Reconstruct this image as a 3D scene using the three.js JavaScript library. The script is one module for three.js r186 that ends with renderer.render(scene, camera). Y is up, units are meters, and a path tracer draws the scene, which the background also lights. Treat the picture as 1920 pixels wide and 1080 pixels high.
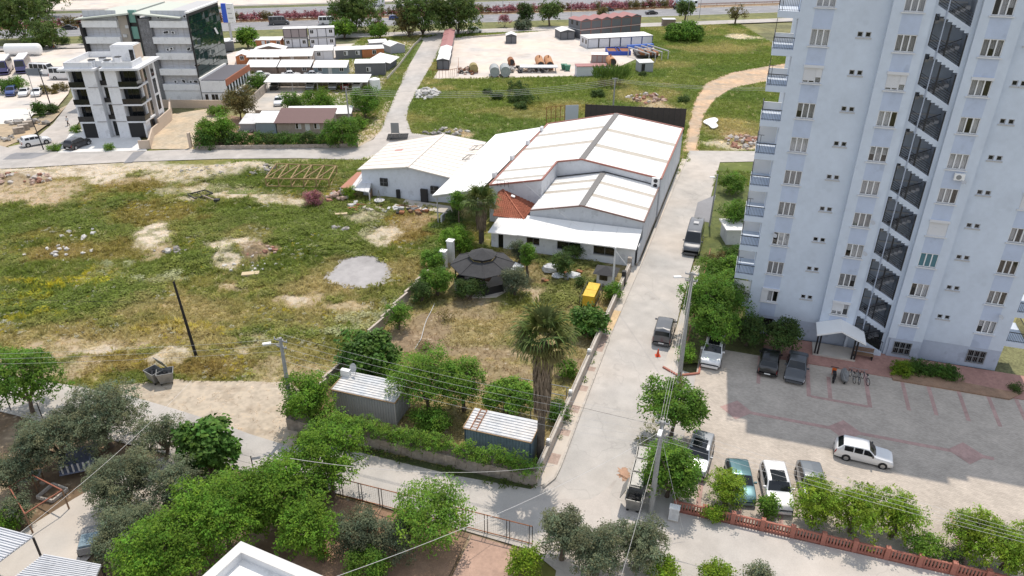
import * as THREE from 'three';
import { MarchingCubes } from 'three/addons/objects/MarchingCubes.js';

// ---------- camera, sky, sun, exposure ----------
const FPX = 1385, PITCH = 28.25 * Math.PI / 180, ROLL = 0.22 * Math.PI / 180, CAMH = 38.5;
const scene = new THREE.Scene();
const camera = new THREE.PerspectiveCamera(2 * Math.atan(540 / FPX) * 180 / Math.PI, 1920 / 1080, 0.5, 2500);
camera.position.set(0, CAMH, 0); camera.rotation.order = 'YXZ'; camera.rotation.set(-PITCH, 0, ROLL);
scene.add(camera);
const renderer = new THREE.WebGLRenderer({ antialias: true });
renderer.toneMapping = THREE.LinearToneMapping; renderer.toneMappingExposure = .96;
renderer.shadowMap.enabled = true; renderer.shadowMap.type = THREE.PCFSoftShadowMap;
const SUNEL = 64 * Math.PI / 180, SUNAZ = 104 * Math.PI / 180;         // shadows run towards the lens and a little left
const sunDir = new THREE.Vector3(-Math.cos(SUNAZ) * Math.cos(SUNEL), Math.sin(SUNEL), -Math.sin(SUNAZ) * Math.cos(SUNEL));
const sun = new THREE.DirectionalLight(0xfff4e6, 3.9);
sun.position.copy(sunDir).multiplyScalar(400).add(new THREE.Vector3(0, 0, -120)); sun.target.position.set(0, 0, -120);
sun.castShadow = true; sun.shadow.mapSize.set(4096, 4096);
Object.assign(sun.shadow.camera, { left: -220, right: 220, top: 220, bottom: -220, near: 10, far: 900 });
scene.add(sun, sun.target);
{ // a computed sky: blue air, paler towards the horizon, with scattered fair-weather cloud
  const W = 512, Hh = 256, d = new Float32Array(W * Hh * 4);
  const hs = (x, y) => { const s = Math.sin(x * 127.1 + y * 311.7) * 43758.5453; return s - Math.floor(s); };
  const vn = (x, y, per) => { const xi = Math.floor(x), yi = Math.floor(y), fx = x - xi, fy = y - yi, a = fx * fx * (3 - 2 * fx), b = fy * fy * (3 - 2 * fy);
    const m = k => ((k % per) + per) % per; return (hs(m(xi), yi) * (1 - a) + hs(m(xi + 1), yi) * a) * (1 - b) + (hs(m(xi), yi + 1) * (1 - a) + hs(m(xi + 1), yi + 1) * a) * b; };
  for (let j = 0; j < Hh; j++) { const el = (j + .5) / Hh * Math.PI - Math.PI / 2;
    for (let i = 0; i < W; i++) { const u = i / W; let r, g, b;
      const e = Math.max(0, Math.sin(el)), k = Math.pow(1 - e, 2.6);
      r = .66 + .30 * k; g = .76 + .20 * k; b = .95 + .05 * k;
      let n = 0, a = .5, fu = 8, fv = 5; for (let o = 0; o < 5; o++) { n += a * vn(u * fu, el * fv + 9 * o, fu); a *= .5; fu *= 2; fv *= 2; }
      const c = Math.min(1, Math.max(0, (n - .5) * 4)) * Math.min(1, e * 5);
      r += (1.25 - r) * c * .8; g += (1.27 - g) * c * .8; b += (1.3 - b) * c * .8;
      if (el < 0) { r = .42; g = .42; b = .38; }
      const o = (j * W + i) * 4; d[o] = r; d[o + 1] = g; d[o + 2] = b; d[o + 3] = 1; } }
  const t = new THREE.DataTexture(d, W, Hh, THREE.RGBAFormat, THREE.FloatType); t.mapping = THREE.EquirectangularReflectionMapping;
  t.magFilter = t.minFilter = THREE.LinearFilter; t.needsUpdate = true;
  scene.background = t; scene.environment = t; scene.backgroundIntensity = 1.0; scene.environmentIntensity = 1.0;
}

// ---------- helpers ----------
const V = (x, y, z) => new THREE.Vector3(x, y, z);
const R = d => d * Math.PI / 180;
function rng(s) { let a = (s * 2654435761) >>> 0; return () => { a = (a + 0x6D2B79F5) | 0; let t = Math.imul(a ^ (a >>> 15), 1 | a); t = (t + Math.imul(t ^ (t >>> 7), 61 | t)) ^ t; return ((t ^ (t >>> 14)) >>> 0) / 4294967296; }; }
// survey: picture coordinates (1920 x 1080) -> point of the place at height h
const _q = new THREE.Quaternion().setFromEuler(camera.rotation);
function G(px, py, h = 0) { const d = V((px - 960) / FPX, -(py - 540) / FPX, -1).applyQuaternion(_q); const t = (h - CAMH) / d.y; return V(d.x * t, h, d.z * t); }
const TH = R(18), cT = Math.cos(TH), sT = Math.sin(TH);
const site = (s, y, t) => V(s * cT + t * sT, y, s * sT - t * cT);      // the grid of the block: s along the fronts, t away
const inSite = p => [p.x * cT + p.z * sT, p.x * sT - p.z * cT];
const HA = R(13.7);
const hwy = (a, d, y = 0) => V(a * Math.cos(HA) - d * Math.sin(HA), y, -(a * Math.sin(HA) + d * Math.cos(HA)));
const inHwy = (x, z) => [x * Math.cos(HA) - z * Math.sin(HA), -x * Math.sin(HA) - z * Math.cos(HA)];

class MB { // gathers faces, gives ONE mesh
  constructor() { this.p = []; this.uv = []; this.n = []; }
  tri(a, b, c) { const n = V().subVectors(b, a).cross(V().subVectors(c, a)).normalize(); const A = Math.abs(n.x), B = Math.abs(n.y), C = Math.abs(n.z);
    for (const q of [a, b, c]) { this.p.push(q.x, q.y, q.z); this.n.push(n.x, n.y, n.z); if (B >= A && B >= C) this.uv.push(q.x, q.z); else if (A >= C) this.uv.push(q.z, q.y); else this.uv.push(q.x, q.y); } return this; }
  quad(a, b, c, d) { this.tri(a, b, c); this.tri(a, c, d); return this; }
  hex(b, t) { // 4 bottom, 4 top points counter-clockwise seen from above
    this.quad(b[3], b[2], b[1], b[0]); this.quad(t[0], t[1], t[2], t[3]);
    for (let i = 0; i < 4; i++) { const j = (i + 1) % 4; this.quad(b[i], b[j], t[j], t[i]); } return this; }
  box(x0, x1, y0, y1, z0, z1) { return this.hex([V(x0, y0, z1), V(x1, y0, z1), V(x1, y0, z0), V(x0, y0, z0)], [V(x0, y1, z1), V(x1, y1, z1), V(x1, y1, z0), V(x0, y1, z0)]); }
  obox(c, w, h, d, ry = 0, rx = 0, rz = 0) { const m = new THREE.Matrix4().makeRotationFromEuler(new THREE.Euler(rx, ry, rz, 'YXZ')).setPosition(c); const q = (x, y, z) => V(x * w / 2, y * h / 2, z * d / 2).applyMatrix4(m);
    return this.hex([q(-1, -1, 1), q(1, -1, 1), q(1, -1, -1), q(-1, -1, -1)], [q(-1, 1, 1), q(1, 1, 1), q(1, 1, -1), q(-1, 1, -1)]); }
  bar(a, b, w, h = w) { // box beam from a to b
    const d = V().subVectors(b, a), L = d.length(); d.normalize(); let up = Math.abs(d.y) > .95 ? V(1, 0, 0) : V(0, 1, 0); const s = V().crossVectors(d, up).normalize(); up = V().crossVectors(s, d);
    const c = (p, i, j) => p.clone().addScaledVector(s, i * w / 2).addScaledVector(up, j * h / 2);
    return this.hex([c(a, 1, -1), c(b, 1, -1), c(b, -1, -1), c(a, -1, -1)], [c(a, 1, 1), c(b, 1, 1), c(b, -1, 1), c(a, -1, 1)]); }
  cyl(a, b, r0, r1 = r0, n = 8, caps = true) { const d = V().subVectors(b, a).normalize(); const up = Math.abs(d.y) > .95 ? V(1, 0, 0) : V(0, 1, 0); const s = V().crossVectors(d, up).normalize(), t = V().crossVectors(s, d);
    const ring = (p, r) => Array.from({ length: n }, (_, i) => p.clone().addScaledVector(s, r * Math.cos(i / n * 2 * Math.PI)).addScaledVector(t, r * Math.sin(i / n * 2 * Math.PI)));
    const A = ring(a, r0), B = ring(b, r1); for (let i = 0; i < n; i++) { const j = (i + 1) % n; this.quad(A[j], A[i], B[i], B[j]); if (caps) { this.tri(a, A[i], A[j]); this.tri(b, B[j], B[i]); } } return this; }
  path(pts, r, n = 5) { for (let i = 0; i + 1 < pts.length; i++) this.cyl(pts[i], pts[i + 1], Array.isArray(r) ? r[i] : r, Array.isArray(r) ? r[i + 1] : r, n, i == 0 || i + 2 == pts.length); return this; }
  prism(poly, y0, y1) { // poly: Vector3-ish list, seen from above
    const pts = poly.map(q => new THREE.Vector2(q.x, q.z)); const f = THREE.ShapeUtils.triangulateShape(pts, []); const P = (i, y) => V(pts[i].x, y, pts[i].y);
    for (const [a, b, c] of f) { const up = V().subVectors(P(b, 0), P(a, 0)).cross(V().subVectors(P(c, 0), P(a, 0))).y > 0; const [i, j, k] = up ? [a, b, c] : [a, c, b]; this.tri(P(i, y1), P(j, y1), P(k, y1)); if (y0 !== null) this.tri(P(i, y0), P(k, y0), P(j, y0)); }
    if (y0 !== null) { const cw = THREE.ShapeUtils.area(pts) > 0; for (let i = 0; i < pts.length; i++) { const j = (i + 1) % pts.length; const [u, v] = cw ? [j, i] : [i, j]; this.quad(P(u, y0), P(v, y0), P(v, y1), P(u, y1)); } } return this; }
  ball(c, rx, ry, rz, n = 8, jit = 0, rnd = Math.random) { const g = new THREE.SphereGeometry(1, n, Math.max(4, n - 2)); const q = g.attributes.position, seen = {}; const v = [];
    for (let i = 0; i < q.count; i++) { const key = [q.getX(i), q.getY(i), q.getZ(i)].map(t => t.toFixed(3)).join(); if (!(key in seen)) seen[key] = 1 + (rnd() - .5) * 2 * jit; const k = seen[key]; v.push(V(c.x + q.getX(i) * rx * k, c.y + q.getY(i) * ry * k, c.z + q.getZ(i) * rz * k)); }
    const ix = g.index; for (let i = 0; i < ix.count; i += 3) this.tri(v[ix.getX(i)], v[ix.getX(i + 1)], v[ix.getX(i + 2)]); return this; }
  geo() { const g = new THREE.BufferGeometry(); g.setAttribute('position', new THREE.Float32BufferAttribute(this.p, 3)); g.setAttribute('normal', new THREE.Float32BufferAttribute(this.n, 3)); g.setAttribute('uv', new THREE.Float32BufferAttribute(this.uv, 2)); return g; }
  build(name, mat, parent) { return mesh(name, this.geo(), mat, parent); }
}
function mesh(name, g, mat, parent = scene) { const m = new THREE.Mesh(g, mat); m.name = name; m.castShadow = m.receiveShadow = true; if (parent) parent.add(m); return m; }
const taken = {};
function numbered(n) { if (!(n in taken)) { taken[n] = 0; return n; } taken[n]++; return n + '_' + String(taken[n]).padStart(3, '0'); }
function tag(o, label, category, group) { o.userData.label = label; o.userData.category = category; if (group) o.userData.group = group; return o; }
function thing(name, label, category, p = V(0, 0, 0), turn = 0, group) { const o = new THREE.Group(); o.name = numbered(name); o.position.copy(p); o.rotation.y = turn; scene.add(o); return tag(o, label, category, group); }
function one(name, mb, mat, label, category, group) { return tag(mb.build(numbered(name), mat, scene), label, category, group); }
function struct(name, g, mat) { const m = mesh(numbered(name), g instanceof MB ? g.geo() : g, mat, scene); m.userData.kind = 'structure'; return m; }
function copyOf(o, p, turn, label, group) { const c = o.clone(); c.name = numbered(o.name.replace(/_\d\d\d$/, '')); c.userData = { ...o.userData }; c.position.copy(p); c.rotation.y = turn; if (label) c.userData.label = label; if (group) c.userData.group = group; scene.add(c); return c; }

// noise
const PT = (() => { const r = rng(77), t = new Float32Array(65536); for (let i = 0; i < 65536; i++) t[i] = r(); return t; })();
function vno(x, y, per) { const xi = Math.floor(x), yi = Math.floor(y), fx = x - xi, fy = y - yi, a = fx * fx * (3 - 2 * fx), b = fy * fy * (3 - 2 * fy);
  let x0 = xi, x1 = xi + 1, y0 = yi, y1 = yi + 1; if (per) { x0 = ((x0 % per) + per) % per; x1 = ((x1 % per) + per) % per; y0 = ((y0 % per) + per) % per; y1 = ((y1 % per) + per) % per; }
  const h = (i, j) => PT[((i & 255) | ((j & 255) << 8)) & 65535]; const p = h(x0, y0), q = h(x1, y0), r = h(x0, y1), s = h(x1, y1); return (p + (q - p) * a) * (1 - b) + (r + (s - r) * a) * b; }
function fbm(x, y, oct = 4, per = 0) { let s = 0, a = .5, n = 0; for (let o = 0; o < oct; o++) { s += a * vno(x + o * 17, y + o * 31, per); n += a; a *= .5; x *= 2; y *= 2; per *= 2; } return s / n; }
const sm = (a, b, x) => { const t = Math.min(1, Math.max(0, (x - a) / (b - a))); return t * t * (3 - 2 * t); };
const lin2s = c => c <= .0031308 ? 12.92 * c : 1.055 * Math.pow(c, 1 / 2.4) - .055;
const S2L = c => { c /= 255; return c <= .04045 ? c / 12.92 : Math.pow((c + .055) / 1.055, 2.4); };
function dataTex(w, h, fn, srgb = true) { const d = new Uint8Array(w * h * 4); const o = [0, 0, 0]; for (let j = 0; j < h; j++) for (let i = 0; i < w; i++) { fn(i / w, j / h, o, i, j); const k = (j * w + i) * 4; for (let c = 0; c < 3; c++) d[k + c] = Math.max(0, Math.min(255, (srgb ? lin2s(Math.max(0, o[c])) : o[c]) * 255)); d[k + 3] = 255; }
  const t = new THREE.DataTexture(d, w, h, THREE.RGBAFormat); t.wrapS = t.wrapT = THREE.RepeatWrapping; t.magFilter = THREE.LinearFilter; t.minFilter = THREE.LinearMipmapLinearFilter; t.generateMipmaps = true; if (srgb) t.colorSpace = THREE.SRGBColorSpace; t.needsUpdate = true; return t; }
// tileable mottled surface: base colour, spread, tile in metres, specks
const mott = {};
function mottle(base, amt, metres, o = {}) { // neutral mottling shared between materials of like grain; the colour goes on the material
  const near = (v, l) => l.reduce((a, b) => Math.abs(b - v) < Math.abs(a - v) ? b : a); const N = (o.n || 512) <= 256 ? 256 : o.n || 512, P = o.per || 16; if (N == 256) { amt = near(amt, [.1, .3, .55]); metres = near(metres, [2, 4, 8]); o = { n: 256, grain: near(o.grain ?? .5, [.4, .9]), stain: o.stain ? .15 : 0, warm: o.warm ? .2 : 0 }; }
  const key = JSON.stringify([N, P, amt, metres, o]); if (!mott[key]) { const t = dataTex(N, N, (u, v, c) => { const a = fbm(u * P, v * P, 5, P) - .5, b = fbm(u * 4 + 3, v * 4 + 7, 3, 4) - .5, f = vno(u * N / 2, v * N / 2, N / 2) - .5; let k = .62 * (1 + amt * (a * 1.4 + b * 1.3 + f * (o.grain ?? .5))); const st = o.stain ? sm(.62, .8, fbm(u * 8 + 5, v * 8 + 2, 4, 8)) * o.stain : 0; const cr = o.crack ? (1 - sm(0, .012, Math.abs(fbm(u * 6 + 1, v * 6 + 4, 5, 6) - .5))) * o.crack : 0; k *= (1 - st) * (1 - cr); const w = (b * (o.warm || 0)); c[0] = k * (1 + w); c[1] = k; c[2] = k * (1 - w); }); t.repeat.set(1 / metres, 1 / metres); mott[key] = t; }
  return { t: mott[key], c: base.map(v => v / .62) }; }
function std(c, rough = .8, o = {}) { const m = new THREE.MeshStandardMaterial({ roughness: rough, metalness: 0, ...o }); if (Array.isArray(c)) m.color.setRGB(...c); else m.color.set(c); return m; }
function tex(t, rough = .9, o = {}) { const m = new THREE.MeshStandardMaterial({ map: t.t || t, roughness: rough, metalness: 0, ...o }); if (t.c) m.color.setRGB(...t.c); return m; }
const bumpT = (P, metres, n = 256) => { const t = dataTex(n, n, (u, v, c) => { c[0] = c[1] = c[2] = fbm(u * P, v * P, 4, P); }, false); t.repeat.set(1 / metres, 1 / metres); return t; };

// ---------- materials ----------
const fineBump = bumpT(64, 2), softBump = bumpT(16, 4);
const M = {
  street: tex(mottle([.45, .42, .385], .22, 26, { n: 1024, per: 24, stain: .12, crack: .12, grain: .5, warm: .12 }), .95, { bumpMap: fineBump, bumpScale: .008 }),
  road2: tex(mottle([.43, .40, .37], .26, 30, { n: 1024, per: 24, stain: .13, crack: .12, grain: .5, warm: .1 }), .95, { bumpMap: fineBump, bumpScale: .008 }),
  asphalt: tex(mottle([.235, .235, .245], .2, 24, { n: 512, stain: .12, grain: .4 }), .9),
  concrete: tex(mottle([.50, .455, .40], .22, 22, { n: 1024, stain: .14, warm: .2, grain: .35 }), .95),
  yard: tex(mottle([.60, .53, .465], .2, 30, { n: 1024, stain: .16, warm: .25, grain: .3 }), .95),
  dirt: tex(mottle([.40, .315, .215], .4, 14, { n: 1024, per: 24, warm: .25, grain: .8 }), 1, { bumpMap: softBump, bumpScale: .04 }),
  redsoil: tex(mottle([.30, .19, .125], .4, 9, { n: 512, warm: .2, grain: .8 }), 1, { bumpMap: softBump, bumpScale: .04 }),
  sand: tex(mottle([.47, .39, .285], .35, 8, { n: 512, grain: .8, warm: .2 }), 1, { bumpMap: softBump, bumpScale: .05 }),
  kerb: tex(mottle([.46, .42, .37], .3, 3, { n: 256, grain: .6 }), .95),
  wallc: tex(mottle([.36, .31, .26], .5, 4, { n: 512, stain: .35, grain: .6, warm: .15 }), .95, { bumpMap: fineBump, bumpScale: .01 }),
  white: std([.78, .78, .77], .6), whiteR: std([.74, .74, .73], .45), offw: tex(mottle([.62, .63, .64], .1, 5, { n: 256, stain: .06 }), .85),
  metal: std([.42, .43, .44], .4, { metalness: .7 }), dark: std([.02, .02, .022], .6), black: std([.012, .012, .014], .5), grey: std([.22, .225, .23], .6), lgrey: std([.45, .45, .45], .6),
  rust: tex(mottle([.26, .11, .05], .6, 2, { n: 256, warm: .3 }), .9), wood: tex(mottle([.20, .12, .07], .4, 2, { n: 256 }), .8),
  bark: tex(mottle([.13, .10, .075], .6, 1, { n: 256 }), 1), creos: tex(mottle([.018, .016, .015], .5, 1, { n: 128 }), .9), poleC: tex(mottle([.30, .30, .29], .3, 2, { n: 128 }), .9),
  red: std([.45, .03, .015], .5), redp: tex(mottle([.37, .15, .11], .35, 3, { n: 256, grain: .6 }), .9),
  glass: new THREE.MeshPhysicalMaterial({ color: 0xffffff, roughness: .03, transmission: 1, thickness: 0, ior: 1.5 }),
  glassD: new THREE.MeshPhysicalMaterial({ color: new THREE.Color(.012, .014, .016), roughness: .06, metalness: 0, ior: 1.5 }),
  tyre: std([.014, .014, .015], .85), rim: std([.4, .41, .42], .35, { metalness: .8 }),
};
// ---------- ground ----------
const P2 = l => l.map(([x, y]) => G(x, y));
const PS = l => l.map(([s, t]) => site(s, 0, t));
function smoothLoop(pts, k = 4) { const c = new THREE.CatmullRomCurve3(pts, true, 'centripetal'); return c.getPoints(pts.length * k).slice(0, -1); }
function sheet(name, pts, y, mat) { return struct(name, new MB().prism(pts, null, y), mat); }
function slab(name, pts, y0, y1, mat) { return struct(name, new MB().prism(pts, y0, y1), mat); }
function inPoly(p, x, z) { let c = false; for (let i = 0, j = p.length - 1; i < p.length; j = i++) { const a = p[i], b = p[j]; if ((a.z > z) !== (b.z > z) && x < (b.x - a.x) * (z - a.z) / (b.z - a.z) + a.x) c = !c; } return c; }
function bboxed(poly) { let b = [1e9, 1e9, -1e9, -1e9]; for (const q of poly) { b[0] = Math.min(b[0], q.x); b[1] = Math.min(b[1], q.z); b[2] = Math.max(b[2], q.x); b[3] = Math.max(b[3], q.z); } return (x, z) => x >= b[0] && z >= b[1] && x <= b[2] && z <= b[3] && inPoly(poly, x, z); }
// what grows or lies where: [kind, picture x, y, radius across, radius away, strength]
const LUSH = [.10, .135, .022], MID = [.185, .175, .045], DRY = [.285, .23, .105], DIRT = [.40, .315, .215], PALE = [.50, .435, .345], BROWN = [.24, .175, .11], YEL = [.36, .31, .02], WHT = [.33, .34, .22], OCH = [.215, .16, .05];
const KIND = { lush: LUSH, mid: MID, dry: DRY, dirt: DIRT, pale: PALE, brown: BROWN, yel: YEL, wht: WHT, och: OCH };
const blobs = [
  ['pale', 285, 440, 2.0, 4.2, 1], ['dirt', 290, 470, 1.6, 2.5, .8], ['pale', 440, 462, 2.4, 2.2, 1], ['pale', 410, 492, 1.7, 2.2, .9], ['brown', 482, 470, 2, 2.4, .9], ['pale', 715, 437, 2.6, 2.8, .85], ['pale', 690, 408, 2.2, 2, .6], ['dirt', 790, 415, 2, 2.5, .5],
  ['dirt', 160, 648, 5, 1.6, .8], ['pale', 180, 655, 2.4, 1.1, .8], ['dirt', 60, 690, 6, 1.6, .7], ['dirt', 560, 566, 2.4, 1.4, .8], ['pale', 545, 565, 1.2, .8, .7], ['dirt', 640, 580, 2.2, 1, .6], ['pale', 330, 668, 2.3, 1.2, .8], ['dirt', 470, 640, 2, .8, .5], ['pale', 440, 652, .9, .5, .8], ['dirt', 560, 700, 4, 2, .6], ['dirt', 440, 540, 1.8, .8, .7],
  ['pale', 330, 355, 3, 1.6, .5], ['pale', 390, 352, 3, 2, .8], ['pale', 450, 362, 3, 1.7, .9], ['pale', 510, 372, 3, 1.7, .9], ['pale', 560, 380, 2.5, 1.5, .8], ['pale', 360, 372, 2, 1.2, .7], ['pale', 100, 318, 14, 3.4, 1], ['pale', 300, 312, 16, 2.2, .9], ['pale', 350, 325, 6, 4, .8], ['pale', 440, 316, 6, 3, .8], ['pale', 500, 312, 4, 2, .6], ['dirt', 40, 360, 9, 5, .9], ['dirt', 20, 372, 7, 2.5, 1], ['pale', 190, 334, 3.2, 3.2, 1], ['brown', 160, 320, 4, 3, .6], ['brown', 40, 335, 5, 3, .8], ['dirt', 110, 362, 1, 1.6, .8], ['dirt', 250, 338, 3, 2.5, .6], ['dirt', 650, 312, 1.8, 5, .9], ['dirt', 560, 300, 6, 1.2, .5],
  ['lush', 90, 415, 10, 7, .9], ['lush', 230, 378, 3, 3, .9], ['lush', 300, 350, 4, 3, .6], ['lush', 560, 425, 9, 8, .8], ['lush', 640, 400, 8, 6, .8], ['lush', 540, 335, 9, 6, 1], ['lush', 590, 306, 9, 3, .9], ['lush', 430, 415, 6, 7, .7], ['lush', 620, 460, 8, 5, .75], ['lush', 540, 480, 5, 4, .7], ['lush', 830, 440, 3, 7, .9], ['lush', 80, 560, 9, 3.5, .9], ['lush', 190, 540, 6, 3, .8], ['lush', 260, 560, 5, 2.2, .7], ['lush', 250, 490, 4, 3, .6], ['lush', 350, 500, 5, 2.4, .7], ['lush', 480, 510, 4, 2.5, .6], ['lush', 430, 625, 4, 1.4, .6], ['lush', 160, 600, 7, 2, .5], ['lush', 380, 480, 4, 2, .6], ['lush', 740, 560, 4, 3, .5], ['lush', 600, 620, 3, 1.5, .5], ['lush', 30, 500, 5, 3, .6], ['lush', 470, 385, 5, 4, .6],
  ['och', 765, 425, 3.6, 5, .95], ['och', 290, 400, 7, 4, .6], ['och', 180, 470, 7, 3.5, .6], ['dry', 130, 470, 3, 2, .5], ['dry', 420, 590, 12, 3, .35], ['dry', 600, 540, 4, 2.6, .8], ['dry', 650, 590, 6, 2.5, .45], ['dry', 250, 620, 9, 2, .7], ['dry', 120, 640, 9, 2.5, .6], ['dry', 340, 640, 6, 1.5, .6], ['dry', 500, 660, 6, 2, .45], ['och', 290, 680, 8, 1.8, .8], ['och', 400, 690, 5, 1.4, .7], ['dry', 470, 440, 3, 3, .5], ['och', 250, 345, 5, 3, .7], ['dry', 640, 500, 3, 3, .5], ['dry', 790, 500, 4, 3, .6], ['och', 80, 440, 4, 1.4, .5], ['dry', 330, 570, 6, 2, .5],
  ['yel', 95, 530, 4.5, 1.7, .75], ['yel', 60, 560, 3, 1.3, .6], ['yel', 150, 515, 3, 1, .7], ['yel', 340, 612, 4, 1.2, .5], ['yel', 210, 525, 2, .8, .5], ['yel', 40, 590, 4, 1, .5],
  ['wht', 215, 497, 2.2, 1.6, .7], ['wht', 300, 520, 3, 1.3, .7], ['wht', 250, 515, 2, 1, .5], ['wht', 690, 595, 3, 1.6, .6], ['wht', 735, 575, 2, 1.5, .6], ['wht', 500, 640, 3, .8, .5], ['wht', 650, 625, 3, 1, .5], ['wht', 470, 500, 1.2, 1, .5],
  // inside the walled garden
  ['lush', 1010, 560, 6, 2.6, .7], ['lush', 930, 560, 4, 2.2, .55], ['lush', 1090, 530, 3, 2, .6], ['dry', 960, 600, 5, 2, .6], ['brown', 790, 620, 3.4, 3.4, .8], ['brown', 880, 580, 4, 2, .6], ['brown', 760, 640, 3, 2, .9], ['dirt', 985, 550, 1.3, 1.2, .9], ['dirt', 900, 568, 1.6, 1, .9], ['dry', 900, 620, 5, 2.2, .5], ['brown', 900, 660, 5, 1.6, .7], ['brown', 1080, 690, 2, 2, .7], ['brown', 690, 730, 4, 2, .9], ['lush', 1060, 600, 3, 1.6, .4], ['lush', 960, 640, 3, 1.1, .45], ['mid', 980, 580, 5, 2, .5], ['lush', 1050, 490, 4, 3, .8], ['brown', 920, 700, 4, 1.6, .6], ['brown', 820, 720, 4, 2, .8],
].map(([k, x, y, rx, rz, w]) => { const p = G(x, y); return [KIND[k], p.x, p.z, rx, rz, w, k]; }).sort((a, b) => ['lush', 'mid', 'dry', 'och', 'wht', 'yel', 'brown', 'dirt', 'pale'].indexOf(a[6]) - ['lush', 'mid', 'dry', 'och', 'wht', 'yel', 'brown', 'dirt', 'pale'].indexOf(b[6]));
const dirtLot = bboxed(P2([[215, 722], [330, 712], [450, 712], [540, 716], [575, 742], [570, 790], [556, 835], [500, 850], [400, 800], [300, 770], [225, 745]]));
const garden = bboxed(PS([[-32, 39], [-10.8, 39], [-10.3, 81], [-32, 75]]));
const lowerYard = bboxed(PS([[-80, -10], [-9, -10], [-9, 34.1], [-80, 34.1]]));
function nearSoil(x, z, out) {
  const wx = x + (fbm(x * .35, z * .35, 3) - .5) * 4.5, wz = z + (fbm(x * .35 + 40, z * .35 + 9, 3) - .5) * 4.5;
  const n = fbm(x * .16 + 3, z * .16 + 8, 4), m = fbm(x * .7, z * .7, 3), f = fbm(x * 3.1, z * 3.1, 3);
  let r = MID[0], g = MID[1], b = MID[2], den = .8;
  const mix = (c, k, dk) => { r += (c[0] - r) * k; g += (c[1] - g) * k; b += (c[2] - b) * k; den += (dk - den) * k; };
  mix(LUSH, sm(.5, .72, n) * .7, 1); mix(DRY, sm(.48, .3, n) * .5, .65); mix(OCH, sm(.6, .85, m) * .35, .75); mix(LUSH, sm(.52, .66, fbm(x * .8 + 21, z * .8 + 60, 3)) * .55, 1);
  if (lowerYard(x, z)) { mix([.16, .10, .07], .85, .1); mix(DIRT, sm(.55, .7, n) * .5, .05); }
  if (garden(x, z)) { mix(DRY, .55, .45); mix(BROWN, .35 * sm(.4, .6, m), .3); }
  for (const q of blobs) { const dx = (wx - q[1]) / q[3], dz = (wz - q[2]) / q[4], d = dx * dx + dz * dz; if (d < 2.2) { const fleck = q[6] == 'wht' || q[6] == 'yel' ? sm(.42, .62, fbm(x * 1.9 + 11, z * 1.9 + 4, 3)) : q[6] == 'pale' || q[6] == 'dirt' ? .5 + .5 * sm(.34, .56, fbm(x * 1.1 + 5, z * 1.1 + 15, 4)) : 1; const bare = q[6] == 'pale' || q[6] == 'dirt' || q[6] == 'brown'; mix(q[0], fleck * q[5] * sm(1.5, .5, d + (f - .5) * 1.4), bare ? .16 : q[6] == 'lush' || q[6] == 'yel' ? 1 : .75); } }
  if (dirtLot(wx * .25 + x * .75, wz * .25 + z * .75)) { mix([.46, .39, .31], .93, 0); mix(BROWN, sm(.62, .75, m) * .25, 0); }
  mix(DIRT, sm(.66, .8, f) * .55 * (1 - .5 * n), den * .6); mix(PALE, sm(.76, .88, fbm(x * 1.7 + 50, z * 1.7, 3)) * .6, den * .5);
  const k = .72 + .56 * f; out[0] = r * k; out[1] = g * k; out[2] = b * k; out[3] = den; return out;
}
const NX0 = -92, NX1 = 14, NZ0 = -124, NZ1 = -22;
const mounds = [[440, 470, 3.4, .7], [482, 472, 2.2, .9], [40, 335, 4, 1.0], [460, 318, 5, .9], [380, 325, 5, .6], [620, 462, 5, .45], [560, 440, 5, .4], [190, 545, 5, .35], [350, 495, 4, .5], [240, 380, 3, .5], [720, 380, 5, .3]].map(([x, y, r, h]) => { const p = G(x, y); return [p.x, p.z, r, h]; });
function relief(x, z) { let h = -.09 * fbm(x * .5, z * .5, 3); for (const [a, b, r, k] of mounds) { const d = Math.hypot(x - a, z - b) / r; if (d < 1) h += k * (1 - d * d) ** 2 * (.6 + .8 * fbm(x * .9, z * .9, 3)); } return h; }
{
  const t = dataTex(2048, 1971, (u, v, c) => nearSoil(NX0 + u * (NX1 - NX0), NZ0 + v * (NZ1 - NZ0), c)); t.wrapS = t.wrapT = THREE.ClampToEdgeWrapping;
  const nx = 265, nz = 255, g = new THREE.PlaneGeometry(1, 1, nx, nz), p = g.attributes.position, uv = g.attributes.uv;
  for (let i = 0; i < p.count; i++) { const u = p.getX(i) + .5, v = .5 - p.getY(i); const x = NX0 + u * (NX1 - NX0), z = NZ0 + v * (NZ1 - NZ0); p.setXYZ(i, x, relief(x, z), z); uv.setXY(i, u, v); }
  g.computeVertexNormals(); const f = struct('field_ground', g, tex(t, 1, { bumpMap: null }));
}
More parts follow.
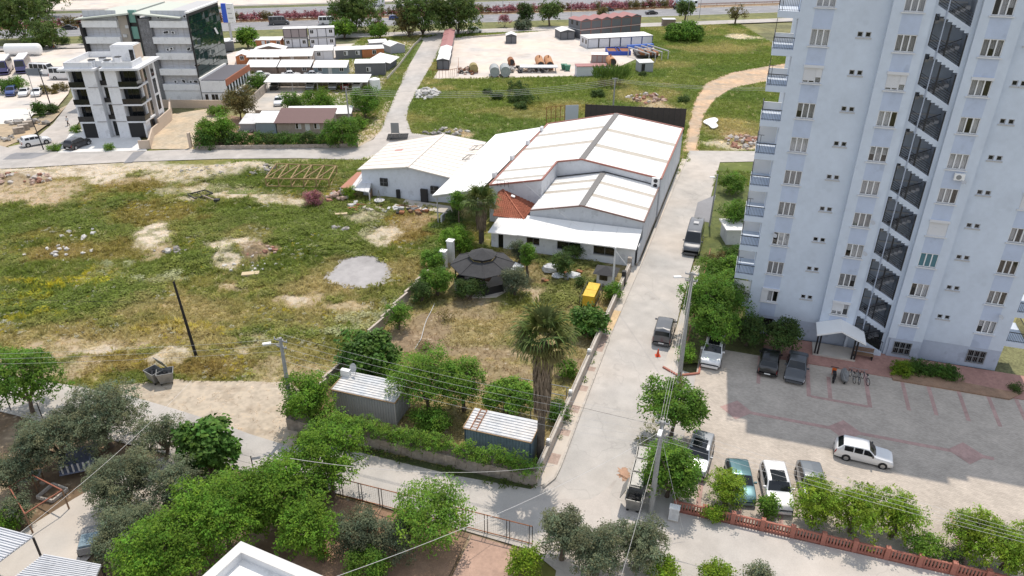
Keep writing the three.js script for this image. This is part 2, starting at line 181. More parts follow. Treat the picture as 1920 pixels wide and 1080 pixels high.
// far meadow behind the warehouse
const FX0 = -45, FX1 = 75, FZ0 = -268, FZ1 = -100;
const fblobs = [['dirt', 1230, 205, 5, 5, .7], ['dry', 1210, 180, 8, 6, .6], ['dry', 1330, 90, 12, 8, .6], ['pale', 1395, 70, 4, 5, .8], ['dirt', 1400, 265, 4, 6, .8], ['pale', 1385, 275, 4, 3, .7], ['dry', 1370, 240, 5, 7, .5], ['lush', 1360, 215, 6, 6, .7], ['lush', 900, 200, 14, 10, .7], ['lush', 1000, 160, 14, 8, .6], ['lush', 1100, 170, 9, 6, .6], ['lush', 850, 170, 8, 6, .6], ['dry', 980, 210, 9, 4, .45], ['dirt', 860, 252, 3, 3, .8], ['lush', 1290, 80, 9, 6, .6], ['lush', 1400, 110, 12, 8, .6], ['dry', 1250, 120, 8, 5, .5], ['dry', 840, 165, 4, 3, .5], ['dirt', 1215, 190, 3, 3, .7], ['och', 1050, 200, 9, 3, .4]].map(([k, x, y, rx, rz, w]) => { const p = G(x, y); return [KIND[k], p.x, p.z, rx, rz, w, k]; });
function farSoil(x, z, out) { const wx = x + (fbm(x * .2, z * .2, 3) - .5) * 8, wz = z + (fbm(x * .2 + 40, z * .2 + 9, 3) - .5) * 8; const n = fbm(x * .1 + 13, z * .1 + 28, 4), f = fbm(x * 1.4, z * 1.4, 4);
  const A = [.125, .15, .034]; let r = A[0], g = A[1], b = A[2], den = 1; const mix = (c, k, dk) => { r += (c[0] - r) * k; g += (c[1] - g) * k; b += (c[2] - b) * k; den += (dk - den) * k; };
  mix([.085, .125, .024], sm(.48, .68, n) * .8, 1); mix(DRY, sm(.45, .28, n) * .45, .7);
  for (const q of fblobs) { const dx = (wx - q[1]) / q[3], dz = (wz - q[2]) / q[4], d = dx * dx + dz * dz; if (d < 2) mix(q[0], q[5] * sm(1.5, .4, d + (f - .5)), q[6] == 'dirt' || q[6] == 'pale' ? .1 : 1); }
  mix(DIRT, sm(.7, .82, f) * .5, .5); const k = .75 + .5 * f; out[0] = r * k; out[1] = g * k; out[2] = b * k; out[3] = den; return out; }
{ const t = dataTex(1400, 1960, (u, v, c) => farSoil(FX0 + u * (FX1 - FX0), FZ0 + v * (FZ1 - FZ0), c)); t.wrapS = t.wrapT = THREE.ClampToEdgeWrapping;
  const g = new THREE.PlaneGeometry(1, 1, 2, 2), p = g.attributes.position, uv = g.attributes.uv; for (let i = 0; i < p.count; i++) { const u = p.getX(i) + .5, v = .5 - p.getY(i); p.setXYZ(i, FX0 + u * (FX1 - FX0), -.03, FZ0 + v * (FZ1 - FZ0)); uv.setXY(i, u, v); } g.computeVertexNormals(); struct('meadow', g, tex(t, 1)); }
{ const t = mottle([.17, .165, .075], .7, 60, { n: 1024, per: 24, warm: .3, grain: 1 }); struct('ground', new MB().prism([V(-900, 0, -1300), V(900, 0, -1300), V(900, 0, 150), V(-900, 0, 150)], null, -.3), tex(t, 1)); }

// streets and paved ground
sheet('street', [...PS([[-95, 33.8], [-40, 33.8], [-24, 34.2], [-9.5, 33.6], [-7.5, 32.5], [-6, 20], [-5, 0], [60, 0], [60, 39.9], [-1.15, 40.2], [-1.15, 57.6], [-3.9, 58.2], [-4.0, 70], [-3.7, 100], [-3.6, 119.5], [40, 137.5], [40, 143.5]]), ...P2([[1420, 284], [1292, 283]]), ...PS([[-9.0, 118], [-9.8, 80], [-10, 60], [-9.9, 41.3], [-10.4, 40], [-11.2, 39.0], [-17, 38.6], [-29, 38.7]]), ...P2([[545, 838], [470, 815], [400, 790], [330, 768], [240, 742], [150, 726], [60, 712]]), ...PS([[-95, 37.5]])], .05, M.street);
sheet('rear_road', P2([[-160, 268], [-20, 268], [30, 281], [90, 284], [260, 284], [360, 280], [540, 278], [668, 276], [700, 262], [716, 244], [722, 222], [738, 185], [753, 155], [760, 120], [775, 95], [786, 74], [800, 66], [836, 62], [830, 84], [815, 112], [792, 150], [768, 196], [762, 222], [772, 250], [800, 258], [850, 262], [880, 275], [700, 290], [672, 300], [560, 297], [420, 298], [240, 304], [0, 317], [-160, 322]]), .05, M.road2);
sheet('access_road', P2([[15, 276], [60, 266], [100, 232], [128, 195], [160, 150], [205, 150], [170, 195], [150, 226], [120, 268], [90, 287], [30, 286]]), .054, M.road2);
sheet('warehouse_apron', P2([[672, 300], [700, 262], [716, 240], [790, 252], [850, 258], [880, 268], [840, 300]]), .044, M.concrete);
// pavement along the right-hand street
slab('pavement', PS([[-11, 39.2], [-10.1, 39.9], [-9.75, 41], [-9.85, 61], [-9.5, 80], [-9.25, 96], [-8.85, 119], [-9.6, 119], [-9.8, 79], [-10.5, 78], [-10.75, 60], [-11, 45]]), -.05, .16, M.concrete);
{ const k = PS([[-10.35, 39.4], [-9.8, 40.6], [-9.72, 42], [-9.82, 52], [-9.85, 61]]); const g = new MB(); for (let i = 0; i + 1 < k.length; i++) { const n = Math.max(1, Math.round(k[i].distanceTo(k[i + 1]) / .8)); for (let j = 0; j < n; j++) { const a = k[i].clone().lerp(k[i + 1], j / n), b = k[i].clone().lerp(k[i + 1], (j + .97) / n); a.y = b.y = .1; g.bar(a, b, .16, .22); } } struct('kerb', g, M.kerb); }
sheet('pavement_patch', PS([[-10.55, 62.5], [-9.86, 62.5], [-9.74, 66.6], [-10.5, 66.6]]), .168, tex(mottle([.56, .42, .25], .2, 3, { n: 256, grain: .8 }), .95));
for (const [a, b] of [[42, 43.2], [45.5, 46.3], [48.6, 49.6], [51.8, 52.6], [55, 55.7], [58.4, 61.6]]) sheet('brick_patch', PS([[-10.75, a], [-9.98, a], [-9.98, b], [-10.75, b]]), .166, tex(mottle([.38, .29, .245], .3, 2, { n: 256, grain: .9 }), .95));
sheet('asphalt_patch', P2([[1300, 412], [1308, 380], [1342, 366], [1330, 418]]), .058, M.asphalt);
sheet('asphalt_patch', P2([[30, 287], [95, 287], [60, 298], [5, 300], [20, 290]]), .062, M.asphalt);
sheet('asphalt_patch', P2([[250, 286], [275, 283], [248, 305], [232, 306]]), .06, M.asphalt);
sheet('asphalt_patch', smoothLoop(PS([[-9.0, 38.6], [-6.8, 39.4], [-5.4, 42], [-5.6, 40.2], [-5.0, 37], [-7.6, 35.2], [-9.2, 36.6]])), .058, M.road2);
{ const rp = smoothLoop(P2([[1160, 885], [1170, 876], [1182, 886], [1178, 904], [1164, 900]]), 6), r = rng(3); for (const q of rp) { q.x += (r() - .5) * .5; q.z += (r() - .5) * .5; } sheet('red_soil_patch', rp, .06, tex(mottle([.40, .25, .17], .4, 2, { n: 256, grain: .9 }), 1)); };
sheet('weed_strip', PS([[-29, 38.7], [-17, 38.6], [-11.2, 39], [-11.2, 39.3], [-29, 39.3]]), .055, tex(mottle([.06, .075, .025], .6, 3, { n: 256, grain: 1 }), 1));
// hardstanding in the field
{ const pad = smoothLoop(P2([[610, 522], [622, 505], [640, 488], [668, 478], [700, 478], [722, 490], [733, 505], [730, 522], [712, 536], [680, 541], [645, 538], [620, 532]]), 5); const r = rng(5); for (const q of pad) { q.x += (r() - .5) * .7; q.z += (r() - .5) * .7; } sheet('tarmac_pad', pad, .02, tex(mottle([.34, .325, .32], .25, 9, { n: 512, stain: .12, grain: .7 }), .95)); }
// highway
const hq = (a0, a1, d0, d1) => [hwy(a0, d0), hwy(a1, d0), hwy(a1, d1), hwy(a0, d1)];
sheet('service_road', hq(-260, 220, 233, 240), .05, M.road2);
sheet('verge', hq(-260, 220, 240, 253), .02, tex(mottle([.16, .165, .06], .5, 14, { n: 512, warm: .3, grain: 1 }), 1));
sheet('highway', hq(-280, 240, 253, 269.5), .05, M.asphalt); sheet('median_ground', hq(-280, 240, 269.5, 276), .1, M.dirt); sheet('highway', hq(-280, 240, 276, 304), .05, M.asphalt);
sheet('verge', hq(-280, 240, 304, 311), .02, tex(mottle([.15, .165, .055], .5, 14, { n: 512, warm: .3, grain: 1 }), 1)); sheet('frontage_yard', hq(-320, 260, 311, 360), .03, M.yard);
{ const w = std([.7, .7, .68], .7); const g = new MB(); for (const d of [253.6, 268.7, 277, 303.2]) { const a = hq(-280, 240, d, d + .2); g.prism(a, null, .058); } for (const d of [258.4, 263.4, 290, 296.6]) for (let a = -280; a < 240; a += 12) g.prism(hq(a, a + 4, d, d + .18), null, .058); struct('lane_markings', g, w); }
// concrete yards
sheet('concrete_yard', P2([[812, 148], [822, 132], [838, 96], [850, 72], [870, 68], [960, 62], [1050, 56], [1075, 60], [1180, 72], [1225, 88], [1238, 104], [1190, 112], [1150, 130], [1080, 143], [1000, 145], [900, 148]]), .04, M.yard);
sheet('cabin_yard', P2([[424, 100], [470, 92], [620, 84], [780, 76], [768, 98], [742, 128], [722, 150], [500, 150], [460, 168], [430, 150], [424, 120]]), .04, M.yard);
sheet('carport_yard', P2([[455, 206], [470, 190], [490, 172], [500, 148], [722, 152], [700, 196], [660, 200], [600, 212], [470, 222]]), .046, M.concrete);
sheet('cabin_verge', P2([[786, 72], [794, 76], [776, 108], [760, 134], [748, 148], [724, 152], [742, 126], [768, 98]]), .056, tex(mottle([.10, .135, .03], .6, 8, { n: 256, warm: .2, grain: 1 }), 1));
sheet('bus_yard', P2([[-160, 98], [0, 98], [70, 94], [190, 90], [186, 104], [140, 140], [128, 176], [96, 214], [0, 214], [-160, 214]]), .04, M.yard);
sheet('white_lot', P2([[-160, 212], [30, 204], [70, 206], [48, 232], [-160, 236]]), .05, tex(mottle([.66, .63, .58], .1, 14, { n: 256 }), .9));
sheet('roadside_dirt', P2([[-160, 236], [40, 231], [95, 214], [112, 204], [128, 196], [100, 226], [60, 254], [10, 276], [-160, 286]]), .046, M.dirt);
sheet('forecourt', P2([[108, 287], [134, 246], [178, 238], [262, 258], [276, 283]]), .07, tex(mottle([.66, .65, .63], .08, 8, { n: 256, grain: .4 }), .8));
sheet('side_yard', P2([[284, 280], [276, 262], [310, 216], [420, 200], [424, 222], [370, 238], [362, 280]]), .06, M.sand);
sheet('dirt_path', smoothLoop(P2([[1284, 286], [1290, 240], [1302, 190], [1322, 158], [1372, 136], [1440, 124], [1500, 116], [1500, 142], [1440, 152], [1380, 164], [1344, 184], [1322, 214], [1312, 250], [1306, 286]]), 6), .0, tex(mottle([.46, .34, .235], .4, 10, { n: 512, warm: .4, grain: .8 }), 1));
sheet('cabin_garden', P2([[366, 280], [360, 240], [420, 215], [470, 222], [700, 196], [712, 214], [700, 250], [668, 275]]), .03, M.redsoil);
sheet('roadside_sand', P2([[672, 276], [668, 255], [690, 238], [706, 218], [724, 190], [734, 190], [722, 224], [714, 246], [698, 262]]), .056, M.sand);
// parking court of interlocking pavers with red bands
{ const P = 46; const t = dataTex(1024, 1024, (u, v, c) => { const bx = u * 46, by = v * 92; const row = Math.floor(by), ox = bx + (row & 1) * .5, ix = Math.floor(ox); const e = Math.min(Math.min(ox - ix, 1 - ox + ix) * 2, Math.min(by - row, 1 - by + row)); const tone = PT[(((ix % 46) * 37 + row * 101) & 65535)]; const k = (.9 + .2 * tone) * (.72 + .28 * sm(0, .22, e)) * (.84 + .34 * fbm(u * 10, v * 10, 4, 10)); c[0] = .46 * k; c[1] = .405 * k; c[2] = .345 * k; }); t.repeat.set(1 / 10, 1 / 10); t.rotation = TH; M.paver = tex(t, .95);
  sheet('parking_court', PS([[-1.2, 40.6], [32, 40.6], [32, 64], [27, 64.3], [24, 62.6], [-1.2, 62.6]]), .07, M.paver);
  const red = new MB(); const rb = (s0, s1, t0, t1) => red.prism(PS([[s0, t0], [s1, t0], [s1, t1], [s0, t1]]), null, .078); const dia = (s, t, r) => red.prism(PS([[s - r, t], [s, t - r], [s + r, t], [s, t + r]]), null, .084);
  rb(2, 21.8, 53.15, 53.55); for (const s of [2.57, 11.05, 19.9]) dia(s, 53.4, 1.35); for (const s of [4.2, 16.4, 18.5, 20.9, 23.2, 25.4]) rb(s - .16, s + .16, 57.9, 62.5); rb(8.25, 8.6, 57.3, 62.5); rb(13.15, 13.5, 57.3, 62.5); rb(8.6, 13.15, 57.2, 57.55); rb(10, 10.35, 57.6, 61);
  for (const s of [0.6, 3.4, 6.2, 17.6, 20]) rb(s - .17, s + .17, 41.2, 46); rb(-1.1, .4, 45.6, 46.6);
  struct('red_paver_bands', red, tex(mottle([.41, .275, .245], .3, 4, { n: 256, grain: .9 }), .95));
  slab('brick_walk', PS([[4.5, 62.6], [29, 62.6], [29, 66.6], [4.5, 66.6]]), 0, .14, tex(mottle([.36, .20, .165], .3, 4, { n: 256, grain: .9 }), .95));
  sheet('planting_soil', PS([[-3.9, 58.3], [4.5, 62.6], [4.5, 70], [-3, 100], [-3.6, 100]]), .03, tex(mottle([.11, .115, .04], .7, 4, { n: 256, warm: .4, grain: 1 }), 1));
  slab('planting_bed', PS([[15.6, 62.2], [24.8, 62.2], [26, 63.4], [15.6, 64.1]]), 0, .2, M.redsoil);
  sheet('rear_garden', PS([[-3.5, 72], [2, 72], [2, 116], [-3.6, 116]]), .034, tex(mottle([.10, .12, .035], .7, 6, { n: 256, warm: .5, grain: 1 }), 1)); }
// the yard of the house below the lens
sheet('yard_drive', P2([[60, 985], [140, 935], [240, 880], [330, 850], [420, 868], [330, 905], [300, 960], [200, 1010], [120, 1100], [-60, 1100], [-60, 1060]]), .04, M.concrete);
sheet('brick_path', PS([[-13.6, 20], [-9.8, 20], [-9.9, 33.4], [-13.7, 33.6]]), .04, tex(mottle([.40, .27, .21], .25, 3, { n: 512, grain: 1 }), .95));
sheet('flower_soil', PS([[-24, 20], [-13.9, 20], [-13.9, 33.6], [-24, 33.8]]), .03, M.redsoil);
console.log('ground done');
// ---------- apartment tower ----------
const at = (name, label, cat, s, t, turn = -TH, group) => thing(name, label, cat, site(s, 0, t), turn, group);
const wallBlue = tex(mottle([.555, .62, .71], .09, 7, { n: 512, stain: .05, grain: .3 }), .9), wallBand = tex(mottle([.46, .53, .665], .08, 7, { n: 256, stain: .05, grain: .3 }), .9), wallBase = tex(mottle([.40, .45, .54], .12, 5, { n: 256, stain: .1 }), .9);
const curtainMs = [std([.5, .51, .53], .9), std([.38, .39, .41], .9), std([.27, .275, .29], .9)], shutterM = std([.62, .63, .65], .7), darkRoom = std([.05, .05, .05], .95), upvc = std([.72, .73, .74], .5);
const tealGlass = new THREE.MeshPhysicalMaterial({ color: new THREE.Color(.05, .16, .2), roughness: .08 });
const T = at('apartment_tower', 'tall pale blue apartment tower with open zigzag stair bay in its middle', 'apartment tower', 13.6, 66.9);
{
  const H0 = 4.3, ST = 2.98, NF = 11, TOP = H0 + ST * 9 + 1.9, rnd = rng(11);
  const wall = new MB(); const bandAdd = (...a) => new MB().box(...a).build('painted_band', wallBand, T);
  // a stretch of facade with real openings
  function facade(x0, x1, zf, cols) { let x = x0; for (const c of cols) { const a = c.x - c.w / 2, b = c.x + c.w / 2; if (a > x) wall.box(x, a, 2.1, TOP, zf - .25, zf); let y = 2.1; const add = c.band ? bandAdd : (...a) => wall.box(...a); for (let k = 0; k < 10; k++) { const yc = H0 + ST * k + c.dy; add(a, b, y, yc - c.h / 2, zf - .25, zf); y = yc + c.h / 2; } add(a, b, y, TOP, zf - .25, zf); x = b; } wall.box(x, x1, 2.1, TOP, zf - .25, zf); }
  const W = 1.45, Hh = 1.32, big = x => ({ x, w: W, h: Hh, dy: 0, band: 1 }), sml = x => ({ x, w: .42, h: .42, dy: .42 });
  facade(-11.1, -4.5, 0, [big(-9.25), sml(-6.3), sml(-5.7)]); facade(-4.5, -1.6, .6, [big(-2.98)]); facade(1.6, 4.5, .6, [big(3.0)]); facade(4.5, 11.1, 0, [sml(5.4), sml(6.0), big(9.25)]);
  wall.box(-4.5, -4.25, 2.1, TOP, -.25, .35); wall.box(4.25, 4.5, 2.1, TOP, -.25, .35); wall.box(-1.85, -1.6, 0, TOP, -3.2, .35); wall.box(1.6, 1.85, 0, TOP, -3.2, .35);
  wall.box(-1.6, -1.3, 0, TOP, -.2, .02); wall.box(1.3, 1.6, 0, TOP, -.2, .02); // strips beside the stair
  wall.box(-11.1, -10.85, 2.1, TOP, -14, -.25); wall.box(10.85, 11.1, 2.1, TOP, -14, -.25); wall.box(-11.1, 11.1, 2.1, TOP, -14.25, -14);
  wall.box(-1.85, 1.85, 0, TOP, -3.45, -3.2);
  wall.build('wall', wallBlue, T);
  new MB().box(-11.3, 11.3, TOP, TOP + .3, -14.4, .2).box(-4.7, 4.7, TOP, TOP + .3, .2, .8).build('roof', M.offw, T); new MB().box(-2.4, 3.2, TOP + .3, TOP + 2.9, -6, .3).build('stair_head', wallBlue, T);
  // plinth with its own openings
  for (const [a, b, z, c, w] of [[-11.1, -4.5, 0, -9.25, 1.3], [1.85, 4.5, .6, 3, 1.5], [4.5, 11.1, 0, 9.25, 1.45]]) { const pl = new MB(); pl.box(a, c - w / 2, 0, 2.1, z - .25, z - .03); pl.box(c + w / 2, b, 0, 2.1, z - .25, z - .03); pl.box(c - w / 2, c + w / 2, 0, .55, z - .25, z - .03); pl.box(c - w / 2, c + w / 2, 1.75, 2.1, z - .25, z - .03); pl.build('plinth', wallBase, T); }
  for (const q of [[-11.1, -10.9, 0, 2.1, -14, -.25], [10.9, 11.1, 0, 2.1, -14, -.25], [4.3, 4.5, 0, 2.1, -.2, .35], [-4.5, -1.85, 0, 2.1, -.25, -.05]]) new MB().box(...q).build('plinth', wallBase, T);
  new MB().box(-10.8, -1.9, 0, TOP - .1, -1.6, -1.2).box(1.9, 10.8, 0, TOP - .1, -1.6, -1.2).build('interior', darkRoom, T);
  for (const [c, z] of [[-9.25, 0], [3, .6], [9.25, 0]]) { const w = new MB(); for (const dx of [-.72, -.24, .24, .72]) w.box(c + dx - .03, c + dx + .03, .5, 1.8, z - .06, z + .04); for (const y of [.5, 1.15, 1.77]) w.box(c - .76, c + .76, y, y + .05, z - .05, z + .05); if (c > 0) for (let i = 0; i < 9; i++) w.box(c - .6 + i * .15, c - .585 + i * .15, .5, 1.8, z + .05, z + .07); const m = w.build('window', c < 0 ? M.black : M.grey, T); m.userData.label = 'barred window in the plinth'; new MB().box(c - .7, c + .7, .56, 1.74, z - .13, z - .11).build('pane', M.glassD, m); if (c > 0) new MB().box(c - .66, c + .66, .56, 1.74, z - .4, z - .38).build('curtain', curtainMs[1], m); }
  // windows
  const shut = { '0,7': .85, '1,7': .85, '2,3': 1.02, '3,4': 1.02, '1,0': .7, '3,5': .1, '0,0': .12, '2,7': .12, '3,8': .5 };
  [[-9.25, 0], [-2.98, .6], [3.0, .6], [9.25, 0]].forEach(([c, z], ci) => { for (let k = 0; k < 10; k++) { const y = H0 + ST * k, y0 = y - Hh / 2, y1 = y + Hh / 2, x0 = c - W / 2, x1 = c + W / 2, f = new MB();
    f.box(x0, x1, y0, y0 + .07, z - .16, z - .06).box(x0, x1, y1 - .07, y1, z - .16, z - .06); const xs = [x0, x0 + .49, x1 - .49, x1]; for (const [i, q] of xs.entries()) { const w = i == 0 || i == 3 ? .06 : .09; const a = i == 0 ? q : i == 3 ? q - w : q - w / 2; f.box(a, a + w, y0 + .07, y1 - .07, z - .16, z - .05); }
    const win = f.build('window', upvc, T); new MB().box(x0 - .12, x1 + .12, y0 - .1, y0, z - .2, z + .13).build('sill', M.offw, win);
    const teal = ci == 2 && k == 2; for (let i = 0; i < 3; i++) new MB().box(xs[i] + .04, xs[i + 1] - .04, y0 + .08, y1 - .08, z - .12, z - .112).build('pane', teal ? tealGlass : M.glass, win);
    const r = rnd(); if (r < .94) { const cm = curtainMs[Math.floor(rnd() * 3)]; for (let i = 0; i < 3; i++) if (rnd() < .86) { const cu = new MB(); const a = xs[i] + .02, b = xs[i + 1] - .02, low = rnd() < .15 ? y - .1 : y0 + .03; for (let j = 0; j < 6; j++) { const u = a + (b - a) * j / 6, v = a + (b - a) * (j + 1) / 6; cu.quad(V(u, low, z - .34 + (j & 1) * .05), V(v, low, z - .34 + (1 - (j & 1)) * .05), V(v, y1, z - .34 + (1 - (j & 1)) * .05), V(u, y1, z - .34 + (j & 1) * .05)); } cu.build('curtain', cm, win); } }
    const sh = shut[ci + ',' + k]; if (sh) { const s = new MB(); s.box(x0 - .06, x1 + .06, y1 - .06, y1 + .16, z - .05, z + .14); if (sh > .2) { const yb = y1 - sh * Hh, half = (ci < 2 && sh < 1) ? x1 - .5 : x1; for (let q = y1 - .06; q > yb + .02; q -= .085) s.box(x0 + .02, half - .02, Math.max(q - .08, yb), q, z - .045, z - .02 + .012); if (half < x1 && k == 7) s.box(half + .02, x1 - .02, y0 + .5, y1 - .06, z - .045, z - .015); } else if (ci == 0) s.box(x0 - .1, x0 + .5, y0 + .02, y1 - .08, z + .01, z + .05); s.build('roller_shutter', shutterM, win); }
  } });
  for (const c of [-6.3, -5.7, 5.4, 6.0]) for (let k = 0; k < 10; k++) { const y = H0 + ST * k + .42, f = new MB(); f.box(c - .29, c + .29, y - .33, y - .22, -.12, .07); for (const [a, b, d, e] of [[-.21, .21, -.21, -.15], [-.21, .21, .15, .21], [-.21, -.15, -.15, .15], [.15, .21, -.15, .15]]) f.box(c + a, c + b, y + d, y + e, -.14, -.06); const m = f.build('small_window', M.lgrey, T); new MB().box(c - .15, c + .15, y - .15, y + .15, -.12, -.115).build('pane', M.glassD, m); }
  // stair bay: half-storey front flights with stepped soffits, black rails
  const railM = std([.015, .017, .022], .45), stairM = tex(mottle([.52, .52, .53], .15, 3, { n: 256 }), .9);
  for (let k = -1; k < 10; k++) { const yl = H0 + ST * k - .15, yr = yl - 1.49, X0 = -1.3, X1 = 1.3, n = 8; const f = new MB();
    const topAt = x => yl + (yr - yl) * (x - X0) / (X1 - X0);
    for (let i = 0; i < n; i++) { const a = X0 + (X1 - X0) * i / n, b = X0 + (X1 - X0) * (i + 1) / n; const yb = topAt(a) - .62; const fl = q => Math.max(0, q); f.hex([V(a, fl(yb), .02), V(b, fl(yb), .02), V(b, fl(yb), -.18), V(a, fl(yb), -.18)], [V(a, fl(topAt(a)) + .002, .02), V(b, fl(topAt(b)) + .002, .02), V(b, fl(topAt(b)) + .002, -.18), V(a, fl(topAt(a)) + .002, -.18)]); }
    if (k < 0) for (let i = 0; i < 5; i++) { const a = X0 + (X1 - X0) * i / n, b = X0 + (X1 - X0) * (i + 1) / n; const h = Math.max(0, topAt(a) - .62); if (h > .05) f.box(a, b, 0, h - .002, -.18, .02); }
    const fl = f.build('stair_flight', wallBlue, T);
    const s = new MB(); for (let i = 0; i < n; i++) { const a = X0 + (X1 - X0) * i / n, b = X0 + (X1 - X0) * (i + 1) / n; const y = topAt(b) - .05; if (y > .3) s.box(a, b, y - .2, y, -1.4, -.181); } // treads of the front flight
    for (let i = 0; i < n; i++) { const a = X0 + (X1 - X0) * i / n, b = X0 + (X1 - X0) * (i + 1) / n; const y = yr - 1.49 * i / n + .0 - 1.49 * 0 + (1.49 * i / n) * 2 - 0.0; if (y - .2 > .1) s.box(a, b, y - .25, y, -2.9, -1.6); }
    s.build('steps', stairM, fl);
    new MB().box(X0, X1, Math.max(.05, yl - .14), Math.max(.1, yl), -3.1, -2.95).build('landing_edge', M.offw, fl);
    const rl = new MB(); for (const h of [.18, .36, .54, .72, .92]) rl.bar(V(X0, Math.max(.1, yl) + h, -.06), V(X1, Math.max(.05, yr) + h, -.06), .035); if (k < 9) { rl.box(X0, X0 + .09, Math.max(0, yl), yl + 2.38, -.1, 0); rl.box(X1 - .1, X1, Math.max(0, yr), yr + 2.38, -.1, 0); const ym = (yl + yr) / 2; rl.box(-.05, .07, Math.max(0, ym), ym + 2.35, -.12, -.02); rl.bar(V(-.3, ym + .2, -1.5), V(X0 + .1, yl + .35 - 1.0, -1.5), .04); rl.bar(V(X1, yr + 1.9, -1.5), V(X0, yr + .6, -1.5), .05); }
    rl.build('stair_railing', railM, T);
  }
  new MB().cyl(V(-.55, 1, .08), V(-.55, TOP, .08), .05, .05, 6).build('drainpipe', wallBase, T);
  // end balconies
  for (const sd of [-1, 1]) for (let k = 0; k < 10; k++) { const y = H0 + ST * k - 1.1, a = sd < 0 ? -12.75 : 11.1, b = sd < 0 ? -11.1 : 12.75; const g = new MB(); g.box(a, b, y - .16, y, -3.9, -.12); g.box(a, b, y - .5, y + .02, -.12, 0); g.box(sd < 0 ? a : b - .1, sd < 0 ? a + .1 : b, y - .5, y + .02, -3.9, -.12); const bal = g.build('balcony', wallBlue, T);
    const r = new MB(); r.bar(V(a - .05, y + .95, -.04), V(b + .25, y + .95, -.04), .06); r.bar(V(a, y + .12, -.04), V(b, y + .12, -.04), .03); for (let x = a + .05; x < b; x += .13) r.bar(V(x, y, -.04), V(x, y + .95, -.04), .022); const xo = sd < 0 ? a + .04 : b - .04; r.bar(V(xo, y + .95, -.04), V(xo, y + .95, -3.9), .05); for (let z = -.2; z > -3.9; z -= .18) r.bar(V(xo, y, z), V(xo, y + .95, z), .02); r.bar(V(xo, y, -.04), V(xo, y + (k % 3 ? 2.4 : 1.9), -.04), .045); if (k % 2) r.bar(V(xo + .25, y, -.3), V(xo + .25, y + 1.6, -.3), .035).bar(V(xo, y + 1.6, -.3), V(xo + .5, y + 1.6, -.3), .035); r.build('railing', railM, bal);
    if (sd < 0) { const w = new MB(); const hgt = k == 0 ? 2.2 : k < 6 ? 2.0 - .1 * k : .75; w.box(a + .06, b - .02, y, y + hgt, k == 0 ? -.3 : -3.8, k == 0 ? -.22 : -3.7); w.build(k == 0 ? 'roller_shutter' : 'back_parapet', M.white, bal); } }
  // air conditioner, brackets
  { const u = new MB().box(3.0, 3.75, H0 + ST * 5 - 1.45, H0 + ST * 5 - .9, .62, .95); const ac = u.build('air_conditioner', M.white, T); new MB().cyl(V(3.32, H0 + ST * 5 - 1.18, .93), V(3.32, H0 + ST * 5 - 1.18, .97), .2, .2, 12).build('fan_grille', M.grey, ac); }
  for (const [x, y, z] of [[-9.9, 10.6, 0], [-2.2, 13.2, .6], [-2.2, 10.2, .6], [9.9, 5.6, 0], [3.7, 17.6, .6]]) { const g = new MB(); g.bar(V(x, y, z), V(x, y, z + .35), .03); g.cyl(V(x, y, z + .35), V(x + .05, y + .12, z + .42), .05, .24, 10); g.build('satellite_dish', M.lgrey, T); }
  // entrance porch
  const pr = new MB(); const rf = (x0, y0, x1, y1) => pr.hex([V(x0, y0 - .16, 3.0), V(x1, y1 - .16, 3.0), V(x1, y1 - .16, .62), V(x0, y0 - .16, .62)], [V(x0, y0, 3.0), V(x1, y1, 3.0), V(x1, y1, .62), V(x0, y0, .62)]); rf(-4.75, 2.55, -2.75, 3.3); rf(-2.749, 3.3, -.5, 2.35); pr.build('porch_roof', M.white, T);
  const po = new MB(); for (const x of [-4.55, -4.3, -1.35, -1.1]) po.box(x - .07, x + .07, .14, 2.5, 2.5, 2.64); po.bar(V(-4.7, 2.42, 2.9), V(-2.75, 3.12, 2.9), .07).bar(V(-2.75, 3.12, 2.9), V(-.6, 2.2, 2.9), .07); po.build('porch_post', M.black, T);
  new MB().box(-4.4, -1.86, .14, 2.2, -.6, -.5).build('entrance_recess', darkRoom, T); new MB().box(-4.7, -1.0, .14, .3, .5, 2.7).build('porch_step', M.concrete, T);
  const wd = new MB(); wd.hex([V(-.95, .14, .9), V(1.35, .14, .9), V(1.35, .14, .7), V(-.95, .14, .7)], [V(-.95, 1.75, .9), V(1.35, .55, .9), V(1.35, .55, .7), V(-.95, 1.75, .7)]); wd.build('ramp_wall', wallBlue, T);
  { const g = new MB(); for (let x = -.9; x < 1.3; x += .12) g.bar(V(x, 1.7 - (x + .9) * .52, .8), V(x, 2.7 - (x + .9) * .52, .8), .025); g.bar(V(-.9, 2.7, .8), V(1.3, 1.56, .8), .05); g.build('ramp_railing', railM, T); }
}
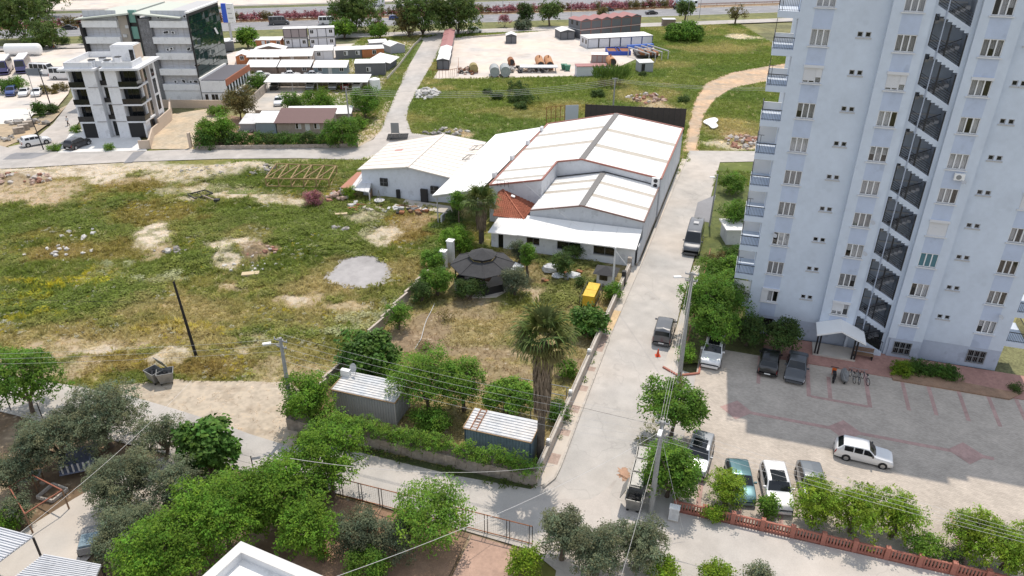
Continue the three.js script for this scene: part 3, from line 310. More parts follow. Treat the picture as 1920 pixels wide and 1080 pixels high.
// ---------- warehouse group ----------
const roofW = tex(mottle([.80, .79, .77], .05, 12, { n: 512, stain: .05, grain: .2 }), .5), roofB = tex(mottle([.70, .645, .58], .07, 10, { n: 512, stain: .05, warm: .1 }), .55), strip = tex(mottle([.43, .39, .33], .15, 6, { n: 256, stain: .2 }), .6), ridgeM = std([.16, .155, .15], .7), panelW = tex(mottle([.55, .57, .60], .1, 6, { n: 256, stain: .08 }), .8), trimR = std([.30, .12, .09], .6), wallWh = tex(mottle([.70, .72, .75], .08, 6, { n: 256, stain: .07 }), .85);
const LP = (s, y, t) => V(s, y, -t);                 // local point of a thing standing at the site origin
function roofPanels(parent, a, b, c, d, nu, mats, ribs = 0, name = 'roof_panel') { // a-b eave, d-c ridge; split along a-b into nu panels
  const th = V(0, -.12, 0); for (let i = 0; i < nu.length; i++) { const [u0, u1, mi] = nu[i]; const A = a.clone().lerp(b, u0), B = a.clone().lerp(b, u1), C = d.clone().lerp(c, u1), D = d.clone().lerp(c, u0); const g = new MB(); const lift = mi ? .015 : 0; for (const q of [A, B, C, D]) q.y += lift; const up = V().subVectors(B, A).cross(V().subVectors(D, A)).y > 0; const T4 = up ? [A, B, C, D] : [A, D, C, B]; g.hex(T4.map(q => q.clone().add(th)), T4); const pm = g.build(mi ? 'skylight_strip' : name, mats[mi], parent);
    if (ribs && !mi) { const L = A.distanceTo(B), n = Math.max(1, Math.floor(L / ribs)), r = new MB(); for (let j = 0; j <= n; j++) { const u = j / n; const p = A.clone().lerp(B, u), q = D.clone().lerp(C, u); p.y += .02; q.y += .02; r.bar(p, q, .05, .05); } r.build('rib', mats[mi], pm); } } }
function splitWith(cuts, w, n = 1) { const out = []; let x = 0; for (const c of cuts) { out.push([x, c - w / 2, 0], [c - w / 2, c + w / 2, 1]); x = c + w / 2; } out.push([x, 1, 0]); return out; }
{
  const B = thing('warehouse', 'large white-roofed warehouse hall with dark ridge and red-brown roof trim', 'warehouse', V(0, 0, 0), -TH);
  const rF = LP(-20.4, 7.2, 92.5), rB = LP(-20.4, 7.2, 116.6), eRF = LP(-9.75, 5.8, 92.2), eRB = LP(-9.75, 5.8, 116.6), eLF = LP(-30.75, 5.0, 85), eLB = LP(-31.3, 5.0, 115), rLF = LP(-23.75, 6.52, 85), rLB = LP(-23.75, 6.52, 92.5);
  roofPanels(B, eRF, eRB, rB, rF, splitWith([.29, .62], .055), [roofW, strip], 1);
  const mid = q => { const k = (q.x + 20.4) / (eLB.x + 20.4); return q; };
  const eLm = LP(-30.95, 5.0, 92.5); roofPanels(B, eLm, eLB, rB, rF, splitWith([.36, .68], .055), [roofW, strip], 1); roofPanels(B, eLF, eLm, rLB, rLF, splitWith([.25, .75], .1), [roofW, strip], 1);
  { const g = new MB(); g.bar(rF.clone().add(V(0, .06, 0)), rB.clone().add(V(0, .06, 0)), .75, .1); g.build('ridge_cap', ridgeM, B); }
  { const g = new MB(); for (const [p, q] of [[eRF, eRB], [rF, eRF], [rF, rLB], [rLB, rLF], [rLF, eLF], [eLF, eLB], [rB, eRB], [rB, eLB]]) g.bar(p.clone().add(V(0, .04, 0)), q.clone().add(V(0, .04, 0)), .22, .18); g.build('roof_trim', trimR, B); }
  const poly = (pts, name, m) => { const g = new MB(); const f = []; for (let i = 0; i < pts.length - 1; i++) { const a = pts[i], b = pts[i + 1]; g.quad(V(a.x, 0, a.z), V(b.x, 0, b.z), b.clone().add(V(0, -.1, 0)), a.clone().add(V(0, -.1, 0))); } return g.build(name, m, B); };
  poly([eLF, rLF], 'wall', panelW); poly([rLF, rLB], 'wall', panelW); poly([rLB, rF, eRF], 'wall', panelW); poly([eRB, rB, eLB], 'wall', panelW); poly([eLB, eLF], 'wall', panelW);
  // right wall in upright panels
  for (let i = 0; i < 12; i++) { const t0 = 92.2 + i * 2.033, t1 = t0 + 2.02; new MB().box(-9.95, -9.86 + (i & 1) * .012, .5, 5.72, -t1, -t0).build('wall_panel', panelW, B); }
  new MB().box(-10, -9.83, 0, .5, -116.6, -92.2).build('wall_base', M.wallc, B);
  for (const t of [88, 95.5, 103, 110.5]) { const g = new MB(); g.box(-31.3, -30.9, 5.1, 5.75, -t - .5, -t + .4); g.build('roof_vent', M.offw, B); }
  { const g = new MB(); for (let i = 0; i < 4; i++) g.bar(LP(-29.6 + i * .5, 5.1, 84.8), LP(-29.6 + i * .5, 5.9, 84.8), .04); g.bar(LP(-29.6, 5.9, 84.8), LP(-28.1, 5.9, 84.8), .04); g.build('roof_ladder', M.dark, B); }
  { const ac = new MB().box(-10.9, -9.9, 4.6, 6.0, -92.15, -91.75).build('air_conditioner', M.white, B); new MB().cyl(LP(-10.4, 4.98, 91.76), LP(-10.4, 4.98, 91.72), .27, .27, 14).build('fan_grille', M.dark, ac); new MB().cyl(LP(-10.4, 5.64, 91.76), LP(-10.4, 5.64, 91.72), .27, .27, 14).build('fan_grille', M.dark, ac); }
}
{
  const B = thing('front_hall', 'lower white gabled hall attached in front of the big warehouse, with dark ridge', 'warehouse', V(0, 0, 0), -TH);
  const rF = LP(-17.35, 5.8, 79.9), rB = LP(-17.35, 5.8, 92.3), eRF = LP(-9.9, 4.75, 79.9), eRB = LP(-9.9, 4.75, 92.0), eLF = LP(-23.7, 4.4, 79.9), eLB = LP(-23.7, 4.4, 92.3);
  roofPanels(B, eRF, eRB, rB, rF, splitWith([.33, .7], .075), [roofW, strip], .6); roofPanels(B, eLF, eLB, rB, rF, splitWith([.5, .76], .075), [roofW, strip], .6);
  new MB().bar(rF.clone().add(V(0, .06, 0)), rB.clone().add(V(0, .06, 0)), .7, .1).build('ridge_cap', ridgeM, B);
  { const g = new MB(); for (const [p, q] of [[rF, eRF], [rF, eLF], [eRF, eRB]]) g.bar(p.clone().add(V(0, .03, 0)), q.clone().add(V(0, .03, 0)), .16, .16); g.build('roof_trim', std([.2, .12, .1], .6), B); }
  { const g = new MB(); g.bar(LP(-23.6, 4.5, 92.42), LP(-17.3, 5.95, 92.42), .5, .05).bar(LP(-17.3, 5.95, 92.42), LP(-10, 4.9, 92.42), .5, .05); g.build('valley_gutter', M.dark, B); }
  { const g = new MB(); g.quad(LP(-23.7, 0, 80), LP(-17.35, 0, 80), LP(-17.35, 5.7, 80), LP(-23.7, 4.3, 80)).quad(LP(-17.35, 0, 80), LP(-9.95, 0, 80), LP(-9.95, 4.65, 80), LP(-17.35, 5.7, 80)).quad(LP(-23.7, 0, 92), LP(-23.7, 0, 80), LP(-23.7, 4.3, 80), LP(-23.7, 4.3, 92)); g.build('wall', panelW, B); }
  for (let i = 0; i < 6; i++) { const t0 = 77.6 + i * 2.4; new MB().box(-10.05, -9.95 + (i & 1) * .012, .5, i < 1 ? 2.6 : 4.66, -t0 - 2.39, -t0).build('wall_panel', panelW, B); } new MB().box(-10.1, -9.92, 0, .5, -92, -77.6).build('wall_base', M.wallc, B);
}
{
  const B = thing('office_wing', 'low white office wing with bright sloping roof and wide dark windows', 'building', V(0, 0, 0), -TH);
  const cuts = Array.from({ length: 5 }, (_, i) => [i / 5, (i + .992) / 5, 0]);
  roofPanels(B, LP(-24.3, 2.5, 76.6), LP(-10.1, 2.55, 76.9), LP(-10.0, 3.85, 79.85), LP(-24.0, 3.75, 79.85), cuts, [roofW, strip], 0); roofPanels(B, LP(-28.0, 2.3, 76.7), LP(-24.34, 2.45, 76.6), LP(-24.05, 3.3, 79.8), LP(-27.7, 3.1, 79.8), [[0, 1, 0]], [roofW, strip], 0);
  const w = new MB(), z = -77.6; const ops = [[-27, -26.35, .05, 2], [-23.4, -21.8, 1, 1.95], [-19.6, -16.8, .95, 2.05], [-15.2, -12.5, .95, 2.05]]; let x = -27.9; for (const [a, b, y0, y1] of ops) { w.box(x, a, 0, 2.4, z - .2, z); w.box(a, b, y1, 2.4, z - .2, z); if (y0 > .1) w.box(a, b, 0, y0, z - .2, z); x = b; } w.box(x, -10.3, 0, 2.4, z - .2, z); w.box(-27.9, -27.7, 0, 2.4, -80, z - .2).box(-10.5, -10.3, 0, 2.4, -80, z - .2); w.build('wall', wallWh, B);
  ops.forEach(([a, b, y0, y1], i) => { const m = new MB().box(a, b, y0, y1, z - .18, z - .14).build(i ? 'window' : 'door', M.glassD, B); if (i) { const g = new MB(); for (const u of [a, (a + b) / 2, b]) g.box(u - .03, u + .03, y0, y1, z - .14, z - .1); g.box(a, b, y0, y0 + .05, z - .14, z - .1).build('frame', M.grey, m); new MB().box(a - .08, b + .08, y0 - .07, y0, z - .1, z + .08).build('sill', M.offw, m); } });
}
{
  const B = thing('tiled_house', 'small house with red clay tile roof wedged between warehouse and office wing', 'house', V(0, 0, 0), -TH); const tile = tex(mottle([.34, .115, .065], .5, 2.2, { n: 512, per: 16, grain: 1 }), .9);
  const A = LP(-29.2, 4.7, 85.4), c = [LP(-24.4, 3.15, 79.7), LP(-24.4, 3.15, 84.95), LP(-29.6, 4.2, 84.95), LP(-28.4, 3.15, 79.7)];
  const slope = (p, q, r) => { const g = new MB(); g.tri(p, q, r); const n = V().subVectors(q, p).cross(V().subVectors(r, p)).normalize(); if (n.y < 0) n.negate(); const N = Math.round(p.distanceTo(q) / .26); for (let i = 0; i < N; i++) { const u = (i + .5) / N, e = p.clone().lerp(q, u); // courses run up towards r
      const m = p.clone().lerp(q, .5), dir = V().subVectors(r, m); let hit = u < .5 ? u / .5 : (1 - u) / .5; const f = e.clone().addScaledVector(dir, hit * .97); const steps = Math.max(1, Math.round(e.distanceTo(f) / .38)); for (let k = 0; k < steps; k++) { const s0 = e.clone().lerp(f, k / steps).addScaledVector(n, .05), s1 = e.clone().lerp(f, (k + 1) / steps).addScaledVector(n, .015); g.cyl(s0, s1, .085, .075, 5, false); } } return g; };
  slope(c[3], c[0], A).build('roof_slope', tile, B); slope(c[0], c[1], A).build('roof_slope', tile, B); new MB().tri(c[1], c[2], A).tri(c[2], c[3], A).build('roof_slope', tile, B);
  new MB().bar(c[0].clone().add(V(0, .08, 0)), A.clone().add(V(0, .08, 0)), .16, .14).build('hip_ridge', tile, B); new MB().prism([LP(-24.6, 0, 79.95), LP(-24.6, 0, 84.9), LP(-28.9, 0, 84.9), LP(-28.2, 0, 79.95)], 0, 3.1).build('wall', wallWh, B);
  new MB().obox(LP(-27.2, 4.32, 84.0), .5, .12, .35, 0, .3, -.3).build('roof_hatch', M.white, B);
}
{
  const B = thing('canopy', 'long white mono-pitch canopy roof along the left side of the warehouse', 'canopy', V(0, 0, 0), -TH);
  const c3 = [0, 1, 2].map(i => [i / 3, (i + .99) / 3, 0]); roofPanels(B, LP(-37.4, 4, 81.7), LP(-31.35, 4.9, 83.6), LP(-31.6, 4.9, 113.6), LP(-38.6, 4, 109.9), c3, [roofW, strip], 0);
  const tr = new MB(); tr.bar(LP(-37.3, 3.75, 81.9), LP(-31.4, 4.6, 83.8), .1, .3); tr.build('fascia_beam', M.lgrey, B); for (const [s, t, h] of [[-36.9, 82.1, 3.8], [-32, 84, 4.6], [-37.4, 92, 3.8], [-37.8, 101, 3.8]]) new MB().box(s - .06, s + .06, 0, h, -t - .06, -t + .06).build('post', M.lgrey, B);
  new MB().box(-36.6, -36.4, 0, 1.1, -83.3, -82.2).build('side_panel', M.offw, B);
}
{
  const B = thing('low_warehouse', 'low wide beige-roofed workshop with white gable wall facing the field', 'warehouse', V(0, 0, 0), -TH);
  const FL = LP(-51.5, 3.9, 87.8), FR = LP(-37.3, 3.7, 89.1), rF = LP(-43.9, 5, 88.1), BL = LP(-52.9, 3.9, 100.4), rB = LP(-45.2, 5, 104.3), BR = LP(-38.9, 3.7, 106.4); const c3 = [0, 1, 2, 3].map(i => [i / 4, (i + .995) / 4, 0]);
  roofPanels(B, FL, BL, rB, rF, c3, [roofB, strip], 1.1); roofPanels(B, FR, BR, rB, rF, c3, [roofB, strip], 1.1); new MB().bar(rF.clone().add(V(0, .05, 0)), rB.clone().add(V(0, .05, 0)), .4, .06).build('ridge_cap', roofB, B);
  const w = new MB(); const d = V(0, -.13, 0), low = q => V(q.x, 0, q.z), ins = (q, x, z) => q.clone().add(V(x, -.13, z)); const a = ins(FL, .4, -.4), r = ins(rF, 0, -.4), b = ins(FR, -.2, -.4), c = ins(BR, -.2, .4), e = ins(rB, 0, .4), f = ins(BL, .4, .4); w.quad(low(a), low(r), r, a).quad(low(r), low(b), b, r).quad(low(b), low(c), c, b).quad(low(c), low(e), e, c).quad(low(e), low(f), f, e).quad(low(f), low(a), a, f); w.build('wall', tex(mottle([.62, .66, .73], .1, 6, { n: 256, stain: .1 }), .85), B);
  const z = -88.15; const win = (x, y, ww, hh, n) => { const m = new MB().box(x - ww / 2, x + ww / 2, y - hh / 2, y + hh / 2, z - .3, z + .05).build(n, M.dark, B); if (n == 'window') { new MB().box(x - .02, x + .02, y - hh / 2, y + hh / 2, z + .05, z + .08).box(x - ww / 2, x + ww / 2, y - .02, y + .02, z + .082, z + .1).build('frame', M.grey, m); } };
  win(-47.7, 2.35, 1.1, 1.1, 'window'); win(-40, 2.05, 1.1, 1.1, 'window'); win(-41.6, 1, 1, 2, 'door'); win(-45.6, .75, .5, 1.4, 'door');
  new MB().obox(LP(-49.2, 4.36, 96.5), 1.2, .03, .8, .2, 0, .16).build('roof_patch', std([.5, .25, .22], .8), B);
  for (const [s, t] of [[-38.6, 96.5], [-39.3, 101]]) { const y = 3.95; const g = new MB(); g.bar(LP(s - .5, y, t), LP(s + .9, y + .1, t + .4), .05).bar(LP(s - .5, y, t + 2.4), LP(s + .9, y + .1, t + 2.8), .05).bar(LP(s - .5, y, t), LP(s - .5, y, t + 2.4), .05).bar(LP(s + .9, y + .1, t + .4), LP(s + .9, y + .1, t + 2.8), .05).bar(LP(s, y, t), LP(s, y, t + 2.5), .04); g.build('roof_frame', M.dark, B); }
}
console.log('tower + warehouse done');
// ---------- apartment block and office behind the rear road ----------
function fronted(name, label, cat, l, r, group) { // a thing whose front runs between two surveyed ground points; local x along the front, +z towards the viewer
  const a = l.isVector3 ? l : G(...l), b = r.isVector3 ? r : G(...r); const o = thing(name, label, cat, V(a.x, 0, a.z), Math.atan2(-(b.z - a.z), b.x - a.x), group); return [o, Math.hypot(b.x - a.x, b.z - a.z)]; }
const aptW = tex(mottle([.70, .71, .73], .05, 6, { n: 256, stain: .04 }), .85), beige = tex(mottle([.55, .45, .36], .08, 5, { n: 256 }), .9), taupe = std([.32, .30, .29], .8);
{
  const [B, W] = fronted('apartment_block', 'white four-storey apartment block with dark glazed balconies and roof terrace', 'apartment block', V(-75.1, 0, -126.4), V(-64.2, 0, -127.15)); const D = 9.5, FH = 2.95, TOPY = 12.2, w = new MB(), sl = new MB();
  const bays = [[0, 4.55, 0, 1], [6.15, W, W - 2.9, 0]];
  // left bay: glazed corner 0..2.4 ; right bay: glazed corner W-2.9..W
  w.box(2.5, 4.55, 0, 11.7, -4, 0); w.box(6.15, W - 2.9, 0, 11.7, -4, 0); w.box(0, .25, 0, 11.7, -4, 0); w.box(W - .3, W, 0, FH - .4, -2.2, 0); w.box(4.55, 6.15, 0, 11.7, -D, -1.4); w.box(W - 2.9, W, 0, 11.7, -D, -5.2); w.box(0, 2.5, 0, 11.7, -D, -4);
  w.box(W - .35, W, FH, 11.7, -2.6, -2.2);
  w.build('wall', aptW, B);
  for (let k = 1; k < 4; k++) { const y = FH * k - .28; for (const [a, b, side] of [[0, 2.5, 0], [W - 2.9, W + .02, 1]]) { const s = new MB().box(a, b, y, y + .28, -4, side ? .06 : .04); if (side) s.box(W - .02, W + .25, y, y + .28, -4.6, .06); const sm_ = s.build('balcony_slab', aptW, B); const p = new MB(); if (side) { p.box(a, b + .2, y + .3, y + 1.2, -.02, .04); p.box(W + .17, W + .22, y + .3, y + 1.2, -2.3, -.02); } else { p.box(a - .12, b, y + .3, y + 1.2, -.02, .04); p.box(a - .12, a - .07, y + .3, y + 1.2, -2.3, -.02); } p.build('balcony_parapet', M.glassD, sm_); } }
  for (let k = 0; k < 4; k++) { const y = FH * k; const y0 = k ? y + .02 : .02, y1 = y + FH - .3; for (const [a, b, z] of [[.3, 2.48, k ? -1.3 : -.12], [W - 2.88, W - .32, k ? -1.5 : -.12]]) { const g = new MB().box(a, b, y0, y1, z - .08, z); const m = g.build(k ? 'window' : 'garage_door', k ? M.glassD : M.black, B); if (k) { const f = new MB(); for (const u of [a, (a + b) / 2, b - .06]) f.box(u, u + .06, y0, y1, z, z + .05); f.build('frame', M.black, m); } }
    const m = new MB().box(4.9, 5.6, y0 + (k ? .3 : 0), y1, -1.4, -1.34).build(k ? 'window' : 'door', M.glassD, B); if (k) new MB().box(4.6, 5.7, y0 + .1, y0 + .9, -1.1, -1.06).build('rail', M.black, m);
    // right-hand side face
    if (k) { new MB().box(W - .6, W + .0, y0, y1, -5.1, -4.2).build('window', M.glassD, B); new MB().box(W - .1, W + .03, y0 + .1, y1, -8.6, -7.2).build('window', M.glassD, B); } else { new MB().box(W - .1, W + .03, .1, 2.3, -4.2, -3.2).build('door', M.dark, B); new MB().box(W - .1, W + .03, .1, 2.3, -8.6, -7).build('shutter', taupe, B); } }
  new MB().box(W - .05, W + .04, 0, 11.7, -6.6, -5.3).build('pilaster', taupe, B); new MB().box(W - .45, W - .04, .0, 11.7, -4.2, -3.6).build('corner_pier', beige, B);
  const led = new MB(); for (let k = 1; k < 4; k++) { led.box(3, 4.55, FH * k - .05, FH * k + .05, 0, .12); led.box(6.1, 7.9, FH * k - .05, FH * k + .05, 0, .12); } led.build('ledge', taupe, B);
  new MB().box(-1.1, 5.0, 11.7, 12.05, -D - .3, .7).build('roof_slab', aptW, B); new MB().box(5.7, W + 1.2, 11.7, 12.05, -D - .3, .7).box(5.0, 5.7, 11.7, 12.05, -D - .3, -1.4).build('roof_slab', aptW, B);
  const par = new MB(); const P = (a, b, c, d) => par.box(a, b, 12.05, 13.0, c, d); P(-.1, 4.5, -.1, .1); P(-.1, .1, -D, -.1); P(6.1, W + .1, -.1, .1); P(W - .1, W + .1, -4.5, -.1); P(-.1, 6, -D, -D + .2); P(4.5, 6.1, -1.3, -1.1); P(4.3, 4.5, -1.1, -.1); P(6.1, 6.3, -1.1, -.1); par.build('parapet', aptW, B);
  new MB().box(.1, W - .1, 12.06, 12.1, -D + .2, -1.3).build('terrace', std([.6, .58, .54], .9), B);
  const sh = new MB().box(5.6, 9.6, 12.1, 14.6, -D + .6, -5.6).build('stair_head', aptW, B); new MB().box(9.55, 9.63, 12.1, 14.6, -D + .6, -5.6).build('beige_side', beige, sh); new MB().box(8.7, 9.4, 12.15, 14.0, -5.6, -5.55).build('door', M.glassD, sh); new MB().box(5.8, 9.4, 14.6, 14.75, -D + .8, -5.8).build('cap', M.offw, sh);
  for (const [x, z] of [[4.2, -.9], [5.3, -2.6], [6.9, -.6], [7.6, -3.2]]) { const c = new MB().box(x - .45, x + .45, 12.05, 13.2, z - .4, z + .4).build('chimney', aptW, B); new MB().box(x - .5, x + .5, 13.25, 13.32, z - .45, z + .45).build('cap', M.dark, c); }
}
const cGlass = new THREE.MeshPhysicalMaterial({ color: new THREE.Color(.01, .035, .03), roughness: .04, ior: 1.6 }), bandW = tex(mottle([.78, .79, .80], .07, 5, { n: 256, stain: .1 }), .85), scaf = tex(mottle([.22, .22, .23], .7, 2.5, { n: 512, per: 24, grain: 1 }), .95);
{
  const B = thing('office_building', 'glass-sided office building with white floor bands and grey service shaft', 'office building', V(-84.5, 0, -151), 0); const W = 21.4, D = 17, HT = 17.4, FH = 3.05;
  new MB().box(0, W - .3, 0, HT - 1.2, -D, -1.2).build('core', std([.5, .51, .53], .9), B);
  const zones = [[.3, 7.2], [13.6, W - .2]]; for (const [a, b] of zones) for (let k = 1; k < 6; k++) { const y = FH * k; new MB().box(a, b, y - .5, y + .75, -1.2, -.1 - .05 * (k & 1)).build('floor_band', bandW, B); const win = new MB().box(a + .2, b - .2, y + .75, y + FH - .5, -1.2, -1.1).build('window_band', std([.50, .51, .54], .5), B); const m = new MB(); for (let x = a + .2; x < b; x += 1.15) m.box(x, x + .06, y + .75, y + FH - .5, -1.1, -1.05); m.box(a + .2, b - .2, y + 1.4, y + 1.46, -1.1, -1.06); m.build('mullion', M.lgrey, win); }
  { const r = rng(8); for (let i = 0; i < 18; i++) { const k = 1 + Math.floor(r() * 5), x = 14.6 + r() * 6; const y = FH * k + .8 + r() * .6; const ac = new MB().box(x, x + .75, y, y + .55, -1.05, -.7).build('air_conditioner', M.offw, B); new MB().cyl(V(x + .35, y + .28, -.7), V(x + .35, y + .28, -.67), .2, .2, 10).build('fan_grille', M.dark, ac); } for (let i = 0; i < 6; i++) { const x = 7.4 + r() * 1.6, y = 6 + i * 1.7; new MB().box(x, x + .75, y, y + .55, -1.15, -.8).build('air_conditioner', M.offw, B); } }
  new MB().box(7.2, 9.4, .5, HT - .6, -1.2, -1.0).build('recess_wall', std([.42, .38, .33], .9), B);
  for (let k = 0; k < 6; k++) new MB().box(9.75, 11.1, FH * k + .4, FH * k + FH - .35, -1.1, -.35).build('stair_glazing', new THREE.MeshPhysicalMaterial({ color: new THREE.Color(.16, .32, .28), roughness: .08 }), B); new MB().box(9.4, 9.75, 0, HT, -1.2, -.1).box(11.1, 11.5, 0, HT, -1.2, -.1).box(9.75, 11.1, 0, HT, -1.2, -.5).build('dark_column', M.black, B); new MB().box(-.2, .3, 0, HT - 2, -1.2, 0).build('dark_fin', M.black, B);
  new MB().box(11.5, 13.6, 0, HT - 1, -1.2, -.15).build('service_shaft', scaf, B); { const g = new MB(); for (let y = .4; y < HT - 1; y += .75) g.bar(V(11.5, y, -.1), V(13.6, y, -.1), .07); for (const x of [11.55, 12.1, 12.7, 13.3]) g.bar(V(x, 0, -.08), V(x, HT - 1, -.08), .07); g.build('service_pipes', M.grey, B); }
  // glazed right side: separate panes in a dark grid
  for (let k = 0; k < 8; k++) for (let j = 0; j < 8; j++) { const y = 4.8 + k * 1.5, z = -.3 - j * 2.05; if (y + 1.5 > HT) continue; const tilt = ((k * 7 + j * 13) % 5 - 2) * .012; const g = new MB(); g.quad(V(W - .05 + tilt, y + .04, z), V(W - .05 - tilt, y + .04, z - 2.0), V(W - .04 - tilt * .5, y + 1.46, z - 2.0), V(W - .05 + tilt * .7, y + 1.46, z)); g.build('glass_pane', cGlass, B); } new MB().box(W - .3, W - .12, 4.4, HT, -D, -.1).build('curtain_wall_frame', M.black, B); new MB().box(W - .25, W + .02, 0, HT, -.12, .1).build('dark_fin', M.black, B); new MB().obox(V(W + .2, 12.2, -12.6), .08, 1.3, .9, 0, 0, .35).build('open_pane', M.lgrey, B);
  new MB().box(W - .5, W + .1, HT, HT + .3, -D, .1).build('parapet', M.white, B);
  { const g = new MB(); g.hex([V(-.6, 16.2, .5), V(10, 17.2, .5), V(10, 17.2, -D), V(-.6, 16.2, -D)], [V(-.6, 16.4, .5), V(10, 17.5, .5), V(10, 17.5, -D), V(-.6, 16.4, -D)]); g.hex([V(11, 17.2, .5), V(W - 1.5, 16.5, .5), V(W - 1.5, 16.5, -D), V(11, 17.2, -D)], [V(11, 17.5, .5), V(W - 1.5, 16.7, .5), V(W - 1.5, 16.7, -D), V(11, 17.5, -D)]); g.build('roof', std([.5, .53, .47], .8), B); new MB().box(W - 4.5, W - .5, HT - 1.2, HT + .2, -D, -1.3).build('plant_room', M.lgrey, B); }
  new MB().box(13.6, W - .1, 0, 2.5, -1.2, -.3).build('ground_wall', bandW, B);
  // annex
  const A = thing('office_annex', 'two-storey annex with dark flat roof and brick-orange parapet beside the glass office', 'building', V(-63, 0, -150.4), 0); new MB().box(0, 5.2, 0, 4.7, -15, 0).build('wall', bandW, A); new MB().box(.3, 5.0, 4.75, 4.85, -14.8, -.1).build('roof', std([.11, .11, .13], .8), A); new MB().box(-.1, .3, 4.7, 5.2, -15, 0).build('parapet', M.white, A); new MB().box(5.2, 5.42, 3.7, 4.95, -15, .02).build('brick_parapet', std([.36, .13, .07], .8), A); new MB().box(5.2, 5.5, 1.2, 1.7, -15, .02).build('ledge', M.white, A);
  for (let i = 0; i < 8; i++) new MB().box(5.15, 5.26, 1.75, 3.6, -1.2 - i * 1.75, -.4 - i * 1.75).build('window', M.glassD, A); for (const [x, y] of [[.6, .9], [1.9, .9], [2.6, .9]]) new MB().box(x, x + .6, y, y + 1.1, -.05, .03).build('window', M.glassD, A);
  new MB().box(0, 5.2, 2.3, 2.4, 0, .1).build('pipe', M.grey, A);
}
// ---------- cabins, sheds, containers ----------
const cab = { white: tex(mottle([.60, .61, .64], .08, 4, { n: 128 }), .8), grey: tex(mottle([.135, .14, .15], .15, 4, { n: 128 }), .8), lgrey: tex(mottle([.33, .34, .36], .12, 4, { n: 128 }), .8), orange: tex(mottle([.40, .15, .06], .25, 2, { n: 128 }), .8), brown: tex(mottle([.20, .155, .13], .2, 3, { n: 128 }), .8), mauve: tex(mottle([.30, .26, .26], .12, 4, { n: 128 }), .8), teal: tex(mottle([.24, .30, .34], .1, 4, { n: 128 }), .8), tan: tex(mottle([.34, .29, .25], .2, 3, { n: 128 }), .85) };
const roofs = { white: tex(mottle([.76, .75, .73], .06, 6, { n: 256, stain: .05 }), .5), red: tex(mottle([.34, .155, .15], .12, 4, { n: 128 }), .7), brown: tex(mottle([.145, .085, .08], .15, 3, { n: 128 }), .75), lite: tex(mottle([.6, .6, .6], .15, 4, { n: 128, stain: .15 }), .6) };
function cabin(label, l, r, depth, h, o = {}) {
  const [B, W] = fronted(o.name || 'cabin', label, o.cat || 'cabin', l, r, o.group); if (o.y) B.position.y = o.y; const wm = cab[o.wall || 'white'], rm = roofs[o.roof || 'white'], ov = o.over ?? .12, ov2 = o.front ?? ov, g = new MB();
  if (o.gable) { g.box(0, W, 0, h, -depth, 0); const pk = h + o.gable; g.tri(V(0, h, 0), V(W, h, 0), V(W / 2, pk, 0)); g.tri(V(W, h, -depth), V(0, h, -depth), V(W / 2, pk, -depth)); g.build('wall', wm, B); for (const sg of [0, 1]) { const r_ = new MB(), x0 = sg ? W + ov : -ov, dy = -ov * o.gable / (W / 2); const a = V(x0, h + dy, ov2), b = V(W / 2, pk, ov2), c = V(W / 2, pk, -depth - ov), d = V(x0, h + dy, -depth - ov); const top = sg ? [b, a, d, c] : [a, b, c, d]; const t4 = top.map(q => q.clone().add(V(0, .09, 0))), b4 = top.map(q => q.clone().add(V(0, .02, 0))); r_.hex(b4, t4); r_.build('roof', rm, B); } }
  else { g.box(0, W, 0, h, -depth, 0).build('wall', wm, B); const yb = h + (o.rise ?? .35); const q = new MB(); q.hex([V(-ov, h, ov2), V(W + ov, h, ov2), V(W + ov, yb, -depth - ov), V(-ov, yb, -depth - ov)], [V(-ov, h + .1, ov2), V(W + ov, h + .1, ov2), V(W + ov, yb + .1, -depth - ov), V(-ov, yb + .1, -depth - ov)]); q.build('roof', rm, B); if (o.rise !== 0) new MB().hex([V(0, h, 0), V(W, h, 0), V(W, h, -depth), V(0, h, -depth)], [V(0, h + .01, 0), V(W, h + .01, 0), V(W, yb, -depth), V(0, yb, -depth)]).build('gable_fill', wm, B); }
  if (o.frame) { const f = new MB(); const n = o.frame; for (let i = 0; i <= n; i++) f.box(W * i / n - .07, W * i / n + .07, 0, h, 0, .06); f.box(-.05, W + .05, 0, .14, .061, .1).box(-.05, W + .05, h - .13, h + .02, .061, .1); f.build('frame', o.fm || M.dark, B); }
  for (const u of o.wins || []) { const x = W * u; const m = new MB().box(x - .5, x + .5, 1.0, 2.05, 0, .05).build('window', M.white, B); new MB().box(x - .42, x - .03, 1.08, 1.97, .05, .07).build('pane', M.glassD, m); new MB().box(x + .03, x + .42, 1.08, 1.97, .05, .07).build('pane', o.dimWin ? M.glassD : curtainMs[0], m); }
  for (const u of o.doors || []) { const x = W * u; new MB().box(x - .42, x + .42, .05, 2.0, 0, .05).build('door', o.dm || M.offw, B); }
  for (const u of o.sideWins || []) new MB().box(W, W + .05, 1, 2, -depth * u - .45, -depth * u + .45).build('window', M.glassD, B);
  for (const u of o.leftWins || []) new MB().box(-.05, 0, 1, 2.1, -depth * u - .5, -depth * u + .5).build('window', M.glassD, B);
  return [B, W];
}
const GC = 'cabins in the fenced sales yard';
cabin('white container cabin, lower left unit of the two-storey pair', [535, 90], [578, 89], 2.6, 2.5, { frame: 3, wins: [.15, .85], rise: 0, dimWin: 1, group: GC }); cabin('white container cabin, lower right unit of the two-storey pair', [582, 89], [630, 87], 2.6, 2.5, { frame: 3, wins: [.12, .85], rise: 0, dimWin: 1, group: GC });
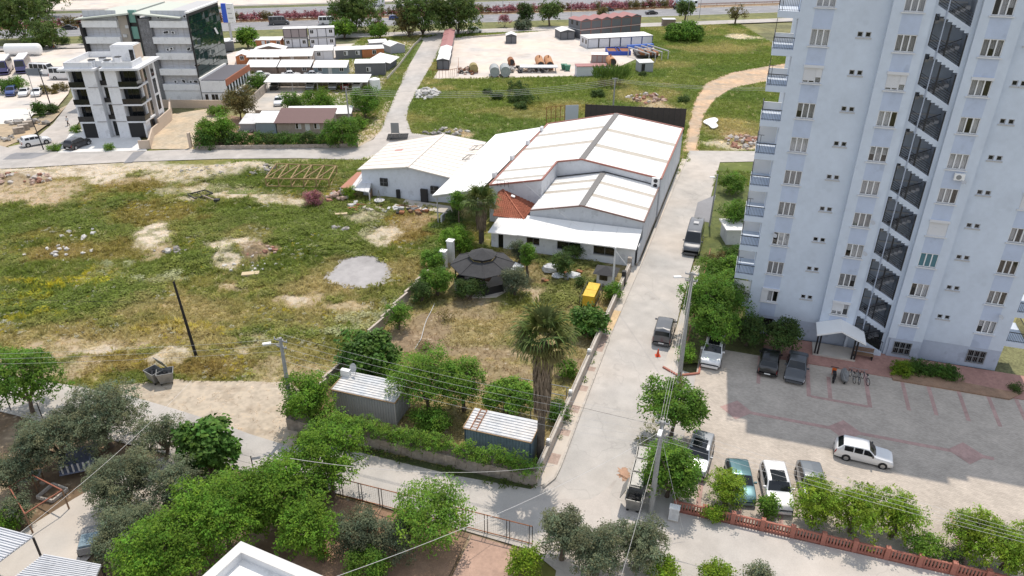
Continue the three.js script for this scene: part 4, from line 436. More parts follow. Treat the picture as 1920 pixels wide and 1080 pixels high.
cabin('mauve-grey container cabin stacked on the upper left of the two-storey pair', [535, 90], [578, 89], 2.6, 2.4, { frame: 3, wall: 'mauve', y: 2.62, rise: .1, group: GC }); cabin('white container cabin stacked on the upper right of the two-storey pair', [582, 89], [630, 87], 2.6, 2.4, { frame: 3, wins: [.12, .85], y: 2.62, rise: .1, dimWin: 1, group: GC });
cabin('orange wood cabin with white door left of the two-storey containers', [481, 91], [528, 91], 3, 2.2, { wall: 'orange', wins: [.5, .9], doors: [.3], dimWin: 1, group: GC });
cabin('small orange gabled cabin with one white window', [444, 121], [467, 120], 6, 1.9, { wall: 'orange', gable: .6, wins: [.5], dimWin: 1, group: GC });
cabin('brown gabled cabin mostly hidden behind the porch cabins', [478, 110], [536, 109], 4, 2.2, { wall: 'brown', gable: .9, group: GC });
cabin('left brown cabin with deep white porch roof', [468, 120], [527, 120], 3, 1.9, { wall: 'brown', front: 1.5, rise: 1, wins: [.2, .5], doors: [.72], group: GC }); cabin('grey cabin with deep white porch roof beside the brown porch cabin', [528, 119], [588, 118], 3, 1.9, { wall: 'tan', front: 1.4, rise: 1, wins: [.9], doors: [.35], group: GC });
cabin('plain white container cabin with one dark window in the middle row', [589, 113], [625, 112], 5.5, 2.3, { wins: [.28], frame: 2, fm: M.lgrey, dimWin: 1, group: GC });
cabin('dark grey cabin adjoining the orange one in the middle row', [630, 112], [679, 110], 3, 2.3, { wall: 'grey', wins: [.4, .85], group: GC }); cabin('long orange cabin end of the middle row', [680, 110], [721, 108], 3, 2.3, { wall: 'orange', wins: [.55], dimWin: 1, group: GC }); cabin('white-roofed cabin behind the orange cabin', [695, 97], [728, 95], 3, 2.2, { wall: 'lgrey', group: GC }); cabin('grey gabled cabin at the far right corner of the sales yard', [733, 102], [760, 99], 5, 2.0, { wall: 'lgrey', gable: .7, group: GC });
cabin('dark grey cladded cabin with white window beside the grass verge', [667, 143], [723, 142], 3.2, 2.9, { wall: 'grey', wins: [.45], frame: 6, fm: cab.grey, rise: .3, group: GC }); cabin('open white lean-to roof behind the dark grey cabin', [727, 134], [744, 122], 4, 1.9, { wall: 'grey', front: .8, rise: .9, group: GC });
cabin('left white-roofed cabin of the row behind the carport', [464, 141], [520, 141], 3.4, 1.9, { wall: 'brown', front: .4, rise: .9, group: GC }); cabin('middle white-roofed cabin of the row behind the carport', [524, 141], [584, 141], 3.4, 1.9, { wall: 'brown', front: .4, rise: .9, wins: [.3, .8], dimWin: 1, group: GC }); cabin('right white-roofed grey cabin of the row behind the carport', [589, 142], [651, 142], 3.4, 1.9, { wall: 'teal', front: .4, rise: .9, wins: [.2, .85], doors: [.5], dimWin: 1, group: GC });
cabin('grey kiosk with white roof beside the tall blue sign', [422, 97], [440, 95], 3, 2.5, { wall: 'grey', group: GC });
// carport
{ const [B, W] = fronted('carport', 'long white flat carport roof sheltering parked cars', 'carport', [502, 172], [690, 172]); const D = 5.2; new MB().hex([V(-.4, 2.1, .6), V(W + .2, 2.1, .6), V(W + .2, 2.5, -D), V(-.4, 2.5, -D)], [V(-.4, 2.25, .6), V(W + .2, 2.25, .6), V(W + .2, 2.65, -D), V(-.4, 2.65, -D)]).build('roof', roofs.white, B); for (let i = 0; i <= 4; i++) { new MB().box(W * i / 4 - .06, W * i / 4 + .06, 0, 2.1, -.3, -.18).build('post', M.lgrey, B); new MB().box(W * i / 4 - .06, W * i / 4 + .06, 0, 2.4, -D + .2, -D + .32).build('post', M.lgrey, B); } new MB().box(0, W, 0, 1.5, -D - .2, -D - .05).build('back_wall', M.wallc, B); }
// smallholding house
cabin('low tan house with dark brown roof behind the hedge of shrubs', [521, 252], [622, 252], 5, 2.1, { name: 'bungalow', cat: 'house', wall: 'tan', roof: 'brown', over: .3, front: .5, rise: 1.2, wins: [.4, .74], doors: [.57] });
cabin('blue-grey shed with blank white roof left of the brown-roofed house', [482, 252], [519, 252], 5, 2.1, { name: 'shed', cat: 'shed', wall: 'teal', over: .2, rise: .7 }); cabin('long white roofed shed behind the brown-roofed house', [541, 236], [658, 234], 3.5, 2.1, { name: 'shed', cat: 'shed', wall: 'tan', over: .3, rise: .5 }); cabin('weathered grey lean-to with scrap at the left end of the smallholding', [452, 248], [480, 248], 4.5, 1.5, { name: 'shed', cat: 'shed', wall: 'lgrey', roof: 'lite', rise: .6 });
{ const B = thing('water_tank', 'upright white plastic water tank at the end of the carport', 'water tank', G(704, 170)); new MB().cyl(V(0, 0, 0), V(0, 2.5, 0), 1.15, 1.15, 18).build('tank', M.white, B); new MB().cyl(V(0, 2.5, 0), V(0, 2.8, 0), 1.15, .4, 18).build('lid', M.white, B); }
// industrial yard
cabin('grey gabled storage unit with white roof at the corner of the red-roofed containers', [1051, 75], [1077, 74], 6, 2.3, { name: 'storage_unit', cat: 'container', wall: 'grey', gable: .5, frame: 2 });
{ const a = G(1088, 73.5), b = G(1200, 62); for (let i = 0; i < 6; i++) { const l = a.clone().lerp(b, i / 6), r = a.clone().lerp(b, (i + .97) / 6), n = ['first', 'second', 'third', 'fourth', 'fifth', 'sixth'][i]; cabin(`lower dark container, ${n} from the left under the red roofs`, l, r, 6.5, 2.5, { name: 'storage_unit', cat: 'container', wall: 'grey', rise: 0, frame: 1, fm: trimR, group: 'stacked containers in the yard' }); cabin(`upper dark container with red gabled roof, ${n} from the left`, l, r, 6.5, 2.4, { name: 'storage_unit', cat: 'container', wall: 'grey', roof: 'red', gable: .55, y: 2.65, frame: 1, fm: trimR, leftWins: i ? [] : [.3, .7], group: 'stacked containers in the yard' }); } }
{ const a = G(1102, 91), b = G(1223, 84.5); for (let i = 0; i < 6; i++) { const n = ['first', 'second', 'third', 'fourth', 'fifth', 'sixth'][i]; cabin(`white box container, ${n} from the left of the white row`, a.clone().lerp(b, i / 6), a.clone().lerp(b, (i + .95) / 6), 6, 2.6, { name: 'white_container', cat: 'container', rise: .05, frame: 1, fm: i > 2 ? std([.05, .08, .2], .6) : M.dark, group: 'white containers in the yard', leftWins: i ? [] : [.25, .65] }); } }
{ const p = G(820, 131), q = G(842, 131); const dir = V(-.04, 0, -1), d = 8.9; for (let i = 0; i < 5; i++) { const n = ['front white-roofed', 'second white-roofed', 'third, red-roofed', 'fourth, red-roofed', 'rearmost red-roofed'][i]; cabin(`${n} narrow unit in the line beside the side road`, p.clone().addScaledVector(dir, d * i), q.clone().addScaledVector(dir, d * i), d - .12, 2.3, { name: 'storage_unit', cat: 'container', wall: i < 2 ? 'grey' : 'mauve', roof: i < 2 ? 'white' : 'red', gable: .4, frame: i ? 0 : 2, group: 'units along the side road' }); } }
cabin('lone grey storage kiosk with white gable roof on the concrete', [949, 82], [968, 82], 4, 2.2, { name: 'storage_unit', cat: 'container', wall: 'grey', gable: .5, frame: 2 });
cabin('white shed with dark red roof edge at the front of the yard', [1081, 144], [1137, 143], 2.6, 2.3, { name: 'shed', cat: 'shed', roof: 'red', rise: .1 }); cabin('white panelled skip box with dark frame and open top', [1109, 118], [1139, 118.5], 3, 2.0, { name: 'site_box', cat: 'container', frame: 3, fm: trimR, rise: 0, wall: 'mauve', roof: 'white' });
cabin('grey hut with black open front on the meadow edge', [1198, 136], [1224, 135], 2.6, 2.2, { name: 'hut', cat: 'hut', wall: 'lgrey', roof: 'lite', rise: .3, doors: [.28], dm: M.black });
cabin('dark roadside kiosk with flat grey roof by the service road', [1243, 49], [1266, 49], 2.6, 2.0, { name: 'kiosk', cat: 'kiosk', wall: 'brown', roof: 'lite', rise: .1 });
for (const [x, y, tone, len, rr, lab] of [[928, 146, 0, 4.5, 1.15, 'left grey horizontal storage tank'], [948, 146, 0, 4.5, 1.2, 'right grey horizontal storage tank'], [1014, 132, 1, 8, 1.0, 'left rusty orange tank of the pair'], [1031, 132, 1, 8, 1.0, 'right rusty orange tank of the pair'], [959, 124, 2, 3, .8, 'short dark rusty tank behind the scrap heap'], [1148, 126, 1, 4, 1.0, 'rust tank with open black end beside the skip box'], [889, 138, 3, 2.5, 1.0, 'ochre drum among the rusty scrap']]) {
  const B = thing('storage_tank', lab + ' in the yard', 'tank', G(x, y)); const m = [tex(mottle([.33, .35, .35], .2, 3, { n: 128 }), .7), tex(mottle([.42, .21, .10], .35, 3, { n: 128 }), .85), M.rust, tex(mottle([.30, .24, .10], .3, 3, { n: 128 }), .8)][tone]; new MB().cyl(V(0, rr + .15, 0), V(-.3, rr + .15, -len), rr, rr, 16).build('shell', m, B); if (tone == 1 || tone == 2) new MB().cyl(V(0, rr + .15, .02), V(0, rr + .15, .03), rr * .86, rr * .86, 14).build('end_opening', M.dark, B); if (tone == 1) new MB().cyl(V(-.25, rr * 2 + .1, -len * .6), V(-.25, rr * 2 + .7, -len * .6), .15, .15, 6).build('vent', M.rust, B); for (const z of [-.6, -len + .6]) new MB().box(-.9, .9, 0, .35, z - .15, z + .15).build('saddle', M.rust, B); }
{ const B = thing('lpg_tank', 'long white horizontal gas tank beside the bus yard', 'tank', G(16, 104), .08); new MB().cyl(V(0, 1.5, 0), V(8, 1.5, 0), 1.5, 1.5, 18).build('shell', M.white, B); new MB().ball(V(8, 1.5, 0), .7, 1.48, 1.48, 12).build('end_cap', M.white, B); for (const x of [1.5, 6.5]) new MB().box(x - .3, x + .3, 0, .8, -1, 1).build('saddle', M.grey, B); }
console.log('buildings done');
// ---------- vehicles ----------
const paint = {}; function paintM(k) { const C = { white: [.74, .74, .74], black: [.012, .012, .014], silver: [.42, .44, .46], dgrey: [.07, .075, .085], blue: [.03, .06, .22], navy: [.035, .035, .16], teal: [.08, .17, .19], red: [.22, .012, .015], grey: [.16, .18, .20] }; return paint[k] ||= new THREE.MeshPhysicalMaterial({ color: new THREE.Color().setRGB(...C[k]), roughness: .35, metalness: k == 'silver' || k == 'teal' ? .5 : .1, clearcoat: 1, clearcoatRoughness: .05 }); }
const lampW = std([.7, .72, .75], .15), lampR = std([.35, .01, .01], .25);
// stations: [x along length 0..1 from the nose, shoulder height, top height]
const CARS = {
  sedan: { L: 4.5, W: 1.78, H: 1.45, st: [[0, .5, .5], [.02, .64, .64], [.09, .76, .76], [.27, .9, .9], [.31, .91, 1.02], [.42, .92, 1.4], [.52, .93, 1.45], [.66, .95, 1.41], [.82, .98, 1.05], [.85, .98, .98], [.97, .93, .93], [1, .6, .6]], ws: [.29, .415], rw: [.68, .815], sw: [[.36, .5], [.515, .65], [.66, .74]], wh: [.19, .8], r: .31 },
  hatch: { L: 4.1, W: 1.75, H: 1.48, st: [[0, .5, .5], [.02, .66, .66], [.1, .8, .8], [.27, .94, .94], [.31, .95, 1.06], [.43, .96, 1.44], [.55, .97, 1.48], [.84, 1.0, 1.44], [.96, 1.0, 1.08], [.985, .95, .97], [1, .6, .6]], ws: [.29, .425], rw: [.855, .95], sw: [[.36, .52], [.535, .7], [.715, .83]], wh: [.19, .82], r: .31 },
  estate: { L: 4.15, W: 1.62, H: 1.42, st: [[0, .5, .5], [.015, .68, .68], [.1, .78, .78], [.29, .86, .86], [.33, .87, .98], [.44, .88, 1.38], [.55, .88, 1.42], [.86, .9, 1.4], [.965, .92, .98], [.985, .9, .92], [1, .55, .55]], ws: [.305, .435], rw: [.875, .955], sw: [[.37, .52], [.54, .68], [.7, .85]], wh: [.17, .79], r: .28 },
  suv: { L: 4.5, W: 1.85, H: 1.68, st: [[0, .6, .6], [.02, .84, .84], [.1, .96, .96], [.27, 1.06, 1.06], [.31, 1.07, 1.2], [.41, 1.08, 1.6], [.55, 1.1, 1.68], [.88, 1.12, 1.62], [.965, 1.1, 1.16], [.985, 1.0, 1.02], [1, .65, .65]], ws: [.29, .405], rw: [.895, .955], sw: [[.36, .52], [.535, .7], [.72, .86]], wh: [.19, .81], r: .36 },
  mpv: { L: 4.4, W: 1.82, H: 1.82, st: [[0, .6, .6], [.02, .86, .86], [.08, .98, .98], [.2, 1.1, 1.1], [.24, 1.12, 1.25], [.36, 1.14, 1.76], [.55, 1.15, 1.82], [.94, 1.15, 1.78], [.985, 1.1, 1.2], [1, .6, .6]], ws: [.22, .355], rw: [.952, .982], sw: [[.3, .5], [.52, .72], [.74, .92]], wh: [.18, .82], r: .32 },
  van: { L: 6.4, W: 2.05, H: 2.65, st: [[0, .7, .7], [.01, 1.0, 1.0], [.06, 1.15, 1.15], [.13, 1.35, 1.35], [.15, 1.38, 1.5], [.25, 1.4, 2.55], [.35, 1.4, 2.65], [.96, 1.4, 2.62], [.99, 1.35, 2.2], [1, .6, .6]], ws: [.145, .245], rw: [.97, .987], sw: [[.2, .34], [.37, .56], [.58, .77], [.79, .94]], wh: [.16, .78], r: .36 },
  bus: { L: 9.5, W: 2.45, H: 3.2, st: [[0, .8, .8], [.008, 1.3, 1.3], [.015, 1.4, 1.6], [.05, 1.45, 3.05], [.1, 1.45, 3.2], [.97, 1.45, 3.15], [.995, 1.4, 2.6], [1, .7, .7]], ws: [.017, .048], rw: [.975, .993], sw: [[.07, .25], [.27, .45], [.47, .65], [.67, .93]], wh: [.2, .74], r: .45 },
};
const carGeo = {};
function carParts(type) { if (carGeo[type]) return carGeo[type]; const c = CARS[type], w = c.W / 2;
  const at_ = x => { const s = c.st; let i = 0; while (i < s.length - 2 && s[i + 1][0] < x) i++; const k = Math.min(1, Math.max(0, (x - s[i][0]) / (s[i + 1][0] - s[i][0]))); return [s[i][1] + (s[i + 1][1] - s[i][1]) * k, s[i][2] + (s[i + 1][2] - s[i][2]) * k]; };
  const sec = x => { const [b, t] = at_(x); const e = Math.min(x, 1 - x); const ww = w * (1 - .12 * (1 - sm(0, .09, e))); const gh = Math.max(0, (t - b) / (c.H - .9)), wt = ww * (.97 - Math.min(.16, .2 * gh)); const z0 = x * c.L; const f = t - b > .05;
    return [V(ww * .9, .2, z0), V(ww * .99, .34, z0), V(ww, Math.min(b, .34 + (b - .34) * .6), z0), V(ww * .965, b, z0), f ? V(wt, t - .05, z0) : V(ww * .9, b + .02, z0), f ? V(wt * .88, t, z0) : V(ww * .6, b + .035, z0), V(0, t + .03, z0)]; };
  const surf = (x, v) => { const s = sec(x), i = Math.min(5, Math.floor(v)), k = v - i; return s[i].clone().lerp(s[i + 1], k); };
  const grid = (xs, vs, off) => { const P = [], I = []; for (const sg of [1]) for (const x of xs) for (const v of vs) { const e = .004, n = V().subVectors(surf(Math.min(1, x + e), v), surf(Math.max(0, x - e), v)).cross(V().subVectors(surf(x, Math.min(6, v + .02)), surf(x, Math.max(0, v - .02)))).normalize(); if (n.x < -.001 || (Math.abs(n.x) < .01 && n.y < 0)) n.negate(); const p = surf(x, v).addScaledVector(n, off); P.push(p.x, p.y, p.z); } const nv = vs.length; for (let i = 0; i < xs.length - 1; i++) for (let j = 0; j < nv - 1; j++) { const a = i * nv + j; I.push(a, a + nv, a + 1, a + 1, a + nv, a + nv + 1); } return [P, I]; };
  const mk = (parts) => { const P = [], I = []; for (const [p, idx, mir] of parts) { const o = P.length / 3; for (let i = 0; i < p.length; i += 3) P.push(mir ? -p[i] : p[i], p[i + 1], p[i + 2] - c.L / 2); for (let i = 0; i < idx.length; i += 3) mir ? I.push(idx[i] + o, idx[i + 2] + o, idx[i + 1] + o) : I.push(idx[i] + o, idx[i + 1] + o, idx[i + 2] + o); } const g = new THREE.BufferGeometry(); g.setAttribute('position', new THREE.Float32BufferAttribute(P, 3)); g.setIndex(I); g.computeVertexNormals(); g.setAttribute('uv', new THREE.Float32BufferAttribute(new Float32Array(P.length / 3 * 2), 2)); return g; };
  const xs = []; for (let i = 0; i < c.st.length - 1; i++) { const a = c.st[i][0], b = c.st[i + 1][0]; const n = b - a > .06 ? 3 : 1; for (let k = 0; k < n; k++) xs.push(a + (b - a) * k / n); } xs.push(1); const vs = [0, 1, 2, 3, 4, 5, 6]; const [bp, bi] = grid(xs, vs, 0);
  const lin = (a, b, n) => Array.from({ length: n + 1 }, (_, i) => a + (b - a) * i / n); const pt = (x0, x1, v0, v1, o = .014) => grid(lin(x0, x1, 4), lin(v0, v1, 3), o);
  const both = g => mk([[...g, 0], [...g, 1]]);
  const G_ = { body: both([bp, bi]), ws: both(pt(c.ws[0], c.ws[1], 4.9, 6)), rw: both(pt(c.rw[0], c.rw[1], 4.9, 6)), sw: [], hl: [], tl: [], c };
  for (const [a, b] of c.sw) for (const m of [0, 1]) G_.sw.push(mk([[...pt(a, b, 3.1, 3.92), m]])); for (const m of [0, 1]) { G_.hl.push(mk([[...pt(.004, .05, 2.1, 2.9), m]])); G_.tl.push(mk([[...pt(.975, .998, 1.9, 2.95), m]])); }
  { const u = new MB().box(-w * .85, w * .85, .16, .5, -c.L * .46, c.L * .46); G_.under = u.geo(); }
  G_.tyre = new MB().cyl(V(-.11, 0, 0), V(.11, 0, 0), c.r, c.r, 16).geo(); G_.rim = new MB().cyl(V(-.117, 0, 0), V(.117, 0, 0), c.r * .62, c.r * .62, 12).geo(); G_.arch = new MB().cyl(V(-.012, 0, 0), V(.012, 0, 0), c.r * 1.17, c.r * 1.17, 18).geo(); G_.mirror = new MB().box(-.1, .1, -.06, .08, -.05, .06).geo();
  G_.bF = new MB().box(-w * .8, w * .8, .24, .46, -c.L / 2 - .02, -c.L / 2 + .1).geo(); G_.bR = new MB().box(-w * .8, w * .8, .26, .5, c.L / 2 - .1, c.L / 2 + .02).geo(); G_.plate = new MB().box(-.26, .26, .42, .53, c.L / 2 + .021, c.L / 2 + .03).geo();
  return carGeo[type] = G_; }
function vehicle(type, col, label, rear, front, o = {}) { const a = G(...rear), b = G(...front); const Gm = carParts(type), c = Gm.c; const mid = a.clone().lerp(b, .5); const d = V().subVectors(b, a).normalize();
  const B = thing(o.name || 'parked_car', label, o.cat || (type == 'van' || type == 'mpv' ? 'van' : type == 'bus' ? 'bus' : 'car'), V(mid.x, o.y ?? .05, mid.z), Math.atan2(-d.x, -d.z), o.group); const P = (n, g, m, par = B) => mesh(n, g, m, par);
  P('body', Gm.body, paintM(col)); P('windscreen', Gm.ws, M.glassD); P('rear_window', Gm.rw, M.glassD); if (!o.panel) for (const g of Gm.sw) P('side_window', g, M.glassD); else for (const g of Gm.sw.slice(0, 2)) P('side_window', g, M.glassD); for (const g of Gm.hl) P('headlight', g, lampW); for (const g of Gm.tl) P('tail_light', g, lampR); P('underbody', Gm.under, M.dark);
  const w = c.W / 2; for (const u of c.wh) for (const s of [-1, 1]) { const z = (u - .5) * c.L; const ar = P('wheel_arch', Gm.arch, M.black); ar.position.set(s * (w + .0), c.r + .02, z); const t = P('wheel', Gm.tyre, M.tyre); t.position.set(s * (w - .085), c.r, z); P('rim', Gm.rim, o.darkRim ? M.dark : M.rim, t); }
  for (const s of [-1, 1]) { const m = P('mirror', Gm.mirror, paintM(col == 'white' || col == 'silver' ? (o.mir || col) : col)); m.position.set(s * (w + .06), c.st[3][1] + .12, (c.ws[0] + .06 - .5) * c.L); } P('front_bumper', Gm.bF, o.blackBumper ? M.black : paintM(col)); P('rear_bumper', Gm.bR, o.blackBumper ? M.black : paintM(col)); P('number_plate', Gm.plate, M.white);
  if (o.top) { const r = new MB().box(-w * .55, w * .55, c.H + .02, c.H + .05, -.5, .6); P('sunroof', r.geo(), M.glassD); } if (o.hatch) P('roof_vent', new MB().box(-.3, .3, c.H + .01, c.H + .12, .6, 1.3).geo(), M.lgrey); if (o.wtop) P('white_roof', new MB().box(-w * .8, w * .8, c.H - .04, c.H + .16, -c.L * .43, c.L * .45).geo(), M.white); return B; }
vehicle('estate', 'white', 'old white estate car standing alone across the paved parking court', [1577, 851], [1655, 869], { mir: 'black', blackBumper: 1 });
vehicle('suv', 'white', 'white SUV with sunroof parked beside the planted strip near the tower', [1340, 652], [1330, 690], { top: 1 });
vehicle('hatch', 'black', 'black car parked tail outward, left of the two in front of the tower', [1437, 708], [1444, 668]);
vehicle('sedan', 'dgrey', 'dark car with pale windscreen shade parked nose outward before the tower', [1495, 676], [1487, 722]);
vehicle('mpv', 'dgrey', 'dark grey people carrier parked in the street behind the orange cone', [1239, 650], [1249, 612]);
vehicle('van', 'dgrey', 'large dark grey minibus van parked on the right of the street', [1305, 440], [1293, 485], { hatch: 1 });
vehicle('suv', 'silver', 'silver SUV half hidden by the roadside tree at the court entrance', [1316, 838], [1300, 895], { top: 1 });
vehicle('hatch', 'teal', 'teal car parked behind the round lemon bush', [1378, 885], [1392, 945]);
vehicle('suv', 'white', 'white SUV with dark glass roof parked facing the red fence', [1444, 895], [1460, 960], { top: 1 });
vehicle('hatch', 'grey', 'grey-green car mostly covered by the lemon trees', [1512, 893], [1526, 945]);
vehicle('suv', 'black', 'black SUV on the white forecourt of the apartment block', [134, 281], [160, 271]);
vehicle('suv', 'white', 'white SUV at the kerb of the access road corner', [55, 274], [82, 269]);
vehicle('mpv', 'blue', 'blue van, left of the three vehicles on the upper left lot', [30, 172], [18, 184]); vehicle('sedan', 'white', 'white saloon between the blue van and another white saloon', [53, 173], [42, 184]); vehicle('sedan', 'white', 'white saloon, right of the three on the upper left lot', [77, 172], [65, 185]);
vehicle('bus', 'navy', 'blue and white coach at the left edge of the bus yard', [20, 124], [4, 146], { wtop: 1 }); vehicle('bus', 'navy', 'blue and white coach beside the white minibus', [55, 121], [38, 144], { wtop: 1 }); vehicle('van', 'white', 'white minibus in the bus yard seen side-on', [66, 139], [103, 141]); vehicle('van', 'white', 'white van partly hidden behind the apartment block', [108, 148], [138, 148]);
vehicle('sedan', 'black', 'black car under the left end of the carport', [520, 160], [512, 172]); vehicle('suv', 'silver', 'silver car standing alone in mid carport', [585, 161], [581, 171]); vehicle('suv', 'silver', 'silver SUV next to the dark red car in the carport', [628, 161], [623, 171]); vehicle('sedan', 'red', 'dark red car in the carport', [650, 160], [645, 171]); vehicle('suv', 'white', 'white car under the right end of the carport', [674, 161], [667, 172]);
vehicle('sedan', 'white', 'white car behind the left end of the carport', [478, 146], [502, 144]); vehicle('sedan', 'white', 'white car behind the middle of the carport', [535, 145], [557, 144]); vehicle('sedan', 'silver', 'silver car behind the right half of the carport', [577, 145], [598, 144]); vehicle('hatch', 'white', 'white car in the open part of the carport yard', [526, 190], [521, 202]);
vehicle('mpv', 'white', 'small white van on the service road above the concrete yard', [880, 63], [900, 61]);
const GH = 'traffic on the highway'; const mv = { name: 'moving_car', group: GH };
vehicle('sedan', 'black', 'black saloon on the highway left of the office building', [119, 56], [143, 55], mv); vehicle('van', 'dgrey', 'dark grey van on the highway above the stacked cabins', [510, 47], [538, 46], mv); vehicle('van', 'white', 'white minibus on the highway right of the dark van', [598, 47], [635, 46], mv); vehicle('hatch', 'blue', 'blue hatchback on the highway between two roadside trees', [733, 37], [748, 36.5], mv); vehicle('van', 'white', 'white delivery van on the far carriageway', [722, 11], [690, 12], { ...mv, panel: 1 }); vehicle('sedan', 'black', 'black saloon following on the right part of the highway', [1129, 21], [1150, 20.5], mv); vehicle('sedan', 'black', 'black saloon nearest the concrete mixer on the highway', [1210, 27.5], [1233, 26.5], mv); vehicle('sedan', 'silver', 'silver car on the far carriageway at top left', [255, 26], [232, 26.5], mv);
{ const a = G(1263, 17.5), b = G(1312, 15.5), d = V().subVectors(b, a).normalize(); const B = thing('mixer_truck', 'concrete mixer truck with pale blue drum on the highway', 'truck', V(a.x, .05, a.z), Math.atan2(-d.z, d.x)); new MB().box(0, 9, .8, 1.1, -1, 1).build('chassis', M.dark, B); new MB().box(7.3, 9.2, .7, 3.0, -1.2, 1.2).build('cab', M.white, B); new MB().box(9.2, 9.22, 1.8, 2.8, -1.05, 1.05).build('windscreen', M.glassD, B); new MB().box(7.8, 8.9, 1.9, 2.7, 1.2, 1.22).build('side_window', M.glassD, B); const dm = tex(mottle([.45, .55, .62], .15, 3, { n: 128 }), .5); new MB().cyl(V(1, 2.7, 0), V(3.2, 2.5, 0), .8, 1.3, 16).cyl(V(3.2, 2.5, 0), V(5, 2.3, 0), 1.3, 1.25, 16).cyl(V(5, 2.3, 0), V(6.9, 2.1, 0), 1.25, .6, 16).build('drum', dm, B); new MB().bar(V(.6, 3.2, 0), V(-.6, 1.6, 0), .5, .15).bar(V(.9, 1, .7), V(1.1, 3.4, .4), .15).build('chute', M.lgrey, B); for (const x of [.9, 2.2, 7.6, 5.4]) for (const s of [-1, 1]) { const w = new MB().cyl(V(x, .5, s * .85), V(x, .5, s * 1.15), .5, .5, 14).build('wheel', M.tyre, B); new MB().cyl(V(x, .5, s * .84), V(x, .5, s * 1.16), .25, .25, 10).build('rim', M.rim, w); } }
// two-wheelers by the porch
function cycle(name, label, cat, p, turn, motor) { const B = thing(name, label, cat, p, turn); const ring = (x, r) => new THREE.TorusGeometry(r, motor ? .07 : .025, 8, 20).translate(x, r + .03, 0); for (const x of [-.55, .55]) { const w = mesh('wheel', ring(x, motor ? .28 : .33), M.tyre, B); mesh('hub', new THREE.CylinderGeometry(.05, .05, .1, 8).rotateX(Math.PI / 2).translate(x, (motor ? .28 : .33) + .03, 0), M.rim, w); }
  if (motor) { new MB().box(-.6, .1, .35, .75, -.14, .14).build('body', paintM('black'), B); new MB().hex([V(.25, .3, .15), V(.5, .3, .12), V(.5, .3, -.12), V(.25, .3, -.15)], [V(.3, .95, .2), V(.5, .9, .12), V(.5, .9, -.12), V(.3, .95, -.2)]).build('front_shield', std([.6, .12, .02], .4), B); new MB().box(-.5, .1, .75, .85, -.15, .15).build('seat', M.black, B); new MB().bar(V(.35, 1.05, -.33), V(.35, 1.05, .33), .05).build('handlebar', M.dark, B); } else { const f = new MB(); const q = [V(-.55, .36, 0), V(-.1, .36, 0), V(-.22, .85, 0), V(.42, .8, 0), V(.55, .36, 0)]; for (const [i, j] of [[0, 1], [0, 2], [1, 2], [1, 3], [2, 3], [3, 4]]) f.cyl(q[i], q[j], .02, .02, 5); f.build('frame', std([.1, .1, .12], .4), B); new MB().box(-.34, -.1, .88, .94, -.07, .07).build('saddle', M.black, B); new MB().bar(V(.4, 1.0, -.28), V(.4, 1.0, .28), .03).bar(V(.42, .8, 0), V(.4, 1.0, 0), .03).build('handlebar', M.metal, B); } return B; }
cycle('scooter', 'black scooter with orange front shield parked before the porch', 'scooter', G(1561, 712).setY(.08), 1.25, true); cycle('bicycle', 'bicycle nearest the covered scooter', 'bicycle', G(1596, 713).setY(.08), 1.5); cycle('bicycle', 'bicycle in the middle of the three by the porch', 'bicycle', G(1607, 715).setY(.08), 1.35); cycle('bicycle', 'bicycle farthest right by the porch', 'bicycle', G(1620, 717).setY(.08), 1.6);
{ const r = rng(4); const B = thing('covered_scooter', 'scooter under a grey crumpled cover beside the orange scooter', 'scooter', G(1581, 714).setY(.08), 1.3); new MB().ball(V(0, .5, 0), .85, .52, .35, 12, .12, r).build('cover', std([.2, .2, .2], .8), B); new MB().cyl(V(-.55, .2, -.05), V(-.55, .2, .05), .22, .22, 12).build('wheel', M.tyre, B); }
console.log('vehicles done');
